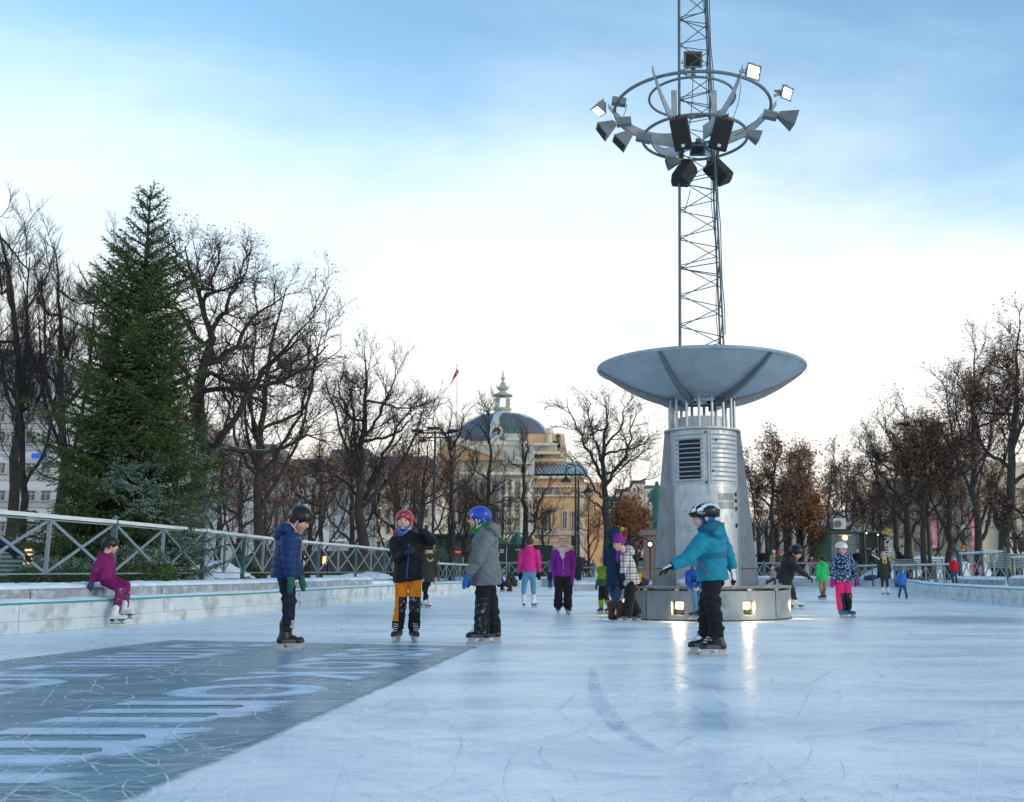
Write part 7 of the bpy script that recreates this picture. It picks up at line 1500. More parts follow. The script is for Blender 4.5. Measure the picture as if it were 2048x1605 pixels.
    # ---- jacket
    jm = jacket['m']; jms = jm if isinstance(jm, (list, tuple)) else [jm]; R0 = jacket.get('r', 1.0) * fat; ln = jacket.get('len', 0.0); arm = jacket.get('arm', 1.0)
    up = unit(J['nk'] - J['hp']); hem = J['hp'] - up * ln * s
    side = unit(J['shR'] - J['shL']); dep = unit(np.cross(side, up)); 
    tw_ = jacket.get('w', 1.0); Q = []
    cw = .140 * s * R0 * tw_; fl = (dep, jacket.get('d', .78))
    Q += [rc(J['ch'] + up * .015 * s, cw * .95, (J['ch'] + J['hp']) / 2, cw * .97, fl, .03), rc((J['ch'] + J['hp']) / 2, cw * .97, J['hp'] + up * .0 * s, cw * jacket.get('hemw', 1.03), fl, .03)]
    if ln > 0.02: Q += [rc(J['hp'] + up * .0 * s, cw * jacket.get('hemw', 1.03), hem, cw * jacket.get('hemw', 1.03) * 1.02, fl, .03)]
    cutp = hem - up * jacket.get('cut', .03) * s
    Q += [rc(J['nk'] - up * .05 * s, .095 * s, J['nk'] - up * .01 * s, .062 * s, None, .05)]
    if jacket.get('collar', 1): Q += [rc(J['nk'] - up * .02 * s + dep * 0, .070 * s, J['nk'] * .55 + HP(0, -.015, -.07) * .45 + 0, .060 * s, None, .012)]
    for n in 'LR':
        Q += [rc(J['nk'] - up * .055 * s, .075 * s, J['sh' + n], .066 * s * R0, None, .045), rc(J['sh' + n], .066 * s * R0 * arm, J['el' + n], .052 * s * R0 * arm, None, .007), rc(J['el' + n], .052 * s * R0 * arm, J['wr' + n] - unit(J['wr' + n] - J['el' + n]) * .03 * s, .042 * s * R0 * arm, None, .007)]
    if jacket.get('hood', 1):
        hd_ = jacket.get('hood', 1); bk = -dep if (dep @ b.f) > 0 else dep
        Q += [ell(J['nk'] + bk * .070 * s + up * .035 * s, np.array((.100, .066, .056)) * s * hd_, np.array([side, np.cross(up, side), up]), .012), ell(J['nk'] + bk * .112 * s - up * .012 * s, np.array((.078, .048, .062)) * s * hd_, np.array([side, np.cross(up, side), up]), .010)]
    if jacket.get('hoodup'):
        Q += [ell(HP(0, -.018, .02), np.array((.098, .112, .110)) * s, h.R, .03), ell(HP(0, .115, -.005), np.array((.062, .060, .078)) * s, h.R, .02, 's')]
    Q += [cut(cutp, -up, k=.012, bb=(cutp - .45 * s, cutp + .45 * s))] if not jacket.get('nocut') else []
    Q2 = [q for q in Q if q[0] != 'pl']; 
    # cut only the trunk, then add the arms
    trunk = [q for q in Q2 if True]
    order = [q for q in Q if q[0] == 'pl']
    armsP = []
    if order:
        nsel = 2 + (1 if ln > .02 else 0); Qn = Q2[:nsel] + order + Q2[nsel:]
    else: Qn = Q2
    fold = jacket.get('fold', .0055) * s
    jo = smesh('jacket' if ln < .2 else 'coat', Qn, res, t, jms, .022, fold=fold, quilt=jacket.get('quilt'), fn=(lambda c: jacket['fn'](c, J, b, s, up, side)) if 'fn' in jacket else None)
    if jacket.get('zip') is not None:
        fw = dep if (dep @ b.f) > 0 else -dep; d_ = cw * fl[1] + .006
        pts = [J['nk'] + fw * .066 * s - up * .0 * s] + [J['ch'] * (1 - u) + hem * u + fw * (d_ if u > .05 else d_ * .95) for u in (0.02, .25, .5, .75, 1.0)]
        MB().tube(pts, .0055 * s, 6).build('zip', jacket['zip'], t, True)
    if jacket.get('hemband') is not None: pass
    # ---- trousers
    lm = legs['m']; lms = lm if isinstance(lm, (list, tuple)) else [lm]; br = legs.get('r', 1.0) * fat; K = [rc(J['hp'] - np.array([0, 0, .01]), .112 * s * fat, (J['thL'] + J['thR']) / 2, .105 * s * fat, (dep, .74), .03)]
    for n in 'LR':
        a, kn, th = J['an' + n], J['kn' + n], J['th' + n]; bot = a + unit(kn - a) * legs.get('cuff', .03) * s
        K += [rc(th, .076 * s * (br * .5 + .5), kn, .062 * s * br, None, .010), rc(kn, .062 * s * br, bot, .054 * s * br * legs.get('flare', 1.0), None, .005)]
        if legs.get('bunch'): K += [ell(bot + unit(kn - a) * q * .05 * s + b.f * .006 * (-1) ** q, np.array((.060, .060, .026)) * s * br * legs.get('flare', 1), None, .012) for q in range(3)]
        for sg in ():
            pass
    for n in 'LR':
        a, kn = J['an' + n], J['kn' + n]; dn = unit(a - kn); c0 = a - dn * (legs.get('cuff', .03) - .035) * s; K += [cut(c0, dn, .006, (c0 - .13 * s, c0 + .13 * s))]
    smesh('trousers', K, res, t, lms, .018, fold=legs.get('fold', .006) * s, fn=(lambda c: legs['fn'](c, J, b, s)) if 'fn' in legs else None)
    for i, n in enumerate('LR'):
        fyw = feetyaw[i] if feetyaw[i] is not None else yaw + (-8 if n == 'L' else 8)
        skate(t, J['an' + n], fyw, s * fs_, feet if isinstance(feet, str) else feet[i], res * .8, zg, near, pitch=fpitch[i], m2=legs.get('bootm'))
        if hands[0] not in ('bare', None):
            hm = hands[1]; hand(t, J['wr' + n], J['el' + n], s * 1.05, hands[0], res * .85, hm, 1 if n == 'R' else -1, palms[i], curl[i], hands[2] if len(hands) > 2 else None)
    # ---- hair
    if hair:
        hm = hair['m']; kind = hair.get('kind', 'short'); hp_ = [ell(HP(0, -.022, .030), np.array((.083, .092, .086)) * s, h.R, .02), ell(HP(0, .10, -.02), np.array((.055, .05, .075)) * s, h.R, .015, 's')]
        if kind == 'long':
            for q in (-1, 0, 1): hp_.append(rc(HP(q * .035, -.070, -.02), .038 * s, HP(q * .05, -.105, -.22 - .03 * (q == 0)), .026 * s, None, .02))
        if kind == 'front': 
            for q in (-1, 1): hp_.append(rc(HP(q * .066, .01, -.02), .022 * s, HP(q * .075, .045, -.17), .016 * s, None, .01))
        if kind == 'bun': hp_.append(ell(HP(0, -.035, .125), np.array((.035, .035, .03)) * s, h.R, .01))
        smesh('hair', hp_, res * .9, t, hm, .01, fold=.004)
    # ---- headgear
    if hat:
        kd = hat['kind']; m = hat['m']; m2 = hat.get('m2', m)
        if hat.get('liner') is not None:
            L = [ell(HP(0, -.012, .010), np.array((.083, .097, .100)) * s, h.R, .01), rc(HP(0, -.02, -.05), .064 * s, HP(0, -.02, -.11), .062 * s, None, .02), rc(HP(0, .02, -.05), .052 * s, HP(0, .035, -.085), .04 * s, None, .02), ell(HP(0, .105, -.020), np.array((.052, .058, .060)) * s, h.R, .012, 's')]
            smesh('balaclava', L, res * .9, t, hat['liner'], .01)
        if kd == 'hockey':
            L = [ell(HP(0, -.014, .040), np.array((.098, .117, .094)) * s, h.R, .01), rc(HP(0, .06, .095), .024 * s, HP(0, -.08, .095), .026 * s, (h.u, .6), .015)]
            for q in (-1, 1): L += [rc(HP(q * .090, .03, .030), .012 * s, HP(q * .088, -.06, .030), .014 * s, None, .012), ell(HP(q * .085, -.030, -.020), np.array((.012, .040, .040)) * s, h.R, .015)]
            L += [rc(HP(0, -.105, .01), .03 * s, HP(0, -.105, -.03), .028 * s, None, .03)]
            L += [ell(HP(0, .11, -.030), np.array((.088, .088, .070)) * s, h.R, .008, 's'), ell(HP(0, .0, -.045), np.array((.078, .085, .045)) * s, h.R, .008, 's')]
            for q in (-1, 1): L += [ell(HP(q * .104, -.018, -.028), np.array((.03, .024, .030)) * s, h.R, .006, 's')] + [rc(HP(q * (.03 + .028 * i), .02 - .02 * i, .150), .007 * s, HP(q * (.035 + .03 * i), -.05, .150 - .01 * i), .007 * s, None, .004, 's') for i in range(2)]
            L += [cut(HP(0, 0, -.058), -h.u, .006)]
            o_ = smesh('helmet', L, res * .75, t, m, .012); 
            if near:
                for q in (-1, 1): MB().tube([HP(q * .088, .022, .0), HP(q * .076, .012, -.045), HP(q * .055, .022, -.088), HP(0, .045, -.108)], .0055 * s, 5).tube([HP(q * .086, -.055, -.02), HP(q * .080, -.025, -.06), HP(q * .055, .020, -.088)], .006 * s, 5).build('chin_strap', m2, t, True)
        elif kd == 'bike':
            L = [ell(HP(0, -.018, .052), np.array((.102, .146, .086)) * s, h.R, .01), rc(HP(0, -.10, .02), .035 * s, HP(0, -.125, -.0), .025 * s, (h.r, 1.6), .03), ell(HP(0, .06, -.035), np.array((.10, .11, .060)) * s, h.R, .008, 's'), cut(HP(0, 0, -.012), -h.u, .006)]
            for q in (-2, -1, 0, 1, 2): 
                for a0, a1 in ((.085, .02), (.0, -.06), (-.08, -.12)): L.append(rc(HP(q * .032, a0, .125 - .012 * abs(q) - .09 * abs(a0 + .02) ** 1.0 * 2.2), .0085 * s, HP(q * .036, a1, .125 - .012 * abs(q) - abs(a1 + .02) ** 1.6 * 1.9), .0085 * s, (h.u, 2.2), .003, 's'))
            def hfn(c):
                q = (c - hc) @ h.r / s; w = (c - hc) @ h.u / s; f_ = (c - hc) @ h.f / s
                return np.where((w < .062 - .22 * f_ * 0 - .0) | (np.abs(np.sin(q * 60 + f_ * 14)) < hat.get('dark', .3)), 1, 0) if hat.get('two', 1) else np.where(w < .02, 1, 0)
            smesh('helmet', L, res * .75, t, [m, m2], .012, fn=hfn)
            if hat.get('visor'): smesh('visor', [rc(HP(-.05, .09, .055), .010 * s, HP(.05, .09, .055), .010 * s), rc(HP(-.03, .135, .052), .006 * s, HP(.03, .135, .052), .006 * s, (h.u, .4)), ell(HP(0, .11, .055), np.array((.055, .035, .006)) * s, h.R)], res * .7, t, m2, .01)
            if near or Y < 20:
                for q in (-1, 1): MB().tube([HP(q * .088, .03, .025), HP(q * .077, .008, -.05), HP(q * .05, .022, -.095), HP(0, .04, -.108)], .0045 * s, 5).build('chin_strap', C_BLK, t, True)
        elif kd == 'beanie':
            L = [ell(HP(0, -.018, .045), np.array((.088, .100, .090)) * s, h.R, .01), ell(HP(0, -.02, .10), np.array((.060, .070, .055)) * s, h.R, .03), cut(HP(0, .02, .018), unit(-h.u + h.f * .25), .006)]
            a = []; 
            for q in range(16): th_ = 2 * math.pi * q / 16; a.append(HP(.084 * math.cos(th_), -.016 + .094 * math.sin(th_), .030 + .022 * math.sin(th_)))
            for q in range(16): L.append(rc(a[q], .014 * s, a[(q + 1) % 16], .014 * s, None, .004))
            def bfn(c): w = (c - hc) @ h.u / s; return (np.floor(w * hat.get('str', 0)).astype(int) % 2) if hat.get('str') else np.zeros(len(c), int)
            smesh('knitted_hat', L, res * .8, t, [m, m2], .01, fn=bfn, fold=.0015)
            if hat.get('ears'): 
                for q in (-1, 1): smesh('ear_flap', [rc(HP(q * .078, 0, .01), .028 * s, HP(q * .07, .01, -.06), .012 * s, (h.r, .4))], res * .8, t, m, .01)
            if hat.get('pom') is not None: smesh('pompom', [ell(HP(*hat.get('pp', (0, -.02, .165))), np.array((.034, .034, .034)) * s)], res * .8, t, hat['pom'], .01, fold=.006)
    if scarf:
        n = 14; a = []; rr = scarf.get('r', .030); 
        for q in range(n): th_ = 2 * math.pi * q / n; a.append(b.p(J['nk'] * .7 + HP(0, -.01, -.09) * .3, .072 * s * math.cos(th_), .072 * s * math.sin(th_) + .01 * s, -.012 * s * math.sin(th_)))
        L = [rc(a[q], rr * s, a[(q + 1) % n], rr * s, None, .01) for q in range(n)]
        if scarf.get('hang'): L += [rc(b.p(J['nk'], .0, .085 * s, -.02 * s), .034 * s, b.p(J['nk'], .01 * s, .115 * s, -.13 * s), .030 * s), rc(b.p(J['nk'], .03 * s, .085 * s, -.02 * s), .03 * s, b.p(J['nk'], .04 * s, .11 * s, -.08 * s), .03 * s)]
        smesh('scarf', L, res * .85, t, scarf['m'], .015, fold=.006)
    if extra: extra(t, J, b, h, HP, s, res)
    return t, J, b, h, HP, s
def snowdust(name, c, amt=.62):
    return mat(name, c, .75, var=.12, vs_=9, bump=.35, bs=45, col2=(.30, .34, .38), c2s=24, c2t=amt, spec=.3)

# ---------- 1 boy in the blue puffer jacket
BLUEP = cloth('blue_puffer', (.011, .036, .115), .45, bump=.15); GRNM = cloth('green_mitten', (.015, .11, .075)); NAVYT = cloth('navy_trousers', (.014, .020, .034)); HBLK = mat('helmet_black', (.008, .010, .014), .32, spec=.4); WST = mat('white_strap', (.62, .64, .66), .6)
def ex_blue(t, J, b, h, HP, s, res):
    smesh('jacket_lining', [rc(HP(.035, .040, -.11), .012, HP(.06, .0, -.145), .012), rc(HP(.035, .040, -.11), .012, HP(-.03, .05, -.12), .010)], .006, t, cloth('orange_lining', (.55, .20, .10)), .01)
    smesh('ear_pad', [ell(HP(.088, -.018, -.028), np.array((.012, .022, .030)) * s, h.R)], .006, t, cloth('dark_red_pad', (.16, .01, .02)), .01)
    tm = textmesh('bauer', .022 * 1.0); tm.materials.clear(); tm.materials.append(WST)
    ballmesh('visor_trim', HP(0, .098, .035), (.05 * s, .012 * s, .012 * s), h.R, HBLK, t)
person('boy in a navy blue puffer jacket and black helmet looking down, skates on lettered ice', 578, 1301, 1003, 82, dict(m=BLUEP, quilt=(.068, .012), r=1.12, arm=1.12, len=.03, hood=1.25, d=.86, fold=.003, hemw=.98, w=.95), dict(m=NAVYT, r=.92, bunch=1, flare=.85, cuff=.05, fold=.009), hat=dict(kind='hockey', m=HBLK, m2=WST), hair=dict(m=BROW), hands=('mitten', GRNM, cloth('mitten_cuff', (.03, .16, .16))),
       ov=dict(hd=(601, 1040, -.02), nk=(583, 1069, 0), ch=(576, 1093, 0), hp=(570, 1145, 0), shR=(578, 1083, -.15), shL=(577, 1083, .14), elR=(577, 1121, -.20), wrR=(581, 1154, -.20), elL=(588, 1122, .14), wrL=(601, 1153, .10), thR=(570, 1152, -.07), thL=(573, 1152, .07), knR=(577, 1206, -.07), knL=(580, 1204, .06), anR=(572, 1268, -.05), anL=(576, 1266, .07)), hp=32, hy=80, feetyaw=(84, 92), palms=((-1, 0, 0), (-1, .3, 0)), extra=ex_blue)
# ---------- 2 boy in black jacket and orange trousers
ORG = cloth('orange', (.72, .22, .015)); BLKJ = cloth('black_shell', (.010, .012, .019), .5); REDH = mat('helmet_red', (.30, .012, .030), .3, spec=.6); SBLK = snowdust('cloth_snowy_black', (.014, .015, .018), .60)
def f_org(c, J, b, s):
    z = c[:, 2]; side_ = (c - J['hp']) @ b.r; kz = J['knR'][2]; xR = (c - J['knR']) @ b.r; xL = (c - J['knL']) @ b.r
    right = side_ > 0; out = np.where(right, xR > .018 * s, xL < -.03 * s)
    blk = (z < kz + .055 * s) & ~((out & right) & (z > .22 * s + (.05 - xR) * 0)) 
    return np.where(blk, np.where((np.abs(z - kz + .02) < .08) , 2, 1), 0)
def ex_org(t, J, b, h, HP, s, res):
    smesh('neck_gaiter', [rc(HP(0, .005, -.060), .060 * s, HP(0, .0, -.115), .066 * s, None, .01), rc(HP(-.02, .05, -.062), .026 * s, HP(.02, .05, -.062), .026 * s)], .0062, t, cloth('blue_gaiter', (.05, .17, .42)), .02, fold=.004)
    smesh('inner_hood', [rc(HP(.06, -.02, -.075), .024 * s, HP(.075, .01, -.115), .026 * s), rc(HP(-.06, -.02, -.085), .022 * s, HP(-.075, .0, -.115), .022 * s)], .007, t, cloth('pink_red_hood', (.46, .05, .09)), .01)
    tm = textmesh('ROBOT', .02); bpy.data.meshes.remove(tm)
    for dx, w in ((-.022, .008), (-.012, .008), (-.002, .007), (.008, .008), (.018, .008)):
        ballmesh('helmet_print', HP(dx, .0965 - abs(dx) * .25, .072), (w * .5, .002, .0035), h.R, WST, t, 6)
    p = [HP(-.007, .108, .050), HP(.007, .108, .050), HP(0, .106, .064)]; MB().prism(p, tuple(h.f * .004)).build('helmet_print', WST, t)
    smesh('knee_pad', [ell(J['knL'] + b.f * .055 * s - np.array([0, 0, .015]), np.array((.045, .02, .065)) * s, b.R)], .0065, t, SBLK, .01)
person('boy in black jacket, orange trousers and red helmet, one arm raised', 817, 1285, 1017, 2, dict(m=BLKJ, r=1.10, arm=1.08, len=.04, zip=mat('zip_blue', (.05, .10, .30), .5), hood=.6, quilt=(.20, .006), w=1.02), dict(m=[ORG, C_BLK, SBLK], fn=f_org, r=.98, flare=1.18, cuff=.015), hat=dict(kind='hockey', m=REDH, m2=WST, liner=cloth('dark_balaclava', (.02, .022, .045))), hands=('glove', cloth('dark_blue_glove', (.022, .035, .065)), cloth('glove_palm', (.03, .035, .05))),
       ov=dict(hd=(808, 1044, -.02), nk=(811, 1070, 0), hp=(817, 1150, 0), shR=(791, 1086, 0), shL=(838, 1084, 0), elR=(796, 1117, -.06), wrR=(811, 1107, -.20), elL=(862, 1082, -.03), wrL=(846, 1064, -.20), thR=(804, 1158, 0), thL=(829, 1158, 0), knR=(802, 1205, -.04), knL=(830, 1206, -.04), anR=(795, 1262, .0), anL=(828, 1262, .0)), hp=-4, hy=4, hr=3, feetyaw=(22, -6), palms=((0, -.2, 1), (0, 1, -.4)), curl=(.7, .5), extra=ex_org)
# ---------- 3 boy in the grey jacket
GRYJ = cloth('grey_jacket', (.145, .165, .178), .7, bump=.3); BLUEH = mat('helmet_blue', (.012, .055, .40), .3, spec=.6); SB2 = snowdust('cloth_snowy_black_lower', (.014, .015, .018), .60)
def ex_grey(t, J, b, h, HP, s, res):
    for r_, f_, u_ in ((-.094, .055, .048), (-.088, .070, .028)): MB().prism([HP(r_, f_ - .010, u_), HP(r_ + .004, f_ + .008, u_), HP(r_ + .004, f_ + .008, u_ + .010), HP(r_, f_ - .010, u_ + .010)], tuple(-h.r * .004)).build('helmet_print', WST, t)
    for c_, q in (((1.0), 0),): pass
    smesh('collar_flap', [rc(J['nk'] + b.f * .05 * s - np.array([0, 0, .01]), .022 * s, J['nk'] + b.f * .075 * s + np.array([0, 0, .03]), .016 * s, (b.r, 2.0))], .0065, t, cloth('slate_collar', (.10, .15, .18)), .01)
    for sg in (0,): MB().tube([J['shR'] * .5 + J['shL'] * .5 - b.f * (.10 * s) + b.r * (-.12 * s), J['ch'] - b.f * .09 * s - b.r * .10 * s, J['hp'] - b.f * .06 * s - b.r * .115 * s], .004, 5).build('jacket_seam', C_DK, t, True)
person('boy in a grey hooded jacket and blue helmet with green underneath, turned to the left', 968, 1289, 1010, -83, dict(m=GRYJ, r=1.12, arm=1.05, len=.10, hood=1.15, d=.9, hemw=1.10, w=1.0, fold=.007), dict(m=[C_BLK, SB2], fn=lambda c, J, b, s: np.where((c[:, 2] < J['knL'][2] + .05) & ((c - J['hp']) @ b.f > -.02), 1, 0), r=1.22, flare=1.25, cuff=-.005, fold=.007), hat=dict(kind='hockey', m=BLUEH, m2=WST, liner=cloth('green_liner', (.03, .22, .05))), hands=('mitten', cloth('blue_mitten', (.03, .14, .46))),
       ov=dict(hd=(957, 1039, 0), nk=(969, 1064, 0), ch=(970, 1092, 0), hp=(971, 1145, 0), shL=(973, 1082, -.16), shR=(972, 1082, .14), elL=(957, 1119, -.21), wrL=(938, 1150, -.20), elR=(962, 1118, .16), wrR=(945, 1148, .16), thL=(968, 1158, -.07), thR=(974, 1158, .07), knL=(965, 1206, -.07), knR=(982, 1210, .08), anL=(964, 1268, -.05), anR=(986, 1266, .10)), hp=4, hy=-86, feetyaw=(-92, -80), palms=((1, .3, 0), (1, 0, 0)), extra=ex_grey)
# ---------- 4 boy in the teal jacket
TEAL = cloth('teal', (.010, .21, .32), .6, bump=.25); TEALD = cloth('teal_dark', (.010, .13, .19), .6, bump=.25)
def f_teal(c, J, b, s, up, side):
    w = (c - J['hp']) @ up / s; nk = (J['nk'] - J['hp']) @ up / s; x = (c - J['nk']) @ b.f
    hood = (w > nk - .055) & (np.linalg.norm(c - J['nk'], axis=1) < .16 * s)
    a = np.abs((c - J['hp']) @ side) < .15 * s; band = (w > .13) & (w < .185 + 0 * x) & a & ((c - J['hp']) @ b.f < .02)
    return np.where(hood | band, 1, 0)
def ex_teal(t, J, b, h, HP, s, res):
    tm = textmesh('MET', .034, 0, 'CENTER', .0); tm.materials.clear(); tm.materials.append(WST); n = len(tm.vertices); co = np.zeros(n * 3, np.float32); tm.vertices.foreach_get('co', co); co = co.reshape(-1, 3)
    # lay the print on the left side of the helmet, following its curve
    V = []
    for x, y, z in co:
        f_ = .035 - x; u_ = .030 + y - x * .30; k = 1 - ((f_ + .018) / .146) ** 2 - ((u_ - .052) / .086) ** 2; V.append(HP(-(.102 * math.sqrt(max(k, .05)) + .005), f_, u_))
    tm.vertices.foreach_set('co', (np.array(V) - np.array(wloc(t))).astype(np.float32).ravel()); tm.update(); link('helmet_lettering', tm, t)
    # pocket and back seams
    fw = b.f
    smesh('collar_flap', [rc(J['nk'] + h.f * .055 * s, .024 * s, J['nk'] + h.f * .088 * s + np.array([0, 0, .018]), .012 * s, (b.r, 2.2))], .0065, t, TEALD, .01)
    def seam(nm, pts, m, r=.004): MB().tube([U(x, y, J['ch'][1] + d) for x, y, d in pts], r, 5).build(nm, m, t, True)
    seam('pocket_zip', [(1400, 1124, -.150), (1407, 1137, -.150), (1414, 1152, -.145)], mat('zip_dark_red', (.16, .03, .03), .5), .006); seam('back_seam', [(1417, 1100, -.135), (1432, 1108, -.130), (1447, 1114, -.10)], TEALD, .0045)
    smesh('wrist_strap', [ell(J['wrL'] + unit(J['wrL'] - J['elL']) * .004, (.040, .040, .040)), cut(J['wrL'] + unit(J['wrL'] - J['elL']) * .014, unit(J['wrL'] - J['elL']), .002), cut(J['wrL'] - unit(J['wrL'] - J['elL']) * .008, -unit(J['wrL'] - J['elL']), .002)], .0062, t, C_BLK, .002)
person('boy in a bright teal jacket and bicycle helmet, arms held out before the plinth', 1427, 1313, 998, -112, dict(m=[TEAL, TEALD], fn=f_teal, r=1.10, arm=1.12, len=.03, hood=1.2, d=.86, hemw=.98, fold=.006), dict(m=C_BLK, r=1.22, flare=.95, bunch=1, cuff=.05, fold=.011), hat=dict(kind='bike', m=mat('helmet_white', (.62, .72, .78), .3, spec=.6), m2=HBLK, visor=1, liner=cloth('blue_balaclava', (.02, .12, .36)), dark=.62), hands=('glove', mat('glove_white', (.60, .66, .68), .6), C_BLK),
       ov=dict(hd=(1407, 1036, 0), nk=(1417, 1064, 0), ch=(1422, 1090, 0), hp=(1424, 1148, 0), shL=(1404, 1083, -.10), shR=(1440, 1082, .10), elL=(1375, 1118, -.20), wrL=(1344, 1132, -.25), elR=(1457, 1114, .14), wrR=(1464, 1139, .10), thL=(1419, 1160, -.05), thR=(1430, 1160, .05), knL=(1425, 1206, -.06), knR=(1414, 1204, .10), anL=(1434, 1276, -.05), anR=(1411, 1272, .16)), hp=8, hy=-84, feetyaw=(-84, -92), palms=((.2, -.2, -1), (-.8, .5, 0)), curl=(.35, .45), extra=ex_teal)
# ---------- 5 seated child in purple
PURP = cloth('magenta_purple', (.17, .012, .10), .6); PURS = snowdust('cloth_snowy_purple', (.15, .012, .085), .60)
person('child in a plum snow suit and black helmet sitting on the left kerb', 216, 1250, 1040, 88, dict(m=PURP, r=1.08, len=.0, hood=.7, d=.88), dict(m=[PURP, PURS], fn=lambda c, J, b, s: (c[:, 2] < J['knR'][2] + .02).astype(int), r=1.05, flare=1.05, cuff=.05), feet='figure', hat=dict(kind='hockey', m=HBLK), hair=dict(m=BROW), hands=('mitten', cloth('speckled_blue', (.04, .06, .16))), Y=14.3, s=.96, air=True,
       ov=dict(hd=(222, 1092, 0), nk=(213, 1112, 0), ch=(211, 1125, 0), hp=(212, 1158, 0), shR=(204, 1120, -.12), shL=(214, 1118, .13), elR=(190, 1142, -.17), wrR=(184, 1163, -.14), elL=(212, 1145, .18), wrL=(222, 1160, .18), thR=(216, 1164, -.08), thL=(222, 1160, .08), knR=(241, 1180, -.22), knL=(252, 1172, .02), anR=(232, 1227, -.50), anL=(249, 1217, -.2)), hp=10, hy=128, feetyaw=(78, 85), fpitch=(0, 0))
# ---------- mid distance
PINK = cloth('hot_pink', (.62, .03, .24), .65); JEAN = cloth('light_jeans', (.10, .26, .40)); VIO = cloth('violet', (.19, .02, .24), .6); JEAND = cloth('dark_jeans', (.03, .07, .13))
person('woman in a hot pink jacket and light blue jeans seen from behind', 1058, 1215, 1072, 178, dict(m=PINK, r=.98, len=.02, hood=.95, w=.98, hemw=.92), dict(m=JEAN, r=.80, cuff=.04, flare=.80, fold=.003), feet='figure', hair=dict(m=mat('dark_hair', (.05, .025, .018), .7, bump=.5), kind='bun'), hands=('mitten', C_BLK), feetyaw=(-176, 160), ov=dict(anL=(1048, 1200, 0), anR=(1068, 1201, 0), knL=(1047, 1180, 0), knR=(1067, 1180, 0)), scarf=dict(m=cloth('red_band', (.45, .02, .05)), r=.022))
STR1 = cloth('hat_orange', (.60, .16, .08)); STR2 = cloth('hat_cream', (.60, .50, .42))
person('girl in a purple jacket with a chunky pale pink scarf and striped orange hat', 1126, 1229, 1068, 3, dict(m=VIO, r=.95, len=.05, arm=.92, zip=mat('zip_pale', (.35, .25, .4), .5), hood=.6), dict(m=C_BLK, r=1.15, flare=1.3, cuff=0), hat=dict(kind='beanie', m=STR1, m2=STR2, str=38), hair=dict(m=BROW, kind='short'), hands=('mitten', cloth('purple_mitten', (.035, .012, .09))), scarf=dict(m=cloth('pink_fleck_scarf', (.62, .44, .46), col2=(.35, .12, .2), c2s=40, c2t=.62), r=.046, hang=1), ov=dict(wrR=(1112, 1170, 0), wrL=(1142, 1172, 0)), feetyaw=(18, -3))
GRNS = cloth('lime_green', (.15, .28, .02)); GRND = cloth('dark_green', (.03, .10, .04))
person('small child in green and black suit half hidden behind the navy parka', 1208, 1228, 1112, -40, dict(m=[GRNS, GRND], fn=lambda c, J, b, s, up, side: (c[:, 2] > J['ch'][2] + .02).astype(int) * 0 + (((c - J['ch']) @ up) < -.12).astype(int), r=1.0, len=.04), dict(m=[C_BLK, GRNS], fn=lambda c, J, b, s: (c[:, 2] < J['knR'][2] - .06).astype(int), r=1.1), hat=dict(kind='beanie', m=cloth('pale_pink_hat', (.55, .22, .36))), hands=('mitten', cloth('indigo', (.03, .03, .14))), ov=dict(wrR=(1194, 1168, 0), elR=(1200, 1150, 0), anR=(1202, 1218, 0), anL=(1219, 1217, .1)))
NPK = cloth('navy_parka', (.010, .028, .060), .75); FUR = cloth('brown_fur', (.24, .15, .09), bump=1.0, bs=90)
def ex_parka(t, J, b, h, HP, s, res):
    a = [HP(.085 * math.cos(q), .055 + .0 * math.sin(q), .10 * math.sin(q)) for q in [math.pi * i / 8 for i in range(-1, 10)]]; smesh('fur_trim', [rc(a[i], .022 * s, a[i + 1], .022 * s) for i in range(len(a) - 1)], res * .8, t, FUR, .01, fold=.008)
    for q in (0, 1):
        A = J['an' + 'LR'[q]]; smesh('fur_trim', [ell(A + np.array([0, 0, .12 * s]), np.array((.062, .062, .028)) * s)], res * .8, t, cloth('dark_fur', (.05, .035, .03)), .01, fold=.006)
person('woman in a long navy parka, hood up, with brown fur-topped boots', 1229, 1240, 1055, 128, dict(m=NPK, r=.98, len=.20, hoodup=1, hood=.4, hemw=1.05, d=.85, w=.92), dict(m=JEAND, r=.82, cuff=.10), feet='boot', hair=dict(m=BROW), hands=('mitten', C_BLK), hy=120, extra=ex_parka, ov=dict(anL=(1240, 1219, -.05), anR=(1224, 1220, .0), wrR=(1243, 1160, -.1), wrL=(1250, 1150, .2)))
MAR = cloth('maroon_knit', (.20, .015, .06), bump=.9, bs=70); LIME = cloth('lime_pom', (.42, .50, .03))
person('person in a maroon bobble hat with a lime pompom, standing behind the navy parka', 1250, 1226, 1052, 175, dict(m=C_DK, r=.85, len=.12, hood=.7), dict(m=C_BLK, r=1.0), hat=dict(kind='beanie', m=MAR, pom=LIME, pp=(.03, -.085, .135)), hair=dict(m=BROW), hands=('mitten', C_BLK), ov=dict(hd=(1242, 1074, 0)), hp=-8)
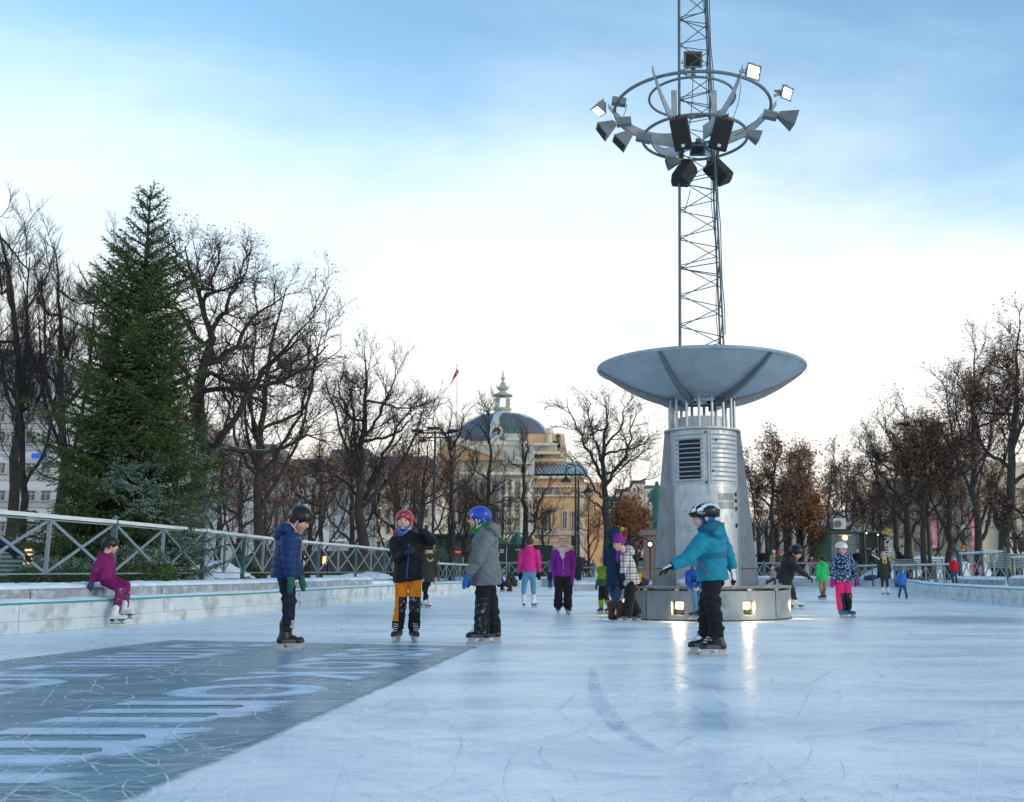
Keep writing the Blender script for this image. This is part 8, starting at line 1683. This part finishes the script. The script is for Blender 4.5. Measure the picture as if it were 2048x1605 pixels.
def plaid():
    m = bpy.data.materials.new('plaid_cloth'); m.use_nodes = True; nt = m.node_tree; N = nt.nodes.new; L = nt.links.new; b = nt.nodes['Principled BSDF']; b.inputs['Roughness'].default_value = .75
    tc = N('ShaderNodeTexCoord'); sp = N('ShaderNodeSeparateXYZ'); L(tc.outputs['Object'], sp.inputs[0]); last = None
    for ax, f, ph, w, c in ((2, 11, .1, .30, (.08, .10, .10)), (0, 10, .3, .28, (.10, .09, .14)), (2, 11, .55, .16, (.45, .06, .25)), (0, 10, .75, .14, (.12, .30, .30)), (2, 22, .3, .12, (.55, .48, .12))):
        a = N('ShaderNodeMath'); a.operation = 'MULTIPLY_ADD'; a.inputs[1].default_value = f; a.inputs[2].default_value = ph; L(sp.outputs[ax], a.inputs[0]); fr = N('ShaderNodeMath'); fr.operation = 'FRACT'; L(a.outputs[0], fr.inputs[0]); lt = N('ShaderNodeMath'); lt.operation = 'LESS_THAN'; lt.inputs[1].default_value = w; L(fr.outputs[0], lt.inputs[0])
        mf = N('ShaderNodeMath'); mf.operation = 'MULTIPLY'; mf.inputs[1].default_value = .72; L(lt.outputs[0], mf.inputs[0]); mx = N('ShaderNodeMix'); mx.data_type = 'RGBA'; L(mf.outputs[0], mx.inputs[0]); mx.inputs[7].default_value = (*c, 1)
        if last is None: mx.inputs[6].default_value = (.66, .66, .64, 1)
        else: L(last, mx.inputs[6])
        last = mx.outputs[2]
    L(last, b.inputs['Base Color']); MATS['plaid'] = m; return m
PLD = plaid(); VK = cloth('violet_knit', (.26, .03, .30), bump=.8, bs=70)
person('girl in a white plaid jacket, purple knitted hat and scarf, leaning on the parka woman', 1262, 1245, 1070, -82, dict(m=PLD, r=.98, len=.05, hood=1.15, d=.92), dict(m=C_BLK, r=1.25, flare=1.45, cuff=-.01), hat=dict(kind='beanie', m=VK), hair=dict(m=BROW), hands=('mitten', C_BLK), scarf=dict(m=VK, r=.034, hang=1), ov=dict(hd=(1238, 1088, -.15), nk=(1249, 1105, -.04), shL=(1253, 1115, -.12), shR=(1253, 1115, .14), elL=(1246, 1142, -.22), wrL=(1246, 1150, -.30), hp=(1262, 1160, 0), ch=(1256, 1130, 0), anL=(1253, 1220, -.1), anR=(1272, 1219, .05)), hp=18, hy=-88, feetyaw=(-85, -95))
gl = thing('mitten', 'yellow mitten held behind the plaid jacket', 'mitten', G(1279, 1236) + Vector((0, 0, .3))); smesh('mitten_body', [rc(U(1278, 1149, 15.5), .026, U(1279, 1161, 15.5), .032), rc(U(1279, 1152, 15.5), .014, U(1283, 1148, 15.5), .012)], .010, gl, cloth('yellow_mitten', (.62, .32, .02)), .02)
RBL = cloth('royal_blue', (.02, .08, .38), .55)
person('child in a royal blue jacket sitting on the round bench behind the teal boy', 1390, 1240, 1115, -14, dict(m=RBL, r=1.0, len=.0, hood=.8), dict(m=JEAN, r=.95, cuff=.04), feet='hockey', hat=dict(kind='beanie', m=cloth('blue_white_hat', (.10, .2, .4))), hair=dict(m=mat('ginger', (.3, .14, .07), .7)), hands=('bare', SKIN), Y=15.35, s=.82, hp=38, air=True,
       ov=dict(hd=(1393, 1131, -.06), nk=(1390, 1143, 0), ch=(1389, 1152, 0), hp=(1388, 1172, .12), shR=(1377, 1148, 0), shL=(1402, 1148, 0), elR=(1376, 1166, -.08), wrR=(1388, 1178, -.30), elL=(1403, 1166, -.08), wrL=(1396, 1177, -.30), thR=(1382, 1175, 0), thL=(1397, 1175, 0), knR=(1388, 1184, -.30), knL=(1402, 1184, -.30), anR=(1392, 1222, -.22), anL=(1405, 1222, -.24)), feetyaw=(-20, -60))
bag(Vector((GX(1379, 15.6, .53).x - .06, 15.72, .53)), .5, mat('white_pack', (.6, .65, .72), .6), 'white skate bag behind the seated child in royal blue')
BRJ = cloth('dark_plum_shell', (.028, .022, .030), .6); STAN = dict()
person('tall dark-clothed skater bending forward beside the plinth, white figure skates', 1590, 1219, 1092, 72, dict(m=BRJ, r=1.05, len=.08, hood=.9, d=.9), dict(m=cloth('slate_trousers', (.030, .042, .048)), r=.86, cuff=.03), feet='figure', hat=dict(kind='hockey', m=HBLK, m2=WST), hands=('glove', C_DK), s=1.2, hp=30, hy=60,
       ov=dict(hd=(1592, 1106, -.02), nk=(1583, 1117, 0), ch=(1577, 1128, 0), hp=(1571, 1151, 0), shR=(1577, 1120, -.16), shL=(1585, 1119, .16), elR=(1594, 1138, -.24), wrR=(1614, 1152, -.24), elL=(1580, 1142, .25), wrL=(1567, 1154, .2), thR=(1573, 1157, -.06), thL=(1570, 1157, .08), knR=(1584, 1180, -.06), knL=(1570, 1175, .25), anR=(1590, 1207, -.04), anL=(1572, 1196, .5)), feetyaw=(60, 78))
KGR = cloth('bright_green', (.02, .46, .13), .6); TAN = cloth('tan_trousers', (.28, .20, .11))
person('child in a bright green jacket and tan trousers with a black helmet, skating away', 1647, 1200, 1111, 200, dict(m=KGR, r=1.0, len=.10, hood=1.0), dict(m=TAN, r=.9, cuff=.05), hat=dict(kind='hockey', m=HBLK), hair=dict(m=mat('fair_hair', (.42, .26, .12), .7)), hands=('mitten', KGR), ov=dict(anL=(1644, 1193, .0), anR=(1648, 1190, .3), hd=(1644, 1120, 0)), feetyaw=(-140, -130))
def floral():
    m = cloth('floral', (.012, .018, .075)); nt = m.node_tree; N = nt.nodes.new; L = nt.links.new; b = nt.nodes['Principled BSDF']; tc = N('ShaderNodeTexCoord'); src = b.inputs['Base Color'].links[0].from_socket
    for sc, th, c in ((26, .33, (.12, .42, .66)), (30, .26, (.45, .55, .62)), (22, .20, (.45, .06, .30))):
        v = N('ShaderNodeTexVoronoi'); v.inputs['Scale'].default_value = sc; L(tc.outputs['Object'], v.inputs['Vector']); lt = N('ShaderNodeMath'); lt.operation = 'LESS_THAN'; lt.inputs[1].default_value = th; L(v.outputs['Distance'], lt.inputs[0]); mx = N('ShaderNodeMix'); mx.data_type = 'RGBA'; L(lt.outputs[0], mx.inputs[0]); L(src, mx.inputs[6]); mx.inputs[7].default_value = (*c, 1); src = mx.outputs[2]
    L(src, b.inputs['Base Color']); return m
PKT = cloth('pink_trousers', (.62, .025, .16)); MIT = cloth('magenta_mitten', (.42, .01, .22))
def f_pink(c, J, b, s):
    z = c[:, 2]; right = (c - J['hp']) @ b.r > 0; xR = (c - J['knR']) @ b.r
    return np.where((z < J['knR'][2] + .04) & ~(right & (xR > .012)), np.where(np.abs(z - J['knR'][2]) < .06, 2, 1), 0)
person('girl in a dark blue floral jacket, pink trousers and white bicycle helmet', 1689, 1236, 1083, 6, dict(m=floral(), r=1.08, len=.05, hood=.7), dict(m=[PKT, C_BLK, SBLK], fn=f_pink, r=1.15, flare=1.1, bunch=1, cuff=.03), feet='blue', hat=dict(kind='bike', m=mat('helmet_pure_white', (.72, .76, .78), .35), m2=HBLK, two=0), hair=dict(m=cloth('blue_hood', (.03, .05, .18))), hands=('mitten', MIT), hp=6, hy=14, fat=1.06,
       ov=dict(wrR=(1665, 1160, -.02), elR=(1668, 1142, 0), wrL=(1711, 1158, 0), elL=(1708, 1142, 0), anR=(1683, 1219, -.1), anL=(1695, 1220, .05)), feetyaw=(55, 10))
OLV = cloth('olive_coat', (.035, .045, .030)); BLN = mat('blonde_hair', (.50, .32, .13), .6, bump=.7, bs=60, var=.3, vs_=30); BLJ = cloth('blue_jacket', (.03, .14, .50), .5)
person('girl with blonde hair and khaki parka partly behind the boy in black', 854, 1217, 1088, -150, dict(m=OLV, r=1.0, len=.14, hood=.9), dict(m=C_BLK, r=.72, cuff=.04), feet='figure', hair=dict(m=BLN, kind='long'), hat=dict(kind='beanie', m=C_BLK), hands=('mitten', cloth('pink_mitten', (.62, .22, .32))), ov=dict(anL=(858, 1203, 0), anR=(849, 1192, .5), knR=(852, 1178, .3), wrL=(844, 1152, -.2), elL=(842, 1136, -.1)), feetyaw=(-150, -130))
person('girl in olive coat and grey bobble hat with long blonde hair, from behind', 1771, 1191, 1104, 180, dict(m=OLV, r=1.0, len=.20, hood=.5), dict(m=C_DK, r=.72, cuff=.04), feet='figure', hair=dict(m=BLN, kind='long'), hat=dict(kind='beanie', m=cloth('grey_knit', (.38, .37, .36)), pom=cloth('red_pom', (.5, .03, .04)), pp=(0, .02, .155)), hands=('mitten', C_BLK))
person('small child in a bright blue puffer jacket and jeans with legs apart', 1805, 1199, 1139, 178, dict(m=BLJ, r=1.15, len=.05, quilt=(.07, .01), hood=1.3, hoodup=1, fold=.003), dict(m=JEAND, r=1.0, cuff=.05), hands=('mitten', C_NAVY), ov=dict(anL=(1798, 1191, 0), anR=(1813, 1190, 0), knL=(1801, 1178, 0), knR=(1810, 1178, 0)))
person('child in a red hooded jacket and jeans standing on the right ledge', 1910, 1180, 1113, 176, dict(m=cloth('scarlet', (.52, .012, .035), .6), r=1.12, len=.05, hood=1.2), dict(m=JEAND, r=.95), feet='boot', hat=dict(kind='beanie', m=cloth('purple_hat', (.07, .02, .12)), m2=cloth('lilac', (.4, .3, .5)), str=30, pom=cloth('purple_pom', (.1, .03, .2))), hands=('mitten', C_BLK), Y=30.0, zg=.37)
# ---------- far people, each in its own clothes
def far(label, px, Y, zg, ty, yaw, jm, hat=None, hair=None, lm=None, ln=.1, **k):
    g = GX(px, Y, zg); person(label, px, 0, ty, yaw, dict(m=jm, r=k.pop('jr', 1.0), len=ln, hood=k.pop('hd', .7), **k.pop('j', {})), dict(m=lm or C_DK, r=.95), feet=k.pop('feet', 'boot'), hat=hat, hair=hair or dict(m=BROW), hands=k.pop('hands', ('mitten', C_BLK)), Y=Y, zg=zg, **k)
GNG = mat('red_hair', (.30, .08, .03), .6); B_ = lambda n, c: dict(kind='beanie', m=cloth(n, c))
far('long-haired redhead woman in a black coat behind the railing right of the tower', 1527, 56, .40, 1096, -20, C_BLK, hair=dict(m=GNG, kind='long'), ln=.2)
far('child in a white hat carried among the people right of the tower', 1549, 57, .40, 1100, 10, cloth('beige', (.35, .27, .2)), B_('white_knit', (.66, .68, .68)))
far('child in bright pink hat and brown coat right behind the dark skater', 1560, 53.8, .40, 1101, 165, cloth('brown_coat', (.09, .075, .05)), B_('neon_pink', (.72, .02, .25)), scarf=dict(m=FUR, r=.04), ln=.2)
person('child in grey sitting on the snow ledge right of the tower', 1545, 1180, 1131, -60, dict(m=cloth('grey_pink', (.30, .22, .25)), r=1.0), dict(m=C_DK, r=1.1), feet='boot', hat=dict(kind='beanie', m=cloth('red_white', (.5, .05, .1)), m2=STR2, str=30), hair=dict(m=BROW), Y=47.5, zg=.36, s=.82, air=True, ov=dict(hd=(1545, 1137, 0), nk=(1546, 1143, 0), ch=(1546, 1147, 0), hp=(1548, 1156, 0), shL=(1543, 1145, -.1), shR=(1550, 1145, .1), elL=(1541, 1150, -.1), wrL=(1541, 1156, -.1), elR=(1552, 1150, .1), wrR=(1551, 1156, .1), thL=(1548, 1158, -.06), thR=(1549, 1158, .06), knL=(1541, 1162, -.1), knR=(1550, 1163, .1), anL=(1534, 1166, -.1), anR=(1550, 1172, .1)))
far('man in a black jacket standing behind the floral girl', 1716, 56, .40, 1096, -5, C_BLK, hair=dict(m=BROW))
far('man in a dark parka with a pale strap across the chest near the serving hatch', 1749, 55, .40, 1096, 5, C_DK, dict(kind='beanie', m=C_BLK), scarf=dict(m=FUR, r=.05), extra=lambda t, J, b, h, HP, s, res: bar('shoulder_strap', U(1744, 1109, 54.7), U(1759, 1119, 54.7), .06, .09, mat('pale_strap', (.55, .5, .38), .7), t))
far('woman with a pale grey scarf in front of the thick trunk right of the kiosk', 1808, 50, .38, 1090, -10, C_BLK, hair=dict(m=BROW), scarf=dict(m=cloth('pale_grey_scarf', (.45, .45, .46)), r=.06, hang=1), hat=dict(kind='beanie', m=cloth('grey_brown', (.12, .08, .07))))
far('dark-clothed person behind the blue puffer child', 1797, 47, .36, 1118, 170, C_NAVY, dict(kind='beanie', m=cloth('aubergine', (.08, .02, .1))))
far('adult in a slate jacket and orange knitted hat leaning on the right railing', 1921, 36.5, .45, 1090, 60, cloth('slate_jacket', (.05, .10, .14)), B_('orange_knit', (.62, .13, .04)), ov=dict(hd=(1926, 1098, 0), wrR=(1932, 1122, -.2), elR=(1926, 1120, -.2)), hp=20)
far('child in a red suit behind the right railing, left of three', 1946, 38, .45, 1122, 20, cloth('red_suit', (.50, .03, .07)), B_('navy_hat', (.02, .03, .08)), lm=cloth('red_suit', (.5, .03, .07)))
far('small child in pale pink behind the right railing', 1962, 37, .45, 1131, -20, cloth('baby_pink', (.68, .30, .42)), B_('pink_hat', (.6, .15, .3)), lm=cloth('baby_pink', (.68, .30, .42)))
far('child in a raspberry jacket behind the right railing', 1987, 38, .45, 1113, 30, cloth('raspberry', (.52, .02, .12)), B_('raspberry', (.52, .02, .12)), lm=cloth('wine', (.16, .01, .06)))
far('child in a white hat and wine red suit behind the right railing', 1999, 36.5, .45, 1118, -30, cloth('wine', (.16, .01, .06)), B_('white_knit', (.66, .68, .68)), lm=cloth('wine', (.16, .01, .06)))
far('child in a yellow vest beside the railing gap at the right edge', 2021, 36, .45, 1126, 90, cloth('yellow_vest', (.62, .30, .02)), dict(kind='beanie', m=C_DK))
far('adult in a striped hat behind the railing left of the green child', 1169, 57, .40, 1113, 160, C_DK, dict(kind='beanie', m=cloth('plum_stripe', (.2, .03, .12)), m2=cloth('pale_stripe', (.5, .4, .45)), str=34))
far('child in a light blue hat behind the far railing', 1172, 55, .40, 1126, 20, C_DK, B_('sky_blue_hat', (.08, .35, .6)))
far('person in a grey hooded jacket behind the far railing', 1186, 55.5, .40, 1120, 170, cloth('green_grey', (.12, .15, .14)), B_('grey_green_hat', (.16, .19, .19)))
far('small person in dark navy skating between the pink and the purple jackets', 1100, 44, 0, 1137, -30, C_NAVY, dict(kind='hockey', m=HBLK), lm=C_NAVY, feet='hockey')
far('person in a dark coat just right of the plaid jacket, far behind', 1284, 60, .40, 1108, 20, C_BLK)
far('person in red far behind, left of the kiosk', 1624, 60, .40, 1112, 30, cloth('brick_red', (.25, .03, .03)))
far('person in a black coat at the right flank of the tower behind the railing', 1500, 56, .40, 1104, -20, C_BLK)
# two crouching at the left ledge
person('child crouching in a royal blue vest and light blue hat by the ledge', 1002, 1181, 1140, 60, dict(m=cloth('cobalt', (.03, .05, .36)), r=1.0), dict(m=C_DK, r=1.0), hat=dict(kind='beanie', m=cloth('sky_blue_hat', (.08, .35, .6))), hair=dict(m=BROW), s=.80, Y=38.5, ov=dict(hd=(1006, 1146, 0), nk=(1002, 1152, 0), ch=(1000, 1157, 0), hp=(997, 1169, 0), shR=(1001, 1155, -.1), shL=(1002, 1155, .1), elR=(1005, 1163, -.1), wrR=(1010, 1169, -.1), elL=(1006, 1163, .1), wrL=(1011, 1170, .1), thR=(998, 1171, -.08), thL=(999, 1171, .08), knR=(1008, 1168, -.1), knL=(1009, 1168, .1), anR=(1003, 1176, -.1), anL=(1005, 1176, .1)), hp=40)
person('dark-clothed adult crouching down to tie a skate on the left', 1022, 1182, 1143, -70, dict(m=C_DK, r=1.1), dict(m=cloth('dark_olive', (.03, .04, .03)), r=1.05), feet='boot', hair=dict(m=BROW), s=1.08, Y=38.2, ov=dict(hd=(1012, 1150, 0), nk=(1017, 1152, 0), ch=(1022, 1155, 0), hp=(1030, 1167, 0), shL=(1017, 1156, -.16), shR=(1018, 1156, .16), elL=(1013, 1165, -.2), wrL=(1007, 1173, -.15), elR=(1012, 1165, .2), wrR=(1006, 1173, .15), thL=(1029, 1169, -.08), thR=(1029, 1169, .08), knL=(1015, 1167, -.2), knR=(1014, 1168, .2), anL=(1021, 1178, -.2), anR=(1019, 1178, .2)), hp=50)
# arm reaching in at the left edge, of someone on the bench
person('dark navy sleeve of a person leaning in at the left edge', -30, 1150, 1060, 95, dict(m=C_NAVY, r=1.15, len=.05, fold=.01), dict(m=C_NAVY, r=1.1), feet='boot', hat=dict(kind='beanie', m=C_BLK), hair=dict(m=BROW), Y=14.4, zg=.60, s=1.15, ov=dict(hd=(-70, 1035, 0), nk=(-55, 1055, 0), ch=(-62, 1075, 0), hp=(-85, 1120, .1), shR=(-40, 1068, -.15), shL=(-40, 1066, .2), elR=(8, 1088, -.1), wrR=(44, 1108, 0), elL=(0, 1080, .25), wrL=(20, 1100, .3), thR=(-82, 1130, 0), thL=(-85, 1128, .15), knR=(-50, 1138, 0), knL=(-55, 1136, .2), anR=(-52, 1148, 0), anL=(-60, 1148, .2)), hy=100)
